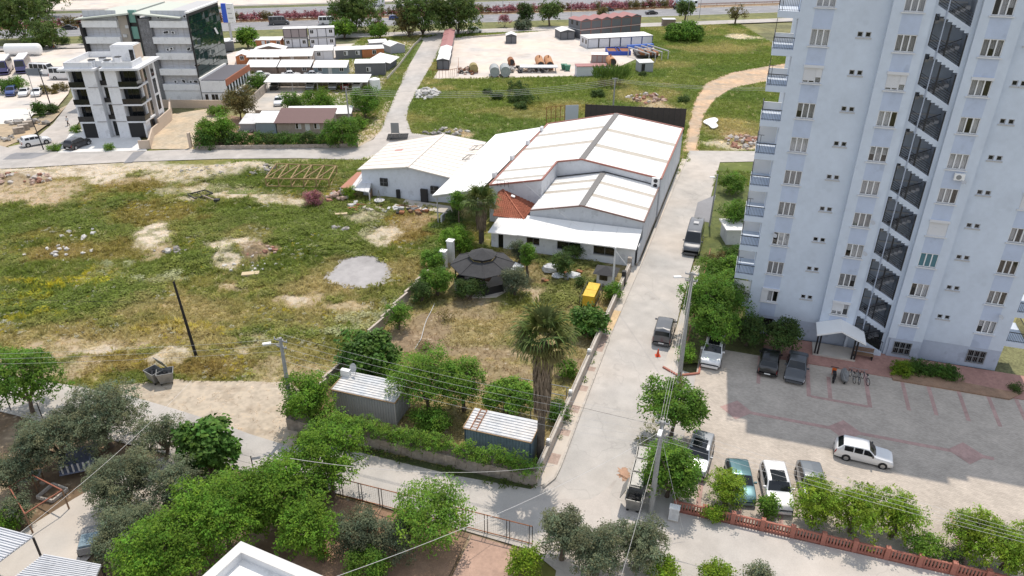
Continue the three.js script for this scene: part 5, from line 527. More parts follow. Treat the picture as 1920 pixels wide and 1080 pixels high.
// ---------- walls, fences, garden things ----------
const wallBlock = (g, p, q, y0, y1, th) => { const d = V().subVectors(q, p).setY(0).normalize(), n = V(-d.z, 0, d.x).multiplyScalar(th / 2); const a = p.clone().add(n), b = q.clone().add(n), c = q.clone().sub(n), e = p.clone().sub(n); const L = (v, y) => V(v.x, y, v.z); const A = [a, b, c, e]; const area = (b.x - a.x) * (e.z - a.z) - (b.z - a.z) * (e.x - a.x); const o = area < 0 ? A : [e, c, b, a]; g.hex(o.map(v => L(v, y0)), o.map(v => L(v, y1))); return g; };
{ // walled garden: front, side and left walls are one boundary each
  const F = thing('boundary_wall', 'concrete front boundary wall with creeper along the near street', 'wall'); const n = 10; for (let i = 0; i < n; i++) { const s0 = -31.9 + 21.0 * i / n, s1 = -31.9 + 21.0 * (i + .996) / n; wallBlock(new MB(), site(s0, 0, 39.55), site(s1, 0, 39.55), -.1, 1.0, .3).build('wall_panel', M.wallc, F); wallBlock(new MB(), site(s0, 0, 39.62), site(s1, 0, 39.62), 1.0, 1.75, .18).build('upper_panel', tex(mottle([.20, .17, .15], .5, 4, { n: 128, stain: .3 }), .95), F); }
  wallBlock(new MB(), site(-31.9, 0, 39.55), site(-10.9, 0, 39.55), .992, 1.07, .34).build('ledge', M.wallc, F);
  const S_ = thing('boundary_wall', 'pale side boundary wall with coping and lamp piers along the right street', 'wall'); const m = 11; for (let i = 0; i < m; i++) { const t0 = 39.5 + 36.5 * i / m, t1 = 39.5 + 36.5 * (i + .995) / m; const sx = t => -11 + .42 * (t - 39.5) / 36.5; wallBlock(new MB(), site(sx(t0), 0, t0), site(sx(t1), 0, t1), -.1, 1.25, .28).build('wall_panel', tex(mottle([.47, .41, .35], .25, 4, { n: 128, stain: .2 }), .95), S_); wallBlock(new MB(), site(sx(t0) + .1, 0, t0), site(sx(t1) + .1, 0, t1), 1.25, 1.33, .16).build('coping', M.kerb, S_); wallBlock(new MB(), site(sx(t0) - .1, 0, t0), site(sx(t1) - .1, 0, t1), 1.25, 1.36, .07).build('rail', M.kerb, S_); if (i % 2) { const p = new MB(); const c = site(sx(t0), 0, t0); p.obox(V(c.x, .75, c.z), .34, 1.6, .34, -TH); const pier = p.build('pier', M.kerb, S_); new MB().obox(V(c.x, 1.64, c.z), .26, .18, .26, -TH).build('lamp', M.white, pier); } }
  { const c = site(-10.62, 0, 76); new MB().obox(V(c.x, .95, c.z), .45, 1.9, .45, -TH).build('gate_pier', M.wallc, S_); const c2 = site(-10.6, 0, 72.4); new MB().obox(V(c2.x, .95, c2.z), .45, 1.9, .45, -TH).build('gate_pier', M.dark, S_); }
  const Lw = thing('boundary_wall', 'left garden boundary wall half hidden by shrubs beside the open field', 'wall'); for (let i = 0; i < 10; i++) { const t0 = 39.8 + 2.75 * i, t1 = t0 + 2.73; wallBlock(new MB(), site(-32, 0, t0), site(-31.7 - .0 * i, 0, t1), -.2, 1.15, .22).build('wall_panel', tex(mottle([.45, .39, .33], .3, 4, { n: 128, stain: .2 }), .95), Lw); }
}
// corrugated garden containers
const corr = tex(mottle([.17, .24, .28], .25, 3, { n: 256, stain: .2 }), .6), zinc = tex(mottle([.55, .56, .57], .3, 4, { n: 256, stain: .2, warm: .2, grain: .4 }), .6);
function steelBox(label, s0, t0, W, D, h, wm, o = {}) { const B = at('steel_container', label, 'container', s0, t0, -TH, 'steel boxes in the walled garden'); const w = new MB(); w.box(.03, W - .03, 0, h, -D + .03, -.03); w.build('shell', wm, B); const r = new MB(); for (let x = .12; x < W - .1; x += .24) r.box(x, x + .11, .1, h - .08, -.03, .015); r.build('front_ribs', wm, B); const q = new MB(); for (let z = -.15; z > -D + .1; z -= .26) q.box(W - .03, W + .012, .1, h - .08, z - .11, z); q.build('side_ribs', wm, B); const f = new MB(); for (const x of [0, W - .1]) for (const z of [0, -D + .1]) f.box(x, x + .1, 0, h, z - .1, z + .02); f.build('frame', o.fm || std([.04, .08, .12], .6), B);
  new MB().hex([V(-.06, h, .06), V(W + .06, h, .06), V(W + .06, h + .12, -D - .06), V(-.06, h + .12, -D - .06)], [V(-.06, h + .05, .06), V(W + .06, h + .05, .06), V(W + .06, h + .17, -D - .06), V(-.06, h + .17, -D - .06)]).build('roof', zinc, B); const rb = new MB(); for (let z = 0; z > -D; z -= .3) rb.bar(V(-.05, h + .075 - z / D * .12, z - .06), V(W + .05, h + .075 - z / D * .12, z - .06), .07, .06); rb.build('roof_ribs', zinc, B); const ed = new MB(); ed.box(-.08, W + .08, h + .03, h + .1, .06, .11).box(W + .06, W + .1, h + .04, h + .19, -D - .06, .1).box(-.1, -.06, h + .04, h + .19, -D - .06, .1); ed.build('rust_edge', std([.4, .26, .14], .9), B); return B; }
{ const B = steelBox('blue-grey corrugated steel container beside the tall palm', -17.2, 41.3, 5.3, 2.4, 2.35, corr); { const l = new MB(); for (const x of [.5, 1.0]) l.bar(V(x, 2.48, .05), V(x, 2.62, -2.4), .06); for (let z = -.2; z > -2.4; z -= .35) l.bar(V(.5, 2.5 - z * .05, z), V(1, 2.5 - z * .05, z), .04); tag(l.build(numbered('ladder'), M.rust, scene), 'rusty ladder lying on the blue-grey container roof', 'ladder').position.copy(B.position); scene.children.at(-1).rotation.y = -TH; }
  const C = steelBox('white-roofed steel cabin with air conditioner at the left end of the garden', -29.4, 42.6, 5.7, 2.6, 2.25, tex(mottle([.36, .37, .38], .15, 3, { n: 128 }), .7), { fm: M.lgrey }); const ac = new MB().box(-.2, .6, 2.4, 3.0, -2.2, -1.8).build('air_conditioner', M.white, C); const d = new MB(); d.cyl(V(.9, 3.1, -2.4), V(.83, 3.2, -2.2), .04, .4, 14); d.bar(V(.9, 2.3, -2.4), V(.9, 3.1, -2.4), .04); d.build('satellite_dish', M.lgrey, C); }
// gazebo
{ const B = at('gazebo', 'eight-sided gazebo with two-tier black shingle roof in the garden', 'gazebo', -25.5, 68.0); const felt = tex(mottle([.045, .045, .047], .3, 2, { n: 256, grain: 1 }), .95); const P = (r, y, i) => V(r * Math.cos((i + .5) * Math.PI / 4), y, r * Math.sin((i + .5) * Math.PI / 4)); for (let i = 0; i < 8; i++) { new MB().quad(P(3.55, 2.55, i + 1), P(3.55, 2.55, i), P(1.45, 3.35, i), P(1.45, 3.35, i + 1)).quad(P(3.55, 2.47, i), P(3.55, 2.47, i + 1), P(1.45, 3.27, i + 1), P(1.45, 3.27, i)).quad(P(3.55, 2.47, i + 1), P(3.55, 2.47, i), P(3.55, 2.55, i), P(3.55, 2.55, i + 1)).build('lower_roof_panel', felt, B); new MB().tri(P(1.6, 3.68, i + 1), P(1.6, 3.68, i), V(0, 4.3, 0)).quad(P(1.6, 3.6, i), P(1.6, 3.6, i + 1), V(0, 4.2, 0), V(0, 4.2, 0)).quad(P(1.6, 3.6, i + 1), P(1.6, 3.6, i), P(1.6, 3.68, i), P(1.6, 3.68, i + 1)).build('upper_roof_panel', felt, B); new MB().bar(P(1.45, 3.38, i), P(3.55, 2.57, i), .1, .04).build('hip_strip', felt, B); new MB().cyl(P(3.0, 0, i), P(3.0, 2.7, i), .08, .08, 6).build('post', M.dark, B); new MB().quad(P(1.3, 3.3, i + 1), P(1.3, 3.3, i), P(1.3, 3.62, i), P(1.3, 3.62, i + 1)).build('lantern_side', M.black, B); if (i != 1) new MB().quad(P(2.95, .1, i + 1), P(2.95, .1, i), P(2.95, 1.0, i), P(2.95, 1.0, i + 1)).build('side_screen', M.dark, B); } new MB().cyl(V(0, -.05, 0), V(0, .12, 0), 3.4, 3.4, 8).build('floor', M.concrete, B); new MB().box(-.9, .9, .7, .78, -.5, .5).build('table', M.wood, B); }
for (const [x, y, h, lab] of [[832, 502, 2.1, 'shorter white block chimney beside the gazebo'], [846, 491, 2.7, 'taller white-capped chimney behind the gazebo']]) { const B = thing('barbecue_chimney', lab, 'chimney', G(x, y), -TH); new MB().box(-.35, .35, 0, h, -.35, .35).build('stack', M.offw, B); new MB().box(-.42, .42, h, h + .12, -.42, .42).build('cap', M.white, B); }
// dog-house, yellow generator, white junk
{ const B = at('garden_kiosk', 'small kiosk with black hipped roof at the garden gate', 'kiosk', -12.6, 72.6); new MB().box(-.9, .9, 0, 1.5, -.8, .8).build('wall', M.offw, B); const c = [V(-1.3, 1.5, 1.2), V(1.3, 1.5, 1.2), V(1.3, 1.5, -1.2), V(-1.3, 1.5, -1.2)], t = V(0, 2.15, 0); const r = new MB(); for (let i = 0; i < 4; i++) r.tri(c[i], c[(i + 1) % 4], t); r.quad(c[3], c[2], c[1], c[0]); r.build('roof', std([.05, .05, .052], .95), B); new MB().box(-.6, .3, .7, 1.3, .8, .84).build('window', M.glassD, B); }
{ const B = at('generator', 'yellow generator box in a dark rail cage by the garden wall', 'generator', -13.2, 67.8); const y = tex(mottle([.62, .40, .03], .2, 2, { n: 128 }), .6); new MB().box(-.6, .6, .25, 1.45, -1.5, 1.5).build('housing', y, B); new MB().box(-.62, .62, 1.47, 1.53, -1.55, .1).box(-.62, .62, 1.47, 1.53, .15, 1.55).build('lid', y, B); const f = new MB(); for (const x of [-.85, .85]) { for (const z of [-1.8, 0, 1.8]) f.bar(V(x, 0, z), V(x, 1.5, z), .05); for (const h of [.7, 1.5]) f.bar(V(x, h, -1.8), V(x, h, 1.8), .05); } f.build('cage', M.dark, B); }
{ const r = rng(31); const J = [[958, 505, 1.4, .8, .9, 'white tarpaulin-covered heap under the thin garden tree'], [1032, 508, 1.0, .9, .8, 'white covered machine left of the junk row'], [1046, 520, .7, .5, .6, 'pale block among the junk row'], [1074, 520, .9, .6, .7, 'white crate at the right of the junk row']]; for (const [x, y, a, h, b, lab] of J) { const p = G(x, y); one('junk_heap', new MB().ball(V(p.x, h * .45, p.z), a, h * .6, b, 8, .2, r), M.offw, lab, 'junk'); } for (let i = 0; i < 9; i++) { const p = G(1018 + r() * 70, 512 + r() * 18); one('junk_item', new MB().obox(V(p.x, .18, p.z), .3 + r() * .5, .3, .25 + r() * .3, r() * 3), [M.rust, M.grey, M.lgrey, M.wood][i % 4], ['rust-brown scrap', 'dark grey scrap', 'pale grey scrap', 'brown wooden scrap'][i % 4] + ' lying among the white junk in the garden', 'junk', 'scrap pieces in the garden ' + i % 4); } }
one('garden_hose', new MB().path([[815, 570], [808, 585], [800, 600], [795, 615], [790, 635], [778, 655]].map(q => G(...q).setY(.06)), .03), M.offw, 'pale hose lying across the bare garden soil', 'hose');
{ const B = thing('vine_pergola', 'grapevine pergola frame beside the tall palm', 'pergola', site(-16, 0, 47), -TH); const f = new MB(); for (const x of [0, 2.4, 4.8]) for (const z of [0, -2.4]) { f.cyl(V(x, 0, z), V(x, 2, z), .04, .04, 5); } for (const z of [0, -1.2, -2.4]) f.bar(V(-.2, 2, z), V(5, 2, z), .05); f.build('frame', M.grey, B); }
// red precast fence along the near street
{ const B = thing('precast_fence', 'red-painted precast concrete fence with square posts along the parking court', 'fence'); const n = 17; for (let i = 0; i < n; i++) { const s0 = -.9 + 1.95 * i; const p = site(s0, 0, 40.25); new MB().obox(V(p.x, .5, p.z), .3, 1.1, .3, -TH).build('post', M.redp, B); const a = site(s0 + .16, 0, 40.25), b = site(s0 + 1.79, 0, 40.25); const panel = new MB(); wallBlock(panel, a, b, .05, .2, .14); wallBlock(panel, a, b, .78, .88, .12); const pm = panel.build('rails', M.redp, B); for (let k = 0; k < 8; k++) { const c = a.clone().lerp(b, (k + .5) / 8); new MB().obox(V(c.x, .49, c.z), .11, .58, .08, -TH).build('baluster', M.redp, pm); } } wallBlock(new MB(), site(-1.1, 0, 40.25), site(32.3, 0, 40.25), 0, .05, .36).build('plinth', M.redp, B); }
// low red kerb round the planted strip by the street
{ const B = thing('planter_kerb', 'red-painted low kerb round the planting strip end', 'kerb'); const q = [[1243, 690], [1271, 706], [1310, 702], [1316, 672]].map(k => G(...k)); for (let i = 0; i + 1 < q.length; i++) wallBlock(new MB(), q[i], q[i + 1], 0, .2, .18).build('kerb_run', M.redp, B); struct('strip_pavement', new MB().prism([...P2([[1243, 690], [1271, 706], [1276, 680], [1290, 600], [1312, 500], [1300, 500], [1270, 610]])], null, .12), M.concrete); }
{ const B = thing('garden_fence', 'rusty red low fence along the planting by the tower', 'fence'); const a = G(1275, 700), b = G(1330, 480); for (let i = 0; i <= 12; i++) { const p = a.clone().lerp(b, i / 12); new MB().cyl(V(p.x, 0, p.z), V(p.x, 1, p.z), .04, .04, 5).build('post', M.redp, B); } for (const h of [.45, .95]) new MB().bar(V(a.x, h, a.z), V(b.x, h, b.z), .05).build('rail', M.redp, B); }
// wire fence of the lower property
{ const B = thing('mesh_fence', 'dark brown mesh fence with doubled posts along the near street', 'fence'); const n = 9; for (let i = 0; i <= n; i++) { const s = -24 + 14.2 * i / n; for (const o of [0, .22]) { const p = site(s + o, 0, 34.05); new MB().bar(V(p.x, 0, p.z), V(p.x, 1.75, p.z), .05).build('post', M.dark, B); } } for (const [y, w] of [[.15, .05], [1.72, .05]]) new MB().bar(site(-24, y, 34.05), site(-9.6, y, 34.05), w).build('rail', M.rust, B); const g = new MB(); for (let s = -24; s < -9.7; s += .16) g.bar(site(s, .15, 34.05), site(s, 1.72, 34.05), .006); for (let y = .3; y < 1.7; y += .16) g.bar(site(-24, y, 34.05), site(-9.7, y, 34.05), .006); const w = g.build('wire_mesh', M.grey, B); w.userData.kind = 'stuff'; }
{ const B = thing('field_fence', 'thin mesh fence between the lower yard and street at left', 'fence'); for (let i = 0; i < 11; i++) { const s = -62 + 3.4 * i; new MB().bar(site(s, 0, 34.2), site(s, 1.6, 34.2), .06).build('post', M.dark, B); } for (const y of [.2, .85, 1.55]) new MB().bar(site(-62, y, 34.2), site(-28, y, 34.2), .012).build('wire', M.dark, B); }
// gate of the court
{ const B = thing('sliding_gate', 'dark red sliding gate bar at the court entrance', 'gate'); const a = G(1271, 706), b = G(1278, 745); for (const h of [.3, .7, 1.1]) new MB().bar(V(a.x, h, a.z), V(b.x, h, b.z), .06).build('rail', std([.16, .05, .04], .6), B); for (let i = 0; i < 6; i++) { const p = a.clone().lerp(b, i / 5); new MB().bar(V(p.x, .1, p.z), V(p.x, 1.15, p.z), .05).build('bar', std([.16, .05, .04], .6), B); } }
// bins
function bin(label, p, turn, lid, group) { const B = thing('waste_bin', label, 'bin', p, turn, group); const m = tex(mottle([.28, .28, .27], .35, 1.5, { n: 128, stain: .2 }), .5, { metalness: .5 }); const q = (x, y, z) => V(x, y, z); const g = new MB(); const b = [q(-.5, .2, .4), q(.5, .2, .4), q(.5, .2, -.4), q(-.5, .2, -.4)], t = [q(-.68, 1.2, .55), q(.68, 1.2, .55), q(.68, 1.2, -.55), q(-.68, 1.2, -.55)]; for (let i = 0; i < 4; i++) { const j = (i + 1) % 4; g.quad(b[i], b[j], t[j], t[i]); g.quad(b[j].clone().multiplyScalar(.97), b[i].clone().multiplyScalar(.97), t[i].clone().multiplyScalar(.97), t[j].clone().multiplyScalar(.97)); } g.quad(b[3], b[2], b[1], b[0]); g.build('tub', m, B); const rim = new MB(); for (let i = 0; i < 4; i++) rim.bar(t[i], t[(i + 1) % 4], .06); rim.build('rim', m, B); if (lid) new MB().obox(V(0, 1.6, -.75), 1.35, .05, .9, 0, lid == 2 ? 0 : -1.15, 0).build('lid', m, B).position.set(0, lid == 2 ? -.35 : 0, lid == 2 ? .75 : 0); for (const x of [-.45, .45]) for (const z of [-.35, .35]) new MB().cyl(V(x - .04, .1, z), V(x + .04, .1, z), .1, .1, 8).build('castor', M.tyre, B); const r = rng(label.length); const tr = new MB(); for (let i = 0; i < 7; i++) tr.obox(V((r() - .5) * .8, .85 + r() * .2, (r() - .5) * .6), .25, .2, .25, r() * 3, r(), r()); if (lid != 2) tr.build('rubbish', [M.offw, M.dark][label.length % 2], B); return B; }
bin('steel waste bin with open lid and rubbish, left of the pair on the field edge', G(293, 715), -.6, 1, 'bins'); bin('battered empty steel waste bin, right of the pair on the field edge', G(314, 717), .35, 0, 'bins');
{ const w = ['nearest open waste bin with blue bag at the street corner', 'second waste bin from the corner, lid closed', 'third waste bin from the corner, lid closed', 'farthest waste bin of the roadside row']; for (let i = 0; i < 4; i++) { const p = site(-3.75 - .02 * i, .05, 39.6 + 1.5 * i); bin(w[i], p, -TH + Math.PI / 2 + (i % 2) * .05, i ? 2 : 1, 'bins'); } }
{ const B = thing('utility_box', 'white electrical cabinet standing at the foot of the corner pole', 'cabinet', G(1262, 975).setY(.05), -TH); new MB().box(-.35, .35, 0, .12, -.25, .25).build('base', M.kerb, B); new MB().box(-.33, .33, .12, 1.15, -.22, .22).build('cabinet', M.white, B); new MB().box(-.36, .36, 1.15, 1.2, -.26, .26).build('top', M.white, B); new MB().box(-.3, .3, .2, 1.1, .22, .235).build('door', M.offw, B); }
{ const B = thing('traffic_cone', 'orange traffic cone in the street behind the grey people carrier', 'cone', G(1233, 668).setY(.05)); const o = std([.62, .07, .02], .5); new MB().box(-.24, .24, 0, .05, -.24, .24).build('base', o, B); new MB().cyl(V(0, .05, 0), V(0, .75, 0), .17, .04, 12).build('cone', o, B); }
{ const B = thing('bench', 'dark bench at the foot of the stair bay', 'bench', site(13.3, .14, 65.3), -TH); for (let i = 0; i < 4; i++) new MB().box(-.9, .9, .42, .46, .3 - i * .14, .42 - i * .14).build('seat_slat', M.wood, B); for (let i = 0; i < 3; i++) new MB().box(-.9, .9, .55 + i * .15, .66 + i * .15, -.2, -.16).build('back_slat', M.wood, B); for (const x of [-.8, .8]) new MB().box(x - .04, x + .04, 0, .42, -.18, .4).build('leg', M.dark, B); }
// poles, lamps and wires
function pole(name, label, base, top, r0, r1, mat, arms, parts) { const a = base.isVector3 ? base : G(...base); const B = thing(name, label, name == 'street_lamp' ? 'street lamp' : 'utility pole', V(a.x, 0, a.z)); new MB().cyl(V(0, -.1, 0), top, r0, r1, 10).build('pole', mat, B); (arms || []).forEach(([h, w, ang]) => { const c = top.clone().multiplyScalar(h); const d = V(Math.cos(ang) * w / 2, 0, Math.sin(ang) * w / 2); const ar = new MB().bar(c.clone().sub(d), c.clone().add(d), .09).build('crossarm', M.grey, B); for (const k of [-1, -.4, .4, 1]) new MB().cyl(c.clone().addScaledVector(d, k * .95).add(V(0, .05, 0)), c.clone().addScaledVector(d, k * .95).add(V(0, .2, 0)), .045, .03, 6).build('insulator', M.offw, ar); }); if (parts) parts(B, top); return B; }
const lampHead = (dx, dz) => (B, t) => { new MB().cyl(t.clone().add(V(0, -.6, 0)), t.clone().add(V(dx, -.35, dz)), .035, .03, 6).build('arm', M.lgrey, B); const c = t.clone().add(V(dx * 1.1, -.35, dz * 1.1)); new MB().obox(c, .62, .12, .26, Math.atan2(-dz, dx)).build('lamp_head', M.white, B); };
pole('utility_pole', 'leaning black wooden pole standing alone in the field', [368, 668], V(-.75, 7.6, -.6), .15, .1, M.creos);
pole('utility_pole', 'concrete utility pole with white street lamp at the garden corner', [552, 800], V(.0, 8.4, -.2), .2, .12, M.poleC, [[.97, 1.2, .4], [.9, .9, .4]], lampHead(-.9, .25));
pole('utility_pole', 'tall concrete pole with lamp and cross arm beside the planting by the tower', [1273, 715], V(-.1, 10.9, 0), .2, .13, M.poleC, [[.985, 1.1, .3], [.93, 1.0, .3]], lampHead(-1.1, .1));
pole('utility_pole', 'grey corner pole with bundle of wires above the roadside trees', [1220, 962], V(.0, 8.2, .1), .21, .13, M.poleC, [[.98, .9, .2], [.93, .7, 1.6]], lampHead(-.25, .7));
pole('utility_pole', 'white pole with glass insulators at the garden gate', [1148, 545], V(0, 5.2, 0), .12, .1, M.offw);
pole('utility_pole', 'concrete pole amid the shrubs beside the junction', [658, 252], V(-.1, 8.5, 0), .18, .12, M.poleC, [[.98, 1, .2]]);
pole('utility_pole', 'concrete pole in the meadow behind the warehouse', [1148, 226], V(0, 8, 0), .18, .12, M.poleC, [[.98, 1, .2]]);
pole('street_lamp', 'street lamp pole with camera head by the rear corner of the tower', [1330, 425], V(.1, 7.2, .1), .12, .08, M.poleC, null, lampHead(-.6, .1));
pole('street_lamp', 'black street lamp pole with sign board left of the apartment block', [100, 212], V(-.4, 8.5, 0), .12, .08, M.dark, null, lampHead(.6, .1)); pole('street_lamp', 'dark thin lamp pole at the corner by the white SUV', [82, 281], V(-.5, 6.4, 0), .1, .06, M.dark, null, lampHead(-.5, .1));
for (const [x, y, h, lab] of [[372, 64, 9, 'highway lamp post beside the office building'], [72, 90, 8, 'highway lamp post among the trees at top left'], [857, 66, 10, 'tall pale post at the corner of the concrete yard'], [716, 56, 9, 'lamp post left of the side road mouth'], [943, 44, 8, 'lamp post behind the pink oleander'], [1070, 48, 8, 'lamp post left of the red-roofed containers'], [1124, 40, 8, 'lamp post behind the red-roofed containers'], [1288, 46, 9, 'lamp post right of the roadside kiosk'], [1311, 33, 8, 'lamp post behind the mixer truck']]) pole('street_lamp', lab, [x, y], V(0, h, 0), .1, .06, M.poleC, null, lampHead(0, -1));
{ const B = thing('billboard', 'tall blue and white sign panel on a grey mast beside the office', 'sign', G(438, 94)); new MB().cyl(V(0, 0, 0), V(0, 7.5, 0), .35, .3, 10).build('mast', M.lgrey, B); new MB().box(-1.3, 0, 7.2, 12, -.4, .4).build('blue_panel', std([.03, .10, .55], .4), B); new MB().box(.0, 1.8, 7.2, 12, -.42, .42).build('white_panel', M.white, B); for (let i = 0; i < 3; i++) new MB().box(.25, 1.55 - i * .2, 8.2 + i * 1.2, 8.5 + i * 1.2, .42, .44).build('faded_line', M.lgrey, B); }
{ const B = thing('notice_board', 'small grey sign board on a post by the upper left lot', 'sign', G(68, 190), .2); new MB().bar(V(0, 0, 0), V(0, 6.5, 0), .1).build('post', M.grey, B); new MB().box(-.3, 2.6, 5.3, 6.6, -.04, .04).build('board', std([.14, .16, .19], .6), B); }
const wireM = std([.55, .54, .52], .6), wireD = std([.03, .03, .03], .7);
const ORD = ['topmost', 'second', 'third', 'fourth', 'lowest'];
function wire(label, a, b, sag, r, m) { const n = 14, pts = []; for (let i = 0; i <= n; i++) { const k = i / n, p = a.clone().lerp(b, k); p.y -= sag * 4 * k * (1 - k); pts.push(p); } one('overhead_wire', new MB().path(pts, r, 4), m, label, 'wire', 'overhead wires'); }
{ const P1 = G(552, 800).add(V(0, 8.1, -.2)), P2_ = G(1220, 962).add(V(0, 7.8, .1)), P3 = G(1273, 715).add(V(-.1, 10.6, 0)); const off = (p, o, h) => p.clone().add(V(o * .3, h, o));
  for (let i = 0; i < 5; i++) wire(ORD[i] + ' of the five pale wires strung over the garden to the corner pole', off(P1, (i - 2) * .3, .3 - i * .42), off(P2_, (i - 2) * .3, .3 - i * .4), .5, .009, wireM);
  for (let i = 0; i < 4; i++) wire(ORD[i] + ' of the four pale wires running over the lemon trees', off(P2_, (i - 1.5) * .25, -i * .3), site(34, 7.2 - i * .5, 36 + i * .5), .6, .01, wireM);
  for (let i = 0; i < 3; i++) wire(ORD[i] + ' thin wire between the corner pole and the tall pole', off(P2_, (i - 1) * .3, .1), off(P3, (i - 1) * .3, -.1), .4, .009, wireM);
  for (let i = 0; i < 3; i++) wire(ORD[i] + ' of the three thin wires crossing the field to the left', off(P1, (i - 1) * .3, -i * .35), V(-75, 8, -47 + i * .5), 1.2, .008, wireM);
  wire('dark cable crossing the street to the garden wall', P2_.clone(), site(-24, 6.2, 43.6), .3, .011, wireD); wire('white cable sagging from the warehouse to the garden gate pole', site(-26, 6.5, 84), G(1148, 545).add(V(0, 5, 0)), .5, .014, wireM); wire('cable from the gate pole across the street', G(1148, 545).add(V(0, 4.9, 0)), P3.clone().add(V(0, -4.6, 0)), .5, .014, wireM);
  wire('white drop cable running down from the corner pole to the low roof', P2_.clone().add(V(0, -.4, 0)), site(-13.3, 14, 17.5), .7, .014, wireM); wire('white cable across the bottom trees to the rooftop corner', site(-20, 12.6, 24.5), site(-9.6, 2.5, 39.3), .8, .014, wireM); wire('loose white cable hanging from the corner pole to the cabinet', P2_.clone().add(V(.1, -1, .1)), G(1285, 1015).setY(.2), .2, .012, wireM); wire('pale cable dropping steeply over the lower trees', P2_.clone().add(V(0, -.8, 0)), site(-3.2, 3, 30), .2, .012, wireM); wire('pale cable above the left olive trees', site(-37, 6, 36), site(-32, 9.8, 18), .4, .012, wireM);
  wire('thin dark cable to the leaning pole', G(368, 668).add(V(-.5, 5.6, -.4)), V(-80, 7, -62), 1, .014, wireD); }
{ const a = G(1148, 226).add(V(0, 7.8, 0)), b = G(658, 252).add(V(0, 8.2, 0)); for (let i = 0; i < 4; i++) wire(ORD[i] + ' of the four thin wires over the meadow behind the warehouse', a.clone().add(V(0, -i * .25, i * .3)), b.clone().add(V(0, -i * .25, i * .3)), 1.4, .016, wireM); for (let i = 0; i < 3; i++) wire(ORD[i] + ' of the three thin wires from the meadow pole rightward', a.clone().add(V(0, -i * .25, 0)), V(75, 8 - i * .3, -140), 1.6, .016, wireM); }
// highway furniture
{ const B = thing('guard_rail', 'long steel guard rail on the near side of the highway median', 'guard rail'); const C = thing('guard_rail', 'long steel guard rail on the far side of the highway median', 'guard rail'); for (const [o, d] of [[B, 269.8], [C, 275.6]]) { for (const y of [.45, .75]) new MB().bar(hwy(-260, d, y), hwy(220, d, y), .06, .16).build('beam', M.rust, o); for (let a = -260; a < 200; a += 8) new MB().bar(hwy(a, d, 0), hwy(a, d, .85), .1).build('post', M.rust, o); } const D = thing('guard_rail', 'dark double rail along the far carriageway edge', 'guard rail'); for (const y of [.4, .8, 1.1]) new MB().bar(hwy(-270, 304.5, y), hwy(120, 304.5, y), .12, .14).build('beam', M.grey, D); }
// back fence of the warehouse, roof frame, rubble
{ const B = thing('sheet_fence', 'dark brown metal sheet fence behind the warehouse', 'fence'); const a = G(1096, 238), b = G(1283, 247); for (let i = 0; i < 18; i++) { const p = a.clone().lerp(b, i / 18), q = a.clone().lerp(b, (i + .96) / 18); wallBlock(new MB(), p, q, 0, 4.2, .08).build('sheet', tex(mottle([.055, .045, .045], .3, 2, { n: 64 }), .8), B); new MB().cyl(V(p.x, 0, p.z), V(p.x, 4.3, p.z), .06, .06, 5).build('post', M.dark, B); } const a2 = G(1024, 244), b2 = G(1058, 240); for (let i = 0; i < 5; i++) { const p = a2.clone().lerp(b2, i / 4); new MB().cyl(V(p.x, 0, p.z), V(p.x, 4.2, p.z), .06, .06, 5).build('post', M.rust, B); } for (const h of [2.2, 4.2]) new MB().bar(V(a2.x, h, a2.z), V(b2.x, h, b2.z), .06).build('rail', M.rust, B); wallBlock(new MB(), G(1059, 240), G(1083, 239), .8, 4.2, .08).build('pale_sheet', std([.45, .48, .54], .6), B); }
{ const B = thing('box_truss', 'rusty box truss frame lying on the grass behind the field', 'frame'); const a = G(500, 350), b = G(618, 352), c = G(632, 326), d = G(520, 322); const m = std([.30, .21, .10], .8); const q = (u, v, h) => a.clone().lerp(b, u).lerp(d.clone().lerp(c, u), v).setY(h); const bar = (x, y) => new MB().bar(x, y, .14).build('bar', m, B); for (const v of [0, 1]) for (const h of [.1, 1.3]) bar(q(0, v, h), q(1, v, h)); for (let i = 0; i <= 5; i++) { const u = i / 5; bar(q(u, 0, .1), q(u, 0, 1.3)); bar(q(u, 1, .1), q(u, 1, 1.3)); bar(q(u, 0, 1.3), q(u, 1, 1.3)); bar(q(u, 0, .1), q(u, 1, .1)); if (i < 5) bar(q(u, 0, 1.3), q(u + .2, 1, 1.3)); } }
{ const B = thing('fallen_sign', 'rusted sign frame lying flat in the field', 'frame'); const q = [[352, 368], [385, 360], [400, 366], [366, 376]].map(k => G(...k).setY(.3)); for (let i = 0; i < 4; i++) new MB().bar(q[i], q[(i + 1) % 4], .14).build('edge', M.dark, B); new MB().bar(q[0].clone().lerp(q[1], .5), q[2].clone().lerp(q[3], .5), .1).build('edge', M.dark, B); new MB().bar(G(380, 370).setY(.3), G(408, 380).setY(.2), .2).build('mast', std([.25, .2, .15], .8), B); new MB().obox(G(408, 380).setY(.3), .7, .5, .6).build('foot', M.dark, B); }
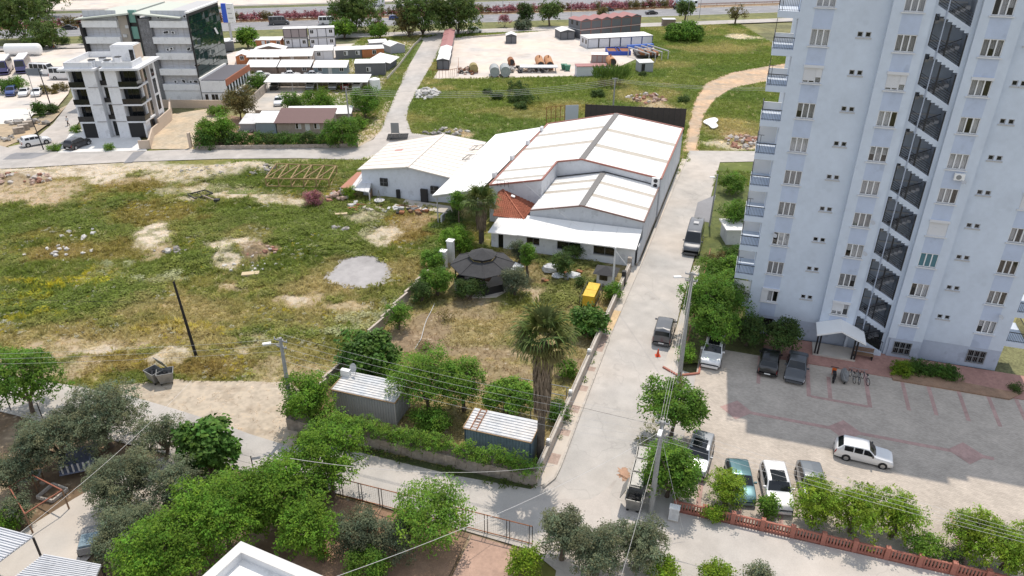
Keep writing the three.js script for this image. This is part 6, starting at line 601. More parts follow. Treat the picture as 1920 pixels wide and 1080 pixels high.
{ // lean-to and yard clutter beside the low workshop
  const B = thing('lean_to', 'tumbledown lean-to with corrugated white sheets beside the workshop', 'shed'); const p = [[640, 368], [672, 346], [704, 350], [694, 382]].map(k => G(...k)); const mid = p[0].clone().add(p[2]).multiplyScalar(.5); const hs = [1.3, 1.9, 2.2, 1.6]; const r = p.map((q, i) => V(q.x, hs[i], q.z)); for (let i = 0; i < 6; i++) { const a = r[0].clone().lerp(r[3], i / 6), b = r[0].clone().lerp(r[3], (i + .95) / 6), c = r[1].clone().lerp(r[2], (i + .95) / 6), d = r[1].clone().lerp(r[2], i / 6); const g = new MB(); g.hex([a, b, c, d], [a, b, c, d].map(q => q.clone().add(V(0, .06 + (i % 3) * .03, 0)))); g.build('roof_sheet', i < 2 ? std([.42, .2, .14], .9) : roofs.lite, B); } p.forEach((q, i) => new MB().bar(V(q.x, 0, q.z), V(q.x, hs[i], q.z), .14).build('post', M.offw, B)); wallBlock(new MB(), p[2], p[3], 0, 1.2, .1).build('side_board', M.wood, B); wallBlock(new MB(), p[1], p[2], 0, 1.7, .1).build('back_board', M.lgrey, B);
  const r2 = rng(91); const names = [['tyre', M.tyre, 'black'], ['board', M.wood, 'brown wooden'], ['sheet', M.lgrey, 'pale metal'], ['scrap_iron', M.rust, 'rusty iron'], ['block', M.kerb, 'concrete']]; for (let i = 0; i < 46; i++) { const k = names[i % 5]; const x = 650 + r2() * 150, y = 381 + (x - 650) * .06 + r2() * 14; const p = G(x, y); const g = new MB(); if (k[0] == 'tyre') g.cyl(V(p.x, .02, p.z), V(p.x, .22, p.z), .32, .32, 10); else g.obox(V(p.x, .18, p.z), .3 + r2() * 1.2, .15 + r2() * .4, .2 + r2() * .5, r2() * 3, (r2() - .5) * .4, (r2() - .5) * .4); one(k[0] + '_scrap', g, k[1], `${k[2]} scrap lying in the junk row before the workshop wall`, 'scrap', 'scrap before the workshop ' + k[0]); }
  slab('workshop_apron', P2([[708, 384], [716, 368], [845, 388], [850, 402], [770, 392]]), 0, .12, M.concrete);
  const st = thing('scrap_stand', 'pointed metal tripod stand before the workshop wall', 'stand', G(712, 384)); for (const [x, z] of [[-.5, .4], [.5, .4], [0, -.5]]) new MB().bar(V(x, 0, z), V(0, 2.2, 0), .06).build('leg', M.grey, st); new MB().cyl(V(0, .6, 0), V(0, .72, 0), .7, .75, 14).build('basin', M.lgrey, st); }
// broken stone and concrete heaps: individual lumps
{ const r = rng(17); const heap = (label, x, y, rx, rz, n, size, mats, hgt = .6) => { const B = thing('rubble_heap', label, 'rubble', G(x, y)); for (let i = 0; i < n; i++) { const a = r() * 6.283, d = Math.sqrt(r()); const s = size * (.5 + r()); const px = Math.cos(a) * d * rx, pz = Math.sin(a) * d * rz; const y0 = hgt * (1 - d * d) * (.5 + .5 * r()); const m = new MB().ball(V(0, 0, 0), s, s * .6, s * .8, 5, .35, r).build('stone', mats[i % mats.length], B); m.position.set(px, y0 + s * .2, pz); m.rotation.y = r() * 6; } };
  const gr = [std([.34, .32, .30], .95), std([.5, .47, .43], .95), std([.25, .23, .21], .95)], wh = [std([.62, .6, .57], .95), std([.5, .48, .46], .95)], rd = [std([.33, .17, .12], .95), std([.42, .3, .24], .95), std([.5, .46, .42], .95)], bs = [std([.2, .15, .13], .9), std([.48, .38, .36], .9)];
  heap('grey-brown rubble heap at the left edge of the field', 35, 338, 5, 2.5, 46, .38, rd, .9); heap('pale stone rubble spread along the rear of the field', 430, 322, 8, 2.4, 70, .35, gr, .5); heap('dark chippings heap beside the rusty truss', 492, 317, 2.5, 1.4, 26, .3, [M.dark, gr[2], gr[0]], .5); heap('broken tile heap in the yellow weeds', 190, 543, 1.5, .9, 26, .26, bs, .25); heap('pale broken concrete lumps left of the sand mound', 325, 472, 2.6, .9, 16, .3, gr, .2); heap('brick and board rubble beside the pink oleander', 640, 372, 2.4, 1.8, 44, .34, rd, .9); heap('concrete lumps scattered on the left field', 110, 475, 4.5, 2.2, 16, .28, wh, .05); heap('scattered blocks beside the tyre ruts in the field', 165, 435, 3.5, 2.5, 10, .28, wh, .05); heap('white stones before the sand mound', 470, 500, 3.5, 1.4, 14, .2, wh, .05); heap('brown spoil with stones behind the sand mound', 480, 472, 2.6, 1.6, 34, .25, rd, .6); heap('white rubble heap on the meadow beside the side road', 800, 178, 2.6, 5, 60, .5, wh, .9); heap('grey scrap heap in front of the rusty tanks', 985, 133, 6, 3, 70, .5, [gr[0], gr[1], M.dark], 1.0); heap('rusty scrap heap beside the ochre drum', 878, 135, 2.6, 3.5, 36, .5, [M.rust, rd[1], M.dark], 1.0); heap('brown stone heap on the meadow right of the reeds', 1212, 186, 4, 4, 30, .5, rd, .6); heap('pale rubble at the meadow edge beside the tower', 1400, 268, 4, 4, 40, .5, rd, .5); heap('stones behind the low workshop roof', 838, 250, 4, 3, 26, .4, gr, .4); heap('rock in the long grass of the field', 640, 432, 1.2, .7, 7, .38, gr, .3); heap('blocks and debris left of the access road', 55, 232, 4, 1.2, 22, .55, gr, .6); heap('pale debris strip at the left road edge', 12, 262, 4, 1.5, 20, .4, gr, .4); heap('concrete block pile near the smallholding scrap', 470, 246, 2.2, 1.4, 18, .4, gr, .6);
  for (const [x, y, l, w] of [[470, 515, 1.9, .8], [640, 403, 1.6, .5], [560, 420, 1.2, .4]]) { const p = G(x, y); one('flat_slab', new MB().obox(V(p.x, .14, p.z), l, .18, w, .2), std([.52, .42, .27], .9), ['tan slab lying on the grass', 'pale board in the field grass near the workshop', 'short pale plank in the field'][[470, 640, 560].indexOf(x)], 'slab'); } }
{ const p = smoothLoop(P2([[1318, 232], [1328, 226], [1340, 224], [1346, 228], [1342, 234], [1346, 240], [1336, 244], [1328, 238]]), 3); one('plastic_sheet', new MB().prism(p, .25, .4), M.white, 'white plastic sheet lying on the meadow beside the dirt path', 'sheet'); }
// concrete road barriers and stacked blocks at far left
for (let i = 0; i < 3; i++) { const p = G(37 + i * 9, 250 - i * 6); one('concrete_block', new MB().obox(V(p.x, .55, p.z), 1.7, 1.1, 1.1, .7), M.wallc, ['nearest grey concrete block at the access road edge', 'middle grey concrete block at the access road edge', 'farthest grey concrete block at the access road edge'][i], 'concrete block', 'concrete blocks'); }
// yard fittings: blue beams, frames, green bins, trestle
{ for (const [x, y, w, lab] of [[1152, 104, 3.6, 'left open blue-sided skip with rusty load'], [1170, 104, 3.6, 'right open blue-sided skip with rusty load']]) { const B = thing('skip', lab, 'skip', G(x, y)); const b = std([.03, .08, .4], .6); new MB().box(-w / 2, w / 2, 0, 1.1, 0, .1).box(-w / 2, w / 2, 0, 1.1, -6, -5.9).box(-w / 2, -w / 2 + .1, 0, 1.1, -5.9, 0).box(w / 2 - .1, w / 2, 0, 1.1, -5.9, 0).build('sides', b, B); new MB().box(-w / 2 + .1, w / 2 - .1, .4, .8, -5.9, 0).build('load', M.rust, B); }
  { const a = G(1176, 92), b = G(1224, 89); one('blue_beam', new MB().bar(a.setY(.6), b.setY(.6), .9, .9), std([.05, .14, .5], .5), 'long blue steel beam lying before the white containers', 'beam'); }
  for (let i = 0; i < 4; i++) { const B = thing('gantry_frame', ['leftmost', 'second', 'third', 'rightmost'][i] + ' light steel portal frame at the meadow edge of the yard', 'frame', G(1216 + i * 12, 118 - i * 2)); new MB().bar(V(0, 0, 0), V(0, 2.2, 0), .2).build('post', M.lgrey, B); new MB().bar(V(-4, 0, -9), V(-4, 2.2, -9), .2).build('post', M.lgrey, B); new MB().bar(V(0, 2.2, 0), V(-4, 2.2, -9), .25).build('beam', M.lgrey, B); }
  { const B = thing('scrap_rack', 'dark steel rack with rusty loads at the right of the yard', 'rack', G(1212, 110)); new MB().box(-2.5, 3, .4, .9, -8, 0).build('bed', M.dark, B); for (const x of [-1.6, .2, 2]) new MB().box(x, x + 1.1, .9, 1.6, -5, .1).build('load', M.rust, B); }
  for (const [x, y, lab] of [[1057, 131, 'left green wheeled bin in the concrete yard'], [1064, 133, 'right green wheeled bin in the concrete yard']]) { const B = thing('green_bin', lab, 'bin', G(x, y)); const g = std([.06, .2, .13], .6); new MB().hex([V(-.5, .15, .4), V(.5, .15, .4), V(.5, .15, -.4), V(-.5, .15, -.4)], [V(-.7, 1.3, .55), V(.7, 1.3, .55), V(.7, 1.3, -.55), V(-.7, 1.3, -.55)]).build('tub', g, B); new MB().box(-.75, .75, 1.3, 1.42, -.6, .6).build('lid', g, B); for (const s of [-.4, .4]) new MB().cyl(V(s - .05, .12, -.3), V(s + .05, .12, -.3), .12, .12, 8).build('wheel', M.tyre, B); }
  { const B = thing('trestle_table', 'long white trestle table before the rusty tanks', 'table', G(975, 137)); new MB().box(0, 9, 1.2, 1.4, -3, 0).build('top', M.offw, B); for (const x of [.5, 4.5, 8.5]) new MB().box(x - .1, x + .1, 0, 1.2, -.3, -.1).build('leg', M.grey, B); }
  { const B = thing('yard_fence', 'thin wire fence panels round the front corner of the concrete yard', 'fence'); const q = [[812, 146], [842, 146], [860, 142], [860, 122]].map(k => G(...k)); for (let i = 0; i + 1 < q.length; i++) { new MB().bar(q[i].clone().setY(1.8), q[i + 1].clone().setY(1.8), .08).build('rail', M.rust, B); for (let k = 0; k < 5; k++) { const p = q[i].clone().lerp(q[i + 1], k / 5); new MB().bar(p.clone().setY(0), p.clone().setY(1.8), .07).build('post', M.rust, B); } } }
  { const a = G(866, 72), b = G(950, 66); const B = thing('low_hedge_kerb', 'low kerb line between the concrete yard and service road', 'kerb'); for (let i = 0; i < 8; i++) wallBlock(new MB(), a.clone().lerp(b, i / 8), a.clone().lerp(b, (i + .97) / 8), 0, .4, .5).build('kerb_stone', M.kerb, B); } }
// boundary walls about the apartment block and carport
{ const W_ = (label, pts, h, m, th = .25) => { const B = thing('low_wall', label, 'wall'); const q = pts.map(k => G(...k)); for (let i = 0; i + 1 < q.length; i++) { const n = Math.max(1, Math.round(q[i].distanceTo(q[i + 1]) / 3)); for (let k = 0; k < n; k++) wallBlock(new MB(), q[i].clone().lerp(q[i + 1], k / n), q[i].clone().lerp(q[i + 1], (k + .996) / n), 0, h, th).build('wall_panel', m, B); } return B; };
  W_('beige entrance wall at the right corner of the apartment block', [[262, 280], [282, 279], [288, 256], [300, 246]], 1.5, beige); W_('beige gate pier beside the sandy drive', [[356, 277], [361, 277]], 2.6, beige, .5); W_('beige wall along the foot of the office building', [[306, 202], [424, 203]], 1.6, beige); W_('grey wall between annex and carport yard', [[470, 200], [500, 172]], 1.8, M.wallc); W_('low dark wall below the carport yard', [[480, 216], [540, 216], [700, 208]], 1.0, M.wallc); W_('low roadside wall before the smallholding shrubs', [[366, 281], [520, 279], [640, 277], [672, 276]], .7, M.wallc); W_('beige side wall behind the apartment block', [[300, 246], [322, 226], [322, 205]], 2.2, beige); W_('concrete wall at the foot of the sales yard beside the verge', [[726, 150], [748, 126], [776, 88], [790, 74]], .7, M.kerb, .12); }
{ const B = thing('ladder_rack', 'grey metal stand with slatted rack on the junction concrete', 'stand', G(742, 262)); new MB().box(-.7, .7, 1.2, 3.0, -.05, .05).build('panel', M.grey, B); for (const x of [-.7, .7]) new MB().bar(V(x, 0, 0), V(x, 1.3, 0), .08).build('leg', M.grey, B); for (let i = 0; i < 7; i++) new MB().obox(V(.3, .3 + i * .05, .6 - i * .35), 3.6, .08, .22, .1).build('slat', M.dark, B); }
// ---------- roofs in the foreground ----------
{ const B = thing('rooftop', 'white flat roof corner with grey parapet at the bottom edge', 'building'); const Y = 14; const a = G(430, 1020, Y), c = G(440, 1018, Y); const L = G(330, 1130, Y), R_ = G(760, 1150, Y), A = G(452, 1019, Y); const dL = V().subVectors(L, A).setY(0).normalize(), dR = V().subVectors(R_, A).setY(0).normalize(); const P = (u, v, y) => A.clone().addScaledVector(dL, u).addScaledVector(dR, v).setY(y); const area = (p, q, r) => (q.x - p.x) * (r.z - p.z) - (q.z - p.z) * (r.x - p.x); const hx = (u0, u1, v0, v1, y0, y1) => { const q = [P(u0, v0, y0), P(u1, v0, y0), P(u1, v1, y0), P(u0, v1, y0)]; const o = area(q[0], q[1], q[2]) < 0 ? q : q.slice().reverse(); return new MB().hex(o, o.map(v => v.clone().setY(y1))); };
  hx(.35, 9, .35, 12, Y - 1, Y - .45).build('roof_deck', tex(mottle([.78, .77, .75], .06, 4, { n: 256, stain: .05 }), .8), B); hx(0, 9, 0, .35, Y - .9, Y).build('parapet', M.offw, B); hx(0, .35, .351, 12, Y - .9, Y).build('parapet', M.offw, B); hx(-.06, 9, -.06, .41, Y, Y + .06).build('coping', tex(mottle([.60, .59, .57], .12, 2, { n: 128 }), .8), B); hx(-.06, .41, .412, 12, Y, Y + .06).build('coping', tex(mottle([.60, .59, .57], .12, 2, { n: 128 }), .8), B); hx(.1, 9, .1, 12, 0, Y - 1).build('wall', M.offw, B); }
const tinM = [tex(mottle([.62, .63, .65], .1, 4, { n: 256, stain: .1 }), .6), tex(mottle([.55, .56, .58], .1, 4, { n: 256, stain: .1 }), .6)];
function tinRoof(label, corners, h, hb) { const B = thing('tin_canopy', label, 'canopy'); const q = corners.map(([x, y], i) => G(x, y, i < 2 ? h : hb)); const g = new MB(); const [a, b, c, d] = q; const n = 14; for (let i = 0; i < n; i++) { const A = a.clone().lerp(d, i / n), B_ = b.clone().lerp(c, i / n), C = b.clone().lerp(c, (i + .97) / n), D = a.clone().lerp(d, (i + .97) / n); const s = new MB(); const up = V().subVectors(B_, A).cross(V().subVectors(D, A)).y > 0; const t = up ? [A, B_, C, D] : [A, D, C, B_]; s.hex(t, t.map(v => v.clone().add(V(0, .05 + (i % 2) * .03, 0)))); s.build('roof_sheet', tinM[i % 2], B); const e0 = A.clone().add(V(0, .1, 0)), e1 = B_.clone().add(V(0, .1, 0)); new MB().bar(e0, e1, .07, .07).build('rib', tinM[1], B); } for (const p of [a, b, c, d]) new MB().bar(V(p.x, 0, p.z), p.clone().add(V(0, -.02, 0)), .1).build('post', M.dark, B); return B; }
tinRoof('white corrugated carport roof at the left edge', [[-120, 960], [62, 1008], [-10, 1062], [-190, 1010]], 2.7, 2.6); tinRoof('white corrugated roof at bottom left beside the drive', [[82, 1042], [190, 1062], [170, 1110], [20, 1090]], 2.7, 2.6);
// yard frame, bench table, blue trailer, white crate under the olives
{ const B = thing('wooden_frame', 'red-brown timber frame over the vegetable bed at left', 'frame'); const q = [[32, 948], [72, 925], [130, 955], [62, 1000]].map(k => G(...k)); q.forEach(p => new MB().bar(V(p.x, 0, p.z), V(p.x, 1.8, p.z), .08).build('post', M.wood, B)); for (let i = 0; i < 4; i++) new MB().bar(q[i].clone().setY(1.8), q[(i + 1) % 4].clone().setY(1.8), .07).build('beam', std([.28, .1, .06], .8), B); const C = thing('raised_bed', 'rectangular bed edged with pale boards at left', 'planter'); const e = [[70, 935], [100, 910], [128, 920], [100, 942]].map(k => G(...k)); for (let i = 0; i < 4; i++) wallBlock(new MB(), e[i], e[(i + 1) % 4], 0, .25, .12).build('edging', M.kerb, C); const D = thing('garden_table', 'weathered grey plank table under the left olive', 'table', G(58, 908), .3); new MB().box(-.8, .8, .7, .76, -.6, .6).build('top', M.lgrey, D); for (const x of [-.7, .7]) for (const z of [-.5, .5]) new MB().box(x - .04, x + .04, 0, .7, z - .04, z + .04).build('leg', M.wood, D); }
{ const B = thing('slatted_trailer', 'blue-grey slatted trailer parked under the large olive', 'trailer', G(152, 872), .35); const m = std([.13, .15, .22], .6); new MB().box(-1.1, 1.1, .5, .6, -1.5, 1.5).build('bed', m, B); for (let i = 0; i < 6; i++) new MB().box(-.9 + i * .36, -.78 + i * .36, .6, 1.3, 1.42, 1.48).build('slat', M.lgrey, B); for (const x of [-1.08, 1.02]) for (const y of [.75, 1.0, 1.25]) new MB().box(x, x + .06, y, y + .1, -1.5, 1.4).build('rail', m, B); for (const x of [-1.15, 1.15]) new MB().cyl(V(x - .1, .35, 0), V(x + .1, .35, 0), .35, .35, 12).build('wheel', M.tyre, B); }
{ const B = thing('box_trailer', 'grey box trailer with blue lid under the lower olive', 'trailer', G(178, 1024), .3); new MB().box(-.7, .7, .35, .9, -1.0, 1.0).build('body', M.grey, B); new MB().box(-.6, .6, .9, 1.05, -.2, .9).build('lid', corr, B); for (const z of [-.6, .6]) for (const x of [-.7, .7]) new MB().cyl(V(x - .1, .3, z), V(x + .1, .3, z), .3, .3, 10).build('wheel', M.tyre, B); }
{ const B = thing('hut', 'low grey hut roof under the tree at the tower garden', 'hut', G(1385, 450)); new MB().box(-2, 2, 0, 2, -1.5, 1.5).build('wall', M.offw, B); new MB().box(-2.3, 2.3, 2, 2.15, -1.8, 1.8).build('roof', roofs.white, B); }
// far side of the highway: dark stalls and low frontage buildings
{ const r = rng(55); for (let i = 0; i < 16; i++) { const a = -190 + i * 24 + r() * 8, w = 9 + r() * 9; const p = hwy(a, 336 + r() * 10); const B = thing('roadside_building', `low frontage building, ${['first', 'second', 'third', 'fourth', 'fifth', 'sixth', 'seventh', 'eighth', 'ninth', 'tenth', 'eleventh', 'twelfth', 'thirteenth', 'fourteenth', 'fifteenth', 'sixteenth'][i]} from the left beyond the highway`, 'building', p, HA, 'frontage beyond the highway'); const h = 3.5 + r() * 3; new MB().box(-w / 2, w / 2, 0, h, -8, 0).build('wall', [M.offw, M.grey, M.lgrey, beige][i % 4], B); new MB().box(-w / 2 - .3, w / 2 + .3, h, h + .3, -8.3, .3).build('roof', [roofs.white, roofs.red, roofs.lite][i % 3], B); for (let k = 0; k < 3; k++) new MB().box(-w / 2 + 1 + k * w / 3.2, -w / 2 + 2.6 + k * w / 3.2, .6, 2.6, 0, .05).build('window', M.glassD, B); } }
// people: one continuous body each, clothes as shells over it
function person(label, pos, turn, J, cloth, o = {}) { const B = thing('person', label, 'person', pos, turn); const sd = (p, a, b, ra, rb) => { const ab = V().subVectors(b, a), t = Math.min(1, Math.max(0, V().subVectors(p, a).dot(ab) / ab.lengthSq())); return p.distanceTo(a.clone().addScaledVector(ab, t)) - (ra + (rb - ra) * t); };
  const bones = { torso: [['hip', 'chest', .135, .16], ['chest', 'neck', .15, .06], ['shL', 'shR', .07, .07], ['hpL', 'hpR', .1, .1]], head: [['neck', 'head', .055, .06], ['head', 'crown', .085, .095], ['head', 'nose', .05, .02]], arm: [['shL', 'elL', .058, .044], ['elL', 'wrL', .043, .032], ['shR', 'elR', .058, .044], ['elR', 'wrR', .043, .032]], hand: [['wrL', 'hdL', .034, .028], ['wrR', 'hdR', .034, .028]], leg: [['hpL', 'knL', .095, .062], ['knL', 'anL', .06, .042], ['hpR', 'knR', .095, .062], ['knR', 'anR', .06, .042]], foot: [['anL', 'toL', .045, .035], ['anR', 'toR', .045, .035]] };
  const surf = (name, groups, grow, mat, parent) => { const L = groups.flatMap(g => bones[g]).map(([a, b, r0, r1]) => [V(...J[a]), V(...J[b]), r0 + grow, r1 + grow]); const N = 56, half = 1.0, mc = new MarchingCubes(N, mat, false, false, 120000); mc.isolation = 0; const c = V(0, .92, 0); for (let z = 0; z < N; z++) for (let y = 0; y < N; y++) for (let x = 0; x < N; x++) { const p = V((x - N / 2) / (N / 2) * half, (y - N / 2) / (N / 2) * half, (z - N / 2) / (N / 2) * half).add(c); let e = 0; for (const [a, b, r0, r1] of L) e += Math.exp(-28 * sd(p, a, b, r0, r1)); mc.field[x + y * N + z * N * N] = Math.log(Math.max(e, 1e-12)) / 28; } mc.update(); const n = mc.count; const g = new THREE.BufferGeometry(); const q = Float32Array.from(mc.positionArray.subarray(0, n * 3)); for (let i = 0; i < q.length; i += 3) { q[i] = q[i] * half + c.x; q[i + 1] = q[i + 1] * half + c.y; q[i + 2] = q[i + 2] * half + c.z; } g.setAttribute('position', new THREE.BufferAttribute(q, 3)); g.setAttribute('uv', new THREE.BufferAttribute(new Float32Array(n * 2), 2)); g.computeVertexNormals(); return mesh(name, g, mat, parent); };
  const body = surf('body', ['torso', 'head', 'arm', 'hand', 'leg', 'foot'], 0, std([.42, .26, .18], .7), B); surf('shirt', ['torso', 'arm'], .014, cloth[0], B); surf('trousers', ['leg'], .016, cloth[1], B); surf('shoes', ['foot'], .014, M.dark, B); new MB().ball(V(J.crown[0], J.crown[1] + .02, J.crown[2] + .02), .1, .1, .11, 10).build('hair', M.black, B); return B; }
const STAND = { hip: [0, .95, 0], chest: [0, 1.28, 0], neck: [0, 1.48, 0], head: [0, 1.58, -.01], crown: [0, 1.67, .01], nose: [0, 1.58, -.1], shL: [-.18, 1.41, 0], shR: [.18, 1.41, 0], elL: [-.25, 1.13, .06], elR: [.25, 1.14, -.04], wrL: [-.24, .9, -.03], wrR: [.22, .94, -.2], hdL: [-.23, .82, -.06], hdR: [.2, .9, -.28], hpL: [-.09, .92, 0], hpR: [.09, .92, 0], knL: [-.1, .5, -.16], knR: [.1, .49, .02], anL: [-.1, .1, -.2], anR: [.1, .12, .26], toL: [-.1, .05, -.36], toR: [.1, .06, .12] };
person('person in pale shirt and dark trousers walking on the access road', G(129, 236).setY(.06), 2.6, STAND, [M.offw, M.dark]);
{ const RIDE = { ...STAND, hip: [0, .85, .1], chest: [0, 1.17, -.05], neck: [0, 1.36, -.12], head: [0, 1.46, -.15], crown: [0, 1.55, -.13], nose: [0, 1.46, -.25], shL: [-.18, 1.29, -.1], shR: [.18, 1.29, -.1], elL: [-.26, 1.08, -.25], elR: [.26, 1.08, -.25], wrL: [-.28, 1.05, -.45], wrR: [.28, 1.05, -.45], hdL: [-.28, 1.05, -.52], hdR: [.28, 1.05, -.52], hpL: [-.1, .82, .1], hpR: [.1, .82, .1], knL: [-.18, .68, -.3], knR: [.18, .68, -.3], anL: [-.17, .3, -.15], anR: [.17, .3, -.15], toL: [-.17, .25, -.32], toR: [.17, .25, -.32] }; const p = G(99, 91).setY(.05); person('rider in dark clothes on a motorcycle on the service road', p, -Math.PI / 2 + HA, RIDE, [M.dark, M.dark]); cycle('motorcycle', 'dark motorcycle under its rider on the service road', 'motorcycle', p.clone(), HA, true); }
console.log('misc done');
// ---------- vegetation ----------
const leafM = (o = {}) => new THREE.MeshPhysicalMaterial({ color: 0xffffff, vertexColors: true, roughness: .9, transmission: .4, specularIntensity: .25, thickness: 0, side: THREE.DoubleSide, ...o });
const leafMat = leafM(), leafGloss = leafM({ roughness: .55, transmission: .25 }), deadMat = leafM({ transmission: .05, roughness: 1 });
const LEAF = { bright: [0.134, 0.262, 0.026], mulberry: [0.115, 0.23, 0.028], olive: [0.17, 0.205, 0.12], fig: [0.077, 0.166, 0.026], lemon: [0.179, 0.288, 0.023], dark: [0.077, 0.134, 0.033], walnut: [0.154, 0.288, 0.038], far: [0.109, 0.173, 0.038], grey: [0.128, 0.16, 0.096], rust: [0.166, 0.147, 0.051], vine: [0.154, 0.288, 0.038], pink: [0.384, 0.166, 0.192] };
function gauss(r) { return (r() + r() + r() + r() - 2) * .9; }
class Leaves { constructor() { this.p = []; this.c = []; this.i = []; }
  leaf(pos, nrm, dir, L, W, col) { const side = V().crossVectors(nrm, dir).normalize().multiplyScalar(W / 2); const o = this.p.length / 3; const up = nrm; const a = pos, m = pos.clone().addScaledVector(dir, L * .5), t = pos.clone().addScaledVector(dir, L).addScaledVector(up, -L * .12); const l = m.clone().add(side).addScaledVector(up, L * .08), r = m.clone().sub(side).addScaledVector(up, L * .08); for (const q of [a, l, t, r]) { this.p.push(q.x, q.y, q.z); this.c.push(...col); } this.i.push(o, o + 3, o + 1, o + 1, o + 3, o + 2); }
  geo() { const g = new THREE.BufferGeometry(); g.setAttribute('position', new THREE.Float32BufferAttribute(this.p, 3)); g.setAttribute('color', new THREE.Float32BufferAttribute(this.c, 3)); g.setIndex(this.i); g.computeVertexNormals(); g.setAttribute('uv', new THREE.Float32BufferAttribute(new Float32Array(this.p.length / 3 * 2), 2)); return g; } }
function crown(o) { // foliage spread through a lobed volume
  const r = rng(o.seed), [rx, ry, rz] = o.R, L = new Leaves(), lobes = [], nl = o.lobes || 9, minR = Math.min(rx, ry, rz), col = LEAF[o.col];
  for (let i = 0; i < nl; i++) { const a = i * 2.399 + r() * .8, y = 1 - 2 * (i + .5) / nl * .82, k = Math.sqrt(Math.max(0, 1 - y * y)); const d = .52 + .26 * r(); lobes.push([V(Math.cos(a) * k * rx * d, y * ry * d, Math.sin(a) * k * rz * d), minR * (.34 + .24 * r()) * (o.lobe || 1), .78 + .44 * r()]); }
  const per = o.per || 15, nc = Math.round(o.n / per), sp = o.spread || .3;
  for (let c = 0; c < nc; c++) { const [lc, lr, tone] = lobes[Math.floor(r() * nl)]; const d = V(gauss(r), gauss(r) + .25, gauss(r)).normalize(); const q = lc.clone().addScaledVector(d, lr * (.62 + .5 * Math.pow(r(), .7))); if (r() < .25) q.multiplyScalar(.7); const ct = tone * (.72 + .5 * r()), warm = (r() - .4) * .35;
    const out = q.clone().normalize().lerp(d, .5); for (let k = 0; k < per; k++) { const p = q.clone().add(V(gauss(r) * sp, gauss(r) * sp * .75, gauss(r) * sp)); const n = V(gauss(r), gauss(r) + .7, gauss(r)).addScaledVector(out, .5).normalize(); const dir = V(gauss(r), gauss(r) - .25, gauss(r)).addScaledVector(out, .5); dir.addScaledVector(n, -dir.dot(n)).normalize(); const t = ct * (.78 + .44 * r()), s = o.size * (.65 + .7 * r()); L.leaf(p, n, dir, s, s * (o.wide || .55), [col[0] * t * (1 + warm), col[1] * t, col[2] * t * (1 - warm * .5)]); } }
  return [L.geo(), lobes]; }
function tree(name, label, cat, pos, o) { // pos: middle of the crown, height included
  const B = thing(name, label, cat, V(pos.x, 0, pos.z), o.turn || 0, o.group); const hc = pos.y; const [g, lobes] = crown(o); g.translate(0, hc, 0); const r = rng(o.seed + 500), t = new MB(), tr = o.trunk || .16, fork = Math.max(.25, (hc - o.R[1] * .75) * .9); const lean = V((r() - .5) * .5, 0, (r() - .5) * .5);
  if (!o.noTrunk) { const top = V(lean.x, fork, lean.z); t.path([V(0, -.1, 0), V(lean.x * .4, fork * .5, lean.z * .3), top], [tr * 1.3, tr, tr * .85], 8); for (const [c, lr] of lobes.slice(0, o.limbs || 8)) { const e = c.clone().add(V(0, hc, 0)); const m = top.clone().lerp(e, .5).add(V((r() - .5) * .4, .15, (r() - .5) * .4)); t.path([top, m, e], [tr * .6, tr * .35, tr * .14], 5); for (let k = 0; k < 3; k++) t.path([m.clone().lerp(e, .3 + .3 * k), e.clone().add(V(gauss(r), gauss(r), gauss(r)).multiplyScalar(lr * .8))], [tr * .2, tr * .06], 4); } t.build('trunk', M.bark, B); } else { const st = new MB(); for (let k = 0; k < 5; k++) { const a = k * 1.256 + r(); st.path([V(Math.cos(a) * .08, -.05, Math.sin(a) * .08), V(Math.cos(a) * o.R[0] * .45, hc, Math.sin(a) * o.R[2] * .45)], [.035, .012], 4); } st.build('stem', M.bark, B); }
  mesh('crown', g, o.mat || leafMat, B); return B; }
let sd = 100; const TR = (label, px, py, h, rx, ry, rz, kind, n, size, o = {}) => tree(o.name || 'tree', label, o.cat || 'tree', G(px, py, h), { seed: ++sd, R: [rx * 1.1, ry * 1.1, rz * 1.1], col: kind, n: n * 1.3 * (o.more || 1), size: size * 1.04, ...o });
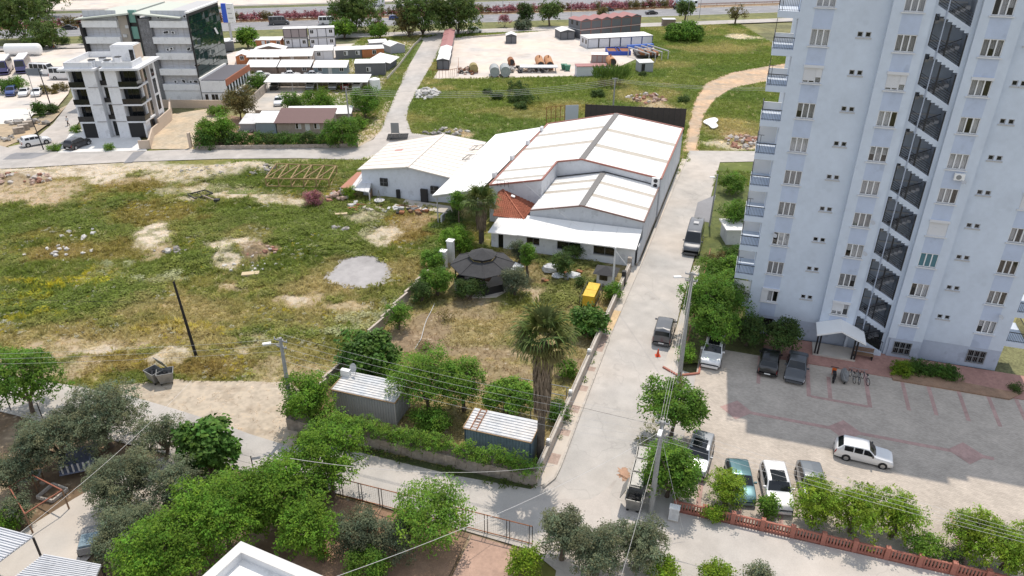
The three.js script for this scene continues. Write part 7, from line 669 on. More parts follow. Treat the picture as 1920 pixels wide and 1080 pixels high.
// lower left
TR('broad green tree cut by the left edge above the olives', 38, 712, 3.4, 2.9, 2.4, 2.8, 'mulberry', 9000, .2, { lobes: 11 });
const OL = { name: 'olive_tree', spread: .26, wide: .45, per: 22, more: 1.4 };
TR('large grey-green olive behind the slatted trailer, right half of the clump', 190, 782, 2.9, 2.9, 2.2, 2.6, 'olive', 14000, .15, { ...OL, lobes: 13, trunk: .22 }); TR('large grey-green olive left of the slatted trailer', 98, 822, 2.7, 2.7, 2.0, 2.4, 'olive', 12000, .15, { ...OL, lobes: 12, trunk: .2 }); TR('small olive at the left edge below the big olives', 18, 888, 2.0, 1.5, 1.3, 1.5, 'olive', 5000, .14, OL); TR('slim olive beside the broad-leaved fig by the street', 300, 818, 2.2, 1.8, 1.6, 1.6, 'olive', 5500, .14, { ...OL, lobes: 8 }); TR('wide olive in the middle of the lower yard', 225, 905, 2.5, 2.6, 1.9, 2.3, 'olive', 12000, .14, { ...OL, lobes: 12 }); TR('olive right of the wide yard olive, against the bright trees', 325, 910, 2.4, 1.6, 1.6, 1.7, 'olive', 6500, .14, OL); TR('low olive over the silver trailer', 238, 990, 2.2, 2.2, 1.5, 1.8, 'olive', 9000, .13, { ...OL, lobes: 10 }); TR('small olive beside the bottom left tin roof', 205, 1040, 1.6, 1.0, 1.1, 1.0, 'olive', 3000, .13, OL); TR('small grey bush at the left edge of the drive', 28, 955, 1.2, 1.1, .9, 1.0, 'olive', 2600, .13, OL); TR('bright bush in front of the left tin roof', 12, 975, .9, 1.1, .8, .9, 'bright', 1800, .14, { name: 'shrub', cat: 'shrub', noTrunk: 1 });
TR('broad-leaved dark green fig beside the near street', 388, 838, 2.5, 1.9, 1.7, 1.8, 'fig', 3600, .34, { name: 'fig_tree', wide: .8, mat: leafGloss, lobes: 9, per: 10 });
TR('bright green tree, upper of the dense row below the street', 515, 925, 3.2, 2.9, 2.2, 2.6, 'bright', 14000, .17, { lobes: 13 }); TR('bright green tree, middle of the dense row behind the white roof', 415, 962, 3.3, 3.1, 2.3, 2.8, 'bright', 16000, .17, { lobes: 14 }); TR('bright green tree, lowest of the dense row at the bottom edge', 305, 1040, 3.1, 2.7, 2.2, 2.5, 'bright', 13000, .17, { lobes: 12 }); TR('bright tree between the dense row and the mesh fence', 575, 985, 2.6, 1.7, 1.9, 1.7, 'bright', 7000, .17, { lobes: 9 });
TR('open-crowned green tree with visible trunk over the near street', 612, 848, 4.0, 2.7, 2.1, 2.5, 'bright', 9500, .17, { lobes: 12, limbs: 12, trunk: .14 }); TR('grey-green shrub below the open-crowned tree', 672, 1000, 1.6, 1.5, 1.4, 1.4, 'grey', 6000, .13, OL); TR('grey-green shrub beside the pale green street tree', 740, 1010, 1.7, 1.3, 1.4, 1.3, 'grey', 5000, .13, OL); TR('low bright shrub at the bottom edge right of the white roof', 690, 1060, 1.0, 1.7, .9, 1.2, 'mulberry', 4500, .14, { name: 'shrub', cat: 'shrub', noTrunk: 1 }); TR('dark low shrub at the fence corner below the open tree', 600, 905, .9, .9, .8, .9, 'dark', 2000, .14, { name: 'shrub', cat: 'shrub', noTrunk: 1 });
TR('pale green loose-leaved tree standing over the mesh fence', 812, 965, 2.7, 2.3, 2.0, 2.1, 'walnut', 7500, .16, { lobes: 12, limbs: 12, trunk: .1, spread: .36 });
TR('left olive of the clump by the street mouth', 1055, 1000, 2.4, 1.6, 1.6, 1.5, 'olive', 7500, .14, OL); TR('middle olive of the clump by the street mouth', 1120, 1035, 2.2, 1.7, 1.5, 1.5, 'olive', 7500, .14, OL); TR('right olive of the clump by the street mouth', 1195, 1020, 2.3, 1.5, 1.5, 1.4, 'olive', 6500, .14, OL); TR('yellow-green bush left of the street-mouth olives', 985, 1055, 1.1, 1.0, 1.0, .9, 'lemon', 2600, .14, { name: 'shrub', cat: 'shrub', noTrunk: 1 });
for (const [x, y, l] of [[1240, 1066, 'yellow-green shrub at the bottom edge right of the olives'], [1345, 1076, 'yellow-green shrub at the bottom edge below the red fence']]) TR(l, x, y, .9, 1.1, .7, .8, 'lemon', 2400, .14, { name: 'shrub', cat: 'shrub', noTrunk: 1 }); TR('grey shrub cut by the bottom edge', 1425, 1078, .9, .8, .7, .7, 'olive', 1800, .13, { name: 'shrub', cat: 'shrub', noTrunk: 1 });
TR('small red flowering bush below the grey-green shrubs', 603, 1040, .7, .5, .5, .5, 'mulberry', 500, .12, { name: 'rose_bush', cat: 'shrub', noTrunk: 1 }); for (let i = 0; i < 6; i++) { const p = G(598 + (i % 3) * 6, 1030 + Math.floor(i / 3) * 8, .9); one('red_rose', new MB().ball(p, .09, .08, .09, 6), M.red, ['uppermost left', 'uppermost middle', 'uppermost right', 'lower left', 'lower middle', 'lower right'][i] + ' red bloom on the small flowering bush', 'flower', 'red blooms'); }
// street and court trees
TR('spreading bright green tree in the middle of the street corner', 1265, 758, 3.4, 3.0, 1.3, 2.6, 'mulberry', 8000, .2, { lobes: 14, limbs: 14, lobe: 1.25, trunk: .14 }); TR('dense dark green tree round the corner pole', 1257, 882, 2.5, 1.95, 2.2, 1.9, 'mulberry', 9500, .18, { lobes: 11 });
const LE = { name: 'lemon_tree', spread: .2, wide: .5, mat: leafGloss, lobes: 12, lobe: 1.15 }; TR('round yellow-green lemon bush before the teal car', 1366, 918, 1.5, 1.25, 1.2, 1.2, 'lemon', 5200, .13, LE); TR('low yellow shrub beside the round lemon bush', 1340, 962, .6, .9, .5, .5, 'lemon', 1500, .13, { name: 'shrub', cat: 'shrub', noTrunk: 1 }); TR('left lemon tree of the three over the red fence', 1535, 945, 1.9, 1.7, 1.5, 1.5, 'lemon', 7500, .14, LE); TR('middle lemon tree of the three over the red fence', 1605, 958, 2.0, 1.7, 1.6, 1.5, 'lemon', 7500, .14, LE); TR('right lemon tree of the three over the red fence', 1682, 965, 2.0, 1.45, 1.6, 1.4, 'lemon', 6500, .14, LE); TR('lemon tree at the lower right, left of the pair', 1825, 1005, 1.8, 1.7, 1.5, 1.5, 'lemon', 7000, .14, LE); TR('lemon tree cut by the lower right corner', 1895, 1028, 1.9, 1.8, 1.5, 1.5, 'lemon', 7000, .14, LE);
TR('thin climbing shrub on the red fence before the white SUV', 1440, 950, 1.0, .8, .9, .6, 'mulberry', 1500, .16, { name: 'shrub', cat: 'shrub', noTrunk: 1 }); TR('pale open shrub between the lemon trees', 1738, 1026, .9, 1.2, .8, .8, 'walnut', 1900, .15, { name: 'shrub', cat: 'shrub', noTrunk: 1 }); TR('pale small shrub right of the open shrub on the fence', 1788, 1040, .6, .6, .5, .5, 'olive', 900, .13, { name: 'shrub', cat: 'shrub', noTrunk: 1 });
TR('large green tree beside the tower, upper crown', 1335, 565, 3.6, 3.2, 2.6, 3.2, 'mulberry', 13000, .2, { lobes: 14, trunk: .2 }); TR('large green tree beside the tower, lower crown by the white SUV', 1335, 605, 3.0, 2.1, 1.8, 2.1, 'mulberry', 7500, .2, { lobes: 12 }); TR('small bright shrub at the end of the planting strip', 1287, 665, 1.0, .8, .9, .9, 'bright', 1800, .15, { name: 'shrub', cat: 'shrub', noTrunk: 1 }); TR('dark rounded tree against the tower left of the porch', 1468, 628, 2.0, 1.6, 1.5, 1.3, 'dark', 5500, .18, { lobes: 10 }); TR('dark tree between the white SUV and the rounded tree', 1404, 618, 1.8, 1.4, 1.4, 1.3, 'dark', 4200, .18); TR('green tree behind the lower balconies', 1355, 515, 2.4, 2.4, 1.9, 2.4, 'mulberry', 7000, .2); TR('small tree with forked trunk beside the hut', 1378, 400, 3, 1.9, 1.4, 1.8, 'mulberry', 3500, .2); TR('dark red-leaved shrub beside the rusty fence', 1345, 488, 1.0, 1.3, .9, 1.1, 'rust', 2200, .16, { name: 'shrub', cat: 'shrub', noTrunk: 1 }); TR('green shrub mass right of the red-leaved shrub', 1375, 480, 1.2, 1.5, 1.1, 1.4, 'fig', 2600, .18, { name: 'shrub', cat: 'shrub', noTrunk: 1 }); TR('tangled shrub at the far end of the tower garden', 1375, 345, 1.4, 2, 1.2, 2.2, 'mulberry', 3000, .22, { name: 'shrub', cat: 'shrub', noTrunk: 1 });
TR('trimmed bright hedge block in the bed before the tower', 1690, 693, .55, .9, .6, .65, 'lemon', 5200, .1, { name: 'hedge', cat: 'hedge', noTrunk: 1, spread: .12, lobe: 1.5, lobes: 14 }); for (const [x, l] of [[1725, 'long dark trimmed hedge, left half'], [1772, 'long dark trimmed hedge, right half']]) TR(l + ' in the bed before the tower', x, l.includes('left') ? 692 : 699, .55, 1.4, .6, .7, 'fig', 6500, .1, { name: 'hedge', cat: 'hedge', noTrunk: 1, turn: -TH, spread: .12, lobe: 1.5, lobes: 16 }); TR('dark charred-looking shrub at the right edge of the bed', 1905, 728, .3, .7, .4, .6, 'dark', 900, .1, { name: 'shrub', cat: 'shrub', noTrunk: 1 });
// walled garden
TR('round dense dark fig in the left corner of the garden', 690, 668, 2.1, 2.3, 1.8, 2.1, 'fig', 5200, .3, { name: 'fig_tree', wide: .8, mat: leafGloss, lobes: 12, lobe: 1.25, per: 10 }); TR('tall loose bright tree in the centre of the garden front', 800, 712, 3.2, 2.9, 2.3, 2.6, 'walnut', 9500, .18, { lobes: 14, limbs: 14, spread: .36 }); TR('right limb of bright foliage leaning over the blue-grey container', 868, 715, 3.0, 1.9, 1.9, 1.7, 'walnut', 5200, .18, { lobes: 9 }); TR('bright young tree at the garden corner by the lamp pole', 575, 748, 2.8, 1.9, 1.9, 1.8, 'bright', 6500, .18, { lobes: 10, limbs: 10 }); TR('low green shrub between the two steel boxes', 805, 788, 1.1, 1.5, 1.1, 1.2, 'mulberry', 3800, .16, { name: 'shrub', cat: 'shrub', noTrunk: 1 }); TR('pale green shrub beside the dark fig', 728, 705, 1.2, 1.2, .9, .9, 'vine', 2200, .18, { name: 'shrub', cat: 'shrub' }); TR('leafy vine canopy spread over the pergola beside the palm', 955, 742, 2.1, 2.5, .62, 1.7, 'vine', 8500, .18, { name: 'grape_vine', cat: 'vine', lobes: 16, lobe: 1.8, spread: .3, wide: .8, limbs: 3 });
TR('dense shrubs along the front of the gazebo, right part', 880, 540, 1.3, 1.7, 1.0, 1.3, 'dark', 4500, .18, { name: 'shrub', cat: 'shrub', lobes: 10 }); TR('orange tree beside the gazebo, left part', 820, 528, 1.6, 2.0, 1.2, 1.6, 'mulberry', 5200, .18, { lobes: 10 }); TR('small dark tree left of the orange tree at the field wall', 790, 545, 1.3, 1.1, 1.0, 1.1, 'dark', 2400, .17); TR('small thin tree on the left garden wall', 745, 590, 1.6, 1.2, 1.2, 1.1, 'mulberry', 2200, .16); TR('rounded grey-green shrub at the right of the gazebo', 965, 528, 1.6, 1.35, 1.5, 1.3, 'grey', 5500, .14, { name: 'shrub', cat: 'shrub', lobes: 10 }); TR('slim dark tree before the office windows', 990, 480, 2.6, .8, 1.7, .8, 'mulberry', 2800, .17, { lobes: 8 }); TR('grey open shrub left of the slim dark tree', 972, 470, 1.7, 1.0, 1.4, .9, 'grey', 2600, .15, { name: 'shrub', cat: 'shrub' }); TR('small dark tree among the white junk', 1052, 494, 1.7, 1.1, 1.4, 1.1, 'dark', 3200, .17); TR('dark bush against the office wall under a window', 1072, 472, 1.2, 1.2, .8, .7, 'dark', 2000, .17, { name: 'shrub', cat: 'shrub', noTrunk: 1 }); TR('tiny rose bush at the end of the junk row', 1088, 528, .7, .5, .6, .5, 'dark', 700, .13, { name: 'shrub', cat: 'shrub', noTrunk: 1 });
TR('round fig against the side wall near the generator', 1105, 605, 1.4, 1.6, 1.2, 1.4, 'fig', 2800, .28, { name: 'fig_tree', wide: .8, mat: leafGloss, per: 10, lobe: 1.2 }); TR('leafy climber beside the yellow generator', 1148, 548, 1.0, .8, 1.0, 1.1, 'mulberry', 1800, .17, { name: 'shrub', cat: 'shrub', noTrunk: 1 }); TR('small shrub against the side wall below the palm crown', 1062, 690, .8, 1.0, .8, .8, 'mulberry', 1500, .17, { name: 'shrub', cat: 'shrub', noTrunk: 1 }); TR('low shrubs right of the palm trunk', 1045, 772, .8, .9, .8, 1.1, 'fig', 1600, .17, { name: 'shrub', cat: 'shrub', noTrunk: 1 }); TR('low bush left of the garden cabin', 640, 715, .8, .9, .7, .7, 'mulberry', 1400, .15, { name: 'shrub', cat: 'shrub', noTrunk: 1 });
TR('bare reddish twig bush on the garden soil', 835, 592, .5, .9, .5, .6, 'rust', 260, .12, { name: 'shrub', cat: 'shrub', noTrunk: 1 }); TR('reddish weedy bush in the garden behind the loose tree', 795, 648, .4, 1.0, .4, .5, 'rust', 420, .12, { name: 'shrub', cat: 'shrub', noTrunk: 1 });
TR('bright green bush below the palm beside the warehouse', 855, 448, 1.6, 2.0, 1.4, 1.7, 'bright', 5500, .18, { name: 'shrub', cat: 'shrub' }); TR('bright green bush left of the gazebo chimneys', 812, 485, 1.2, 1.6, 1.1, 1.6, 'mulberry', 3800, .18, { name: 'shrub', cat: 'shrub' }); TR('clipped ball tree on a tall bare stem before the canopy', 859, 376, 4.6, .95, 1.1, .95, 'mulberry', 2600, .16, { name: 'topiary_tree', lobe: 1.4, spread: .16, limbs: 4, trunk: .09 }); TR('dark shrub under the front of the canopy', 850, 405, 1.0, 1.1, 1.0, 1.1, 'dark', 1700, .18, { name: 'shrub', cat: 'shrub', noTrunk: 1 });
TR('pink flowering oleander beside the brick rubble', 586, 372, 1.0, 1.5, 1.0, 1.2, 'pink', 2600, .15, { name: 'oleander', cat: 'shrub', noTrunk: 1 }); TR('yellow-green weed bush beside the lean-to', 655, 362, .9, 1.0, .8, .8, 'lemon', 1500, .15, { name: 'shrub', cat: 'shrub', noTrunk: 1 });
{ // creeper over the front wall: clumps hung along the wall head
  const B = thing('wall_creeper', 'green creeper mass hanging over the front boundary wall', 'creeper', site(-20.5, 0, 39.7), -TH); const r = rng(77); for (let i = 0; i < 26; i++) { const u = i / 25, s = -8.6 + u * 17.6; const h = 1.9 - .25 * u + .35 * (r() - .5); const k = (.85 + .45 * r()) * (i == 16 || i == 17 ? .45 : 1); const [g] = crown({ seed: 900 + i, R: [.75 * k, .75 * k, .62 * k], col: 'vine', n: 750 * k, size: .13, lobes: 7, lobe: 1.3, spread: .18 }); const m = mesh('foliage_clump', g, leafMat, B); m.position.set(s, h, .05 + .25 * r()); } const st = new MB(); for (let i = 0; i < 20; i++) { const x = -8.5 + i * .9; st.path([V(x, .2, .3), V(x + .2, 1.2, .28), V(x + .1, 1.8, .1)], [.02, .015, .01], 4); } st.build('stem', M.bark, B); }
// palms
function palm(label, base, h, o) { const B = thing('fan_palm', label, 'palm', V(base.x, 0, base.z)); const r = rng(o.seed); const t = new MB(); const N = 14; for (let i = 0; i < N; i++) { const a = i / N, b = (i + 1) / N; t.cyl(V(0, h * a, 0), V(0, h * b, 0), o.r * (1.12 - .3 * a), o.r * (1.04 - .3 * b), 10, i == N - 1); } t.build('trunk', tex(mottle([.10, .085, .07], .5, 2, { n: 128 }), 1), B);
  const L = new Leaves(); const fan = (org, az, el, pl, fr, col, droop) => { const d = V(Math.cos(az) * Math.cos(el), Math.sin(el), Math.sin(az) * Math.cos(el)); const side = V(-Math.sin(az), 0, Math.cos(az)), up = V().crossVectors(side, d).normalize(); if (up.y < 0) up.negate(); const hub = org.clone().addScaledVector(d, pl); L.leaf(org, up, d, pl, .07, [col[0] * 1.1, col[1] * .95, col[2]]); const nb = 22; for (let k = 0; k < nb; k++) { const a = (k / (nb - 1) - .5) * 3.7; const q = d.clone().multiplyScalar(Math.cos(a)).addScaledVector(side, Math.sin(a)).addScaledVector(up, .16).normalize(); const l = fr * (.72 + .28 * Math.cos(a * .6)) * (.85 + .3 * r()); const tt = .75 + .5 * r(); const c = [col[0] * tt, col[1] * tt, col[2] * tt]; const m = hub.clone().addScaledVector(q, l * .6); L.leaf(hub, up, q, l * .72, .17 * fr, c); const q2 = q.clone().add(V(0, -droop * (.5 + r()), 0)).normalize(); const u2 = V().crossVectors(V().crossVectors(q2, up), q2).normalize(); L.leaf(m, u2, q2, l * .55, .055 * fr, c); } };
  for (let i = 0; i < o.n; i++) { const u = (i + .5) / o.n, el = 1.35 - 1.75 * Math.pow(u, .9), az = i * 2.399 + r() * .3; const g = u > .86 ? [.20, .17, .07] : [.10 + .06 * r(), .145 + .04 * r(), .045]; fan(V(0, h + .1 - .3 * u, 0), az, el, o.pl * (.75 + .4 * r()), o.fr, g, .6 + u); }
  mesh('crown', L.geo(), leafGloss, B);
  if (o.skirt) { const S = new Leaves(); for (let i = 0; i < o.skirt * 260; i++) { const az = r() * 6.283, y = h - .2 - Math.pow(r(), .8) * o.skirt; const rad = o.r * .8 + (.16 + .34 * (1 - (h - y) / o.skirt)) * (.5 + .7 * r()); const p = V(Math.cos(az) * rad * .6, y, Math.sin(az) * rad * .6); const d = V(Math.cos(az + (r() - .5)) * .42, -1, Math.sin(az + (r() - .5)) * .42).normalize(); const n = V(Math.cos(az), .3, Math.sin(az)); const t = .6 + .8 * r(); S.leaf(p, n, d, .7 + .7 * r(), .1 + .06 * r(), [.20 * t, .155 * t, .11 * t]); } mesh('dead_frond_skirt', S.geo(), deadMat, B).userData.label = 'brown skirt of hanging dead fronds'; } return B; }
palm('tall fan palm with brown shaggy skirt at the garden front', G(1013, 862), 10.9, { seed: 3, r: .3, n: 27, pl: 1.25, fr: 1.6, skirt: 5.4 }); palm('shorter fan palm beside the canopy and tiled roof', G(903, 455), 5.4, { seed: 8, r: .32, n: 24, pl: 1.25, fr: 1.5, skirt: 2.6 }); palm('tiny palm in the bush by the carport', G(476, 160), 2.2, { seed: 5, r: .15, n: 12, pl: .7, fr: .7, skirt: 0 });
// middle distance: smallholding and office
const FR = { lobes: 9, spread: .5, per: 14 }; for (const [l, x, y, h, a, b, k, n, c] of [['brown-green tree at the corner of the office yard', 446, 192, 3.4, 3, 2.6, 'rust', 5200], ['large bright shrub right of the sandy drive', 408, 246, 2.2, 3.6, 2.2, 'bright', 6500], ['shrub over the carport yard, left', 548, 192, 1.8, 2.2, 1.7, 'mulberry', 2800], ['wide bright shrub over the carport yard, middle', 597, 190, 2.2, 3.2, 2.0, 'bright', 4200], ['dense green tree right of the carport yard', 684, 192, 3.0, 3.0, 2.6, 'mulberry', 5200], ['dense green tree in front of the brown-roofed house right end', 640, 248, 2.6, 3.0, 2.3, 'mulberry', 5600], ['green bush between annex and carport', 482, 156, 1.6, 2.3, 1.6, 'mulberry', 2600], ['bright low shrub beside the junction', 668, 232, 1.0, 1.8, 1.0, 'bright', 2000], ['shrub on the roadside left of the smallholding', 384, 262, 1.5, 1.6, 1.5, 'fig', 2600], ['pale bush in the office yard', 408, 208, .8, 2.2, .7, 'walnut', 1500], ['round bush on the access road corner', 72, 205, 1.4, 1.2, 1.3, 'fig', 1500], ['low bush trailing on the access road corner', 92, 204, .8, 1.6, .7, 'dark', 1300], ['left shrub of the lot edge near the coaches', 8, 162, 1.4, 2.2, 1.3, 'fig', 1900], ['right shrub of the lot edge near the coaches', 30, 158, 1.6, 2.2, 1.5, 'mulberry', 1900], ['dry grassy shrub right of the three parked vehicles', 100, 166, .7, 4, .8, 'rust', 2200]]) TR(l, x, y, h, a, b, a * .85, k, n, .28, FR);
for (let i = 0; i < 9; i++) TR(['first', 'second', 'third', 'fourth', 'fifth', 'sixth', 'seventh', 'eighth', 'ninth'][i] + ' shrub from the left in the dark roadside hedge row', 428 + i * 25, 263, 1.1, 1.25 + .4 * PT[i], 1.1 + .5 * PT[i + 20], 1.1, i % 3 ? 'fig' : 'dark', 1500, .24, { name: 'shrub', cat: 'shrub', noTrunk: 1, spread: .3, group: 'roadside hedge shrubs' });
for (const [l, x, y, a] of [['round planted bush on the forecourt edge', 205, 276, .8], ['grassy planted patch beside the white SUV', 100, 277, 1.3], ['planted bush at the left wall of the apartment block', 140, 243, 1.2]]) TR(l, x, y, .5, a, .6, a * .8, 'walnut', 900, .18, { name: 'shrub', cat: 'shrub', noTrunk: 1 });
// highway trees
for (const [l, x, y, h, a, b, n, k] of [['big dark tree at the top left beside the highway', 36, 32, 6.5, 7.2, 6.2, 7500, 'far'], ['small tree beside the big dark tree at top left', 86, 68, 3.2, 3.6, 3.2, 2200, 'far'], ['tree beyond the far carriageway at top left', 84, 3, 5, 6, 4.5, 3200, 'far'], ['tree at the very top left corner', 8, 6, 5, 5, 4.5, 2600, 'far'], ['large roadside tree above the container cabins', 663, 22, 6, 6.2, 6, 6500, 'far'], ['large roadside tree left of the side road mouth', 790, 26, 6.2, 6.6, 6.2, 6500, 'far'], ['large roadside tree right of the side road mouth', 858, 24, 6.0, 6.2, 6.2, 6500, 'far'], ['thin-leaved tree before the large trees', 764, 42, 4.2, 3.2, 3.6, 1500, 'rust'], ['small round tree behind the white cabins', 644, 54, 2.6, 2.6, 2.1, 1700, 'bright'], ['small round tree behind the sales yard right end', 711, 58, 2.4, 2.2, 1.7, 1400, 'bright'], ['small round tree beside the tall sign', 463, 70, 2.6, 2.4, 2.0, 1600, 'bright'], ['conical dark tree on the verge', 985, 26, 3.4, 1.8, 3.2, 1300, 'dark'], ['dark forked tree right of the conical tree', 1031, 22, 4.4, 2.9, 2.4, 1700, 'far'], ['leaning tree behind the roadside kiosk', 1286, 16, 4.6, 3.0, 2.0, 1500, 'far'], ['nearly bare tree left of the bus shelter', 1381, 24, 3.6, 2.8, 2.2, 420, 'rust'], ['wide dark green thicket on the meadow by the kiosk', 1283, 62, 2.0, 6.0, 2.3, 6500, 'mulberry'], ['thin tree right of the red-roofed containers', 1131, 24, 3.0, 1.6, 1.8, 350, 'rust'], ['grey bush on the verge before the dark trees', 981, 47, 1.3, 2.4, 1.3, 1200, 'grey']]) TR(l, x, y, h, a * 1.12, b * 1.1, a, k, n * 1.5, .55, { lobes: 10, spread: .7, trunk: .3, limbs: 6, noTrunk: l.includes('thicket') || l.includes('bush') });
TR('pink oleander bush on the verge', 946, 36, 2.4, 1.8, 1.4, 1.5, 'pink', 900, .35, { name: 'oleander', cat: 'shrub', noTrunk: 1, spread: .5 }); TR('pink oleander beside the large roadside tree', 710, 46, 2.2, 1.5, 1.2, 1.2, 'pink', 700, .35, { name: 'oleander', cat: 'shrub', noTrunk: 1, spread: .5 });
{ const ct = [[410 / 3.6, 276 / 3.6], [440 / 3.6, 275 / 3.6], [575 / 3.6, 272 / 3.6], [175 / 3.6, 290 / 3.6], [320 / 3.6, 288 / 3.6]]; ct.forEach(([x, y], i) => TR(['left dark verge shrub near the office', 'second dark verge shrub near the office', 'dark verge shrub behind the apartment roof', 'dark shrub under the big top-left tree', 'dark shrub beside the small top-left tree'][i], x, y, 1, 1.4, 1.1, 1.2, 'dark', 700, .3, { name: 'shrub', cat: 'shrub', noTrunk: 1, spread: .4 })); }
for (const [i, [x, y, a]] of [[968, 163, 2.6], [975, 176, 2.3], [988, 184, 2.6], [965, 186, 1.9], [931, 181, 1.7], [976, 200, 1.4], [1122, 177, 1.5], [1281, 187, 1.3], [1205, 140, .9], [914, 172, 1.0]].entries()) TR(['topmost', 'second', 'lower right', 'lower left', 'left outlying', 'lowest', 'lone right-hand', 'path-side', 'hut-side', 'farthest left'][i] + ' dark scrub bush on the meadow behind the warehouse', x, y, a * .35, a, a * .5, a * .8, 'dark', 1100, .26, { name: 'shrub', cat: 'shrub', noTrunk: 1, spread: .35 });
{ // median oleanders: separate bushes, one prototype of each tone
  const r = rng(66), pr = ['pink', 'rust', 'pink'].map((k, i) => crown({ seed: 1200 + i, R: [2.4, 1.4, 1.5], col: k, n: 620, size: .42, lobes: 7, lobe: 1.2, spread: .5 })[0]); let n = 0; for (let a = -215; a < 130; a += 2.1) { const i = Math.floor(r() * 3); const p = hwy(a + r(), 272.6 + r() * 1.4, 1.15); const B = thing('median_oleander', 'flowering oleander bush in the highway median row', 'shrub', V(p.x, 0, p.z), r() * 6, 'oleanders in the highway median'); const m = mesh('foliage', pr[i], leafMat, B); m.position.y = 1.1; const s = .8 + .4 * r(); m.scale.set(s, s, s); new MB().cyl(V(0, 0, 0), V(0, .6, 0), .05, .05, 4).build('stem', M.bark, B); } }
{ // reeds
  const B = thing('reed_clump', 'tall bright reed clump on the meadow before the white shed', 'reeds', G(1145, 160)); const r = rng(12), L = new Leaves(), s = new MB(); for (let i = 0; i < 900; i++) { const a = r() * 6.283, d = Math.sqrt(r()); const p = V(Math.cos(a) * d * 4, 1.2 + r() * 2.0, Math.sin(a) * d * 2.4); const dir = V(Math.cos(a) * .4 * d + gauss(r) * .3, 1, Math.sin(a) * .4 * d + gauss(r) * .3).normalize(); const t = .7 + .6 * r(); L.leaf(p, V(gauss(r), .2, gauss(r)).normalize(), dir, 1.7, .16, [.12 * t, .2 * t, .04 * t]); } for (let i = 0; i < 50; i++) { const a = r() * 6.283, d = Math.sqrt(r()); s.cyl(V(Math.cos(a) * d * 2.8, 0, Math.sin(a) * d * 1.8), V(Math.cos(a) * d * 3.3, 1.7, Math.sin(a) * d * 2.1), .04, .03, 4); } mesh('foliage', L.geo(), leafMat, B); s.build('stem', std([.25, .2, .12], .9), B); }
console.log('trees done');
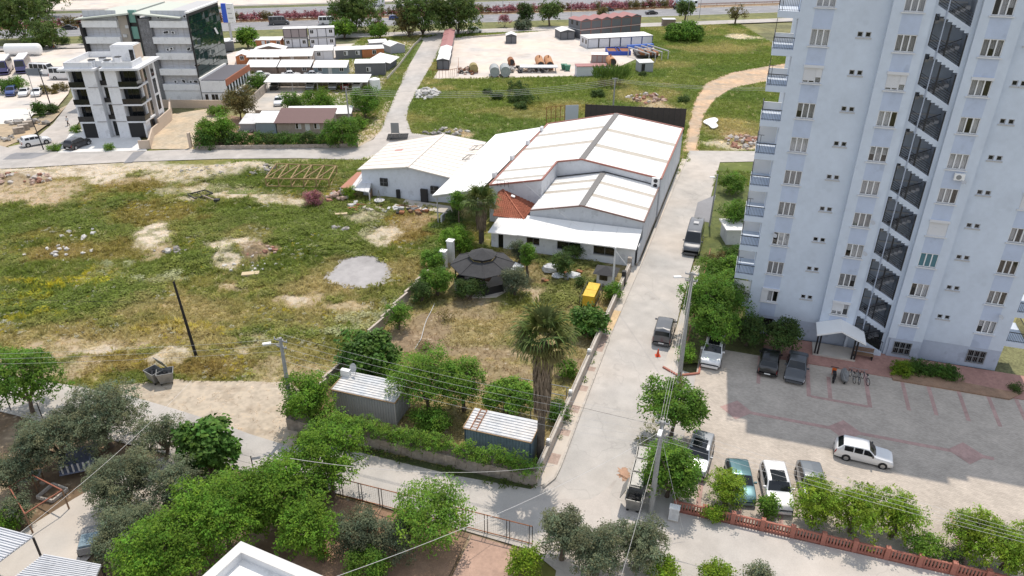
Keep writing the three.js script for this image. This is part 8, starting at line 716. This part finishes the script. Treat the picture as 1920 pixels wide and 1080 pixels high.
// grass
{ const tuft = (() => { const r = rng(9), L = new Leaves(); for (let i = 0; i < 11; i++) { const a = r() * 6.283, d = Math.sqrt(r()) * .2; const p = V(Math.cos(a) * d, -.02, Math.sin(a) * d); const dir = V(Math.cos(a) * (.3 + .6 * r()), 1, Math.sin(a) * (.3 + .6 * r())).normalize(); const n = V(-dir.x, .4, -dir.z).normalize(); const t = .8 + .4 * r(); L.leaf(p, n, dir, .16 + .16 * r(), .045, [t, t, t]); } return L.geo(); })();
  const weed = (() => { const r = rng(19), L = new Leaves(); for (let i = 0; i < 26; i++) { const a = r() * 6.283, d = Math.sqrt(r()) * .28; const p = V(Math.cos(a) * d, .05 + .28 * (1 - d * 3) * r() + .05, Math.sin(a) * d); const dir = V(Math.cos(a), .35 * gauss(r), Math.sin(a)).normalize(); const n = V(gauss(r) * .4, 1, gauss(r) * .4).normalize(); const t = .75 + .5 * r(); L.leaf(p, n, dir.addScaledVector(n, -dir.dot(n)).normalize(), .14 + .1 * r(), .09, [t, t, t]); } return L.geo(); })();
  const street = bboxed([...PS([[-95, 33.8], [-9.5, 33.6], [60, 33], [60, 39.9], [-4.5, 40.4], [-3.6, 119.5], [-9.0, 118], [-10.8, 78], [-11.1, 39.4], [-29, 38.7]]), ...P2([[545, 838], [400, 790], [240, 742], [60, 712]]), ...PS([[-95, 37.5]])]);
  const rear = bboxed(P2([[-160, 268], [260, 284], [668, 276], [716, 244], [880, 262], [672, 300], [240, 304], [-160, 322]])), padIn = bboxed(P2([[614, 522], [640, 490], [668, 480], [704, 480], [731, 505], [712, 534], [680, 539], [625, 530]]));
  const rects = [[-53, 87, -37, 107], [-39, 83.5, -9.6, 117], [-30, 77, -10, 93], [-17.4, 38.8, -11.7, 41.4], [-29.6, 40, -23.5, 42.8], [-29, 64.6, -22, 71.6]]; const built = (x, z) => { const [s, t] = inSite(V(x, 0, z)); for (const [a, b, c, d] of rects) if (s > a && s < c && t > b && t < d) return true; return false; };
  const fill = (name, geo, want, seed, area, soil, ok, scale, tint, hgt) => { const r = rng(seed), o = [0, 0, 0, 0], ms = [], cs = []; const q = new THREE.Quaternion(), e = new THREE.Euler(); let tries = 0; while (ms.length < want && tries++ < want * 6) { const x = area[0] + r() * (area[1] - area[0]), z = area[2] + r() * (area[3] - area[2]); soil(x, z, o); if (!ok(x, z, o, r)) continue; e.set((r() - .5) * .3, r() * 6.283, (r() - .5) * .3); const s = scale(o, r); ms.push(new THREE.Matrix4().compose(V(x, hgt(x, z), z), q.setFromEuler(e).clone(), V(s, s * (.7 + .6 * r()), s))); const k = tint(o, r); cs.push(k); } const im = new THREE.InstancedMesh(geo, leafMat, ms.length); const c = new THREE.Color(); ms.forEach((m, i) => { im.setMatrixAt(i, m); im.setColorAt(i, c.setRGB(...cs[i])); }); im.name = numbered(name); im.castShadow = im.receiveShadow = true; im.userData.kind = 'stuff'; scene.add(im); return im; };
  const mk = (k, g) => (o, r) => { const t = k * (.75 + .5 * r()); return [o[0] * t, o[1] * t, o[2] * t]; };
  const okN = (x, z, o, r) => r() < o[3] && !street(x, z) && !rear(x, z) && !padIn(x, z) && !built(x, z) && !lowerYard(x, z);
  tag(fill('field_grass', tuft, 125000, 41, [NX0, 12, -112, -40], nearSoil, okN, (o, r) => .55 + .75 * r() * o[3], mk(1.95), relief), 'mixed green and dry grass of the open field', 'grass');
  tag(fill('field_weeds', weed, 11000, 42, [NX0, 12, -112, -44], nearSoil, (x, z, o, r) => o[1] > o[0] * .95 && fbm(x * .22 + 70, z * .22 + 5, 3) > .47 && okN(x, z, o, r), (o, r) => .6 + 1.0 * r(), mk(1.75), relief), 'leafy green weeds scattered over the field', 'weeds');
  tag(fill('grass_tussocks', tuft, 5200, 48, [NX0, 12, -112, -46], nearSoil, (x, z, o, r) => o[3] > .75 && fbm(x * .5 + 31, z * .5 + 77, 3) > .53 && okN(x, z, o, r), (o, r) => 1.5 + 1.3 * r(), mk(1.9), relief), 'taller grass tussocks standing out of the field', 'grass');
  tag(fill('wild_flowers', weed, 2600, 43, [NX0, -12, -112, -44], nearSoil, (x, z, o, r) => o[3] > .6 && fbm(x * .3 + 170, z * .3 + 35, 3) > .56 && okN(x, z, o, r), (o, r) => .25 + .4 * r(), (o, r) => r() < .5 ? [.55, .55, .45] : [.5, .42, .03], (x, z) => relief(x, z) + .08), 'white and yellow wild flowers in the field', 'flowers');
  const yardIn = bboxed(P2([[812, 148], [838, 96], [850, 72], [1050, 56], [1225, 88], [1238, 104], [1150, 130], [1080, 143]])), pathIn = bboxed(P2([[1284, 286], [1290, 240], [1302, 190], [1322, 158], [1372, 136], [1440, 124], [1500, 116], [1500, 142], [1440, 152], [1380, 164], [1344, 184], [1322, 214], [1312, 250], [1306, 286]])), sideIn = bboxed(P2([[716, 244], [722, 222], [753, 155], [786, 74], [836, 62], [815, 112], [768, 196], [762, 222], [772, 250], [850, 262]]));
  const rearR = bboxed(P2([[1286, 281], [1430, 282], [1430, 322], [1345, 320], [1296, 310]]));
  tag(fill('meadow_grass', tuft, 90000, 44, [FX0, FX1, -258, -104], farSoil, (x, z, o, r) => { const [a, d] = inHwy(x, z); return d < 232 && r() < o[3] && !yardIn(x, z) && !pathIn(x, z) && !sideIn(x, z) && !rear(x, z) && !built(x, z) && !street(x, z) && !rearR(x, z); }, (o, r) => 1.0 + 1.0 * r(), mk(2.3), () => -.03), 'green meadow grass behind the warehouse', 'grass');
  tag(fill('street_weeds', weed, 900, 45, [-30, 14, -100, -36], (x, z, o) => { o[0] = .1; o[1] = .15; o[2] = .03; o[3] = 1; }, (x, z, o, r) => { const [s, t] = inSite(V(x, 0, z)); return (t > 38.6 && t < 39.4 && s > -29 && s < -11) || (Math.abs(s + 10.6) < .12 && t > 42 && t < 76 && fbm(t * .6, 3, 2) > .52) || (Math.abs(s + 9.3) < .1 && t > 80 && t < 116 && fbm(t * .5, 8, 2) > .58); }, (o, r) => .5 + .7 * r(), mk(1), (x, z) => { const [s] = inSite(V(x, 0, z)); return Math.abs(s + 10.6) < .2 ? .15 : .06; }), 'weeds along the wall foot and kerb', 'weeds'); }
console.log('grass done');
renderer.render(scene, camera);
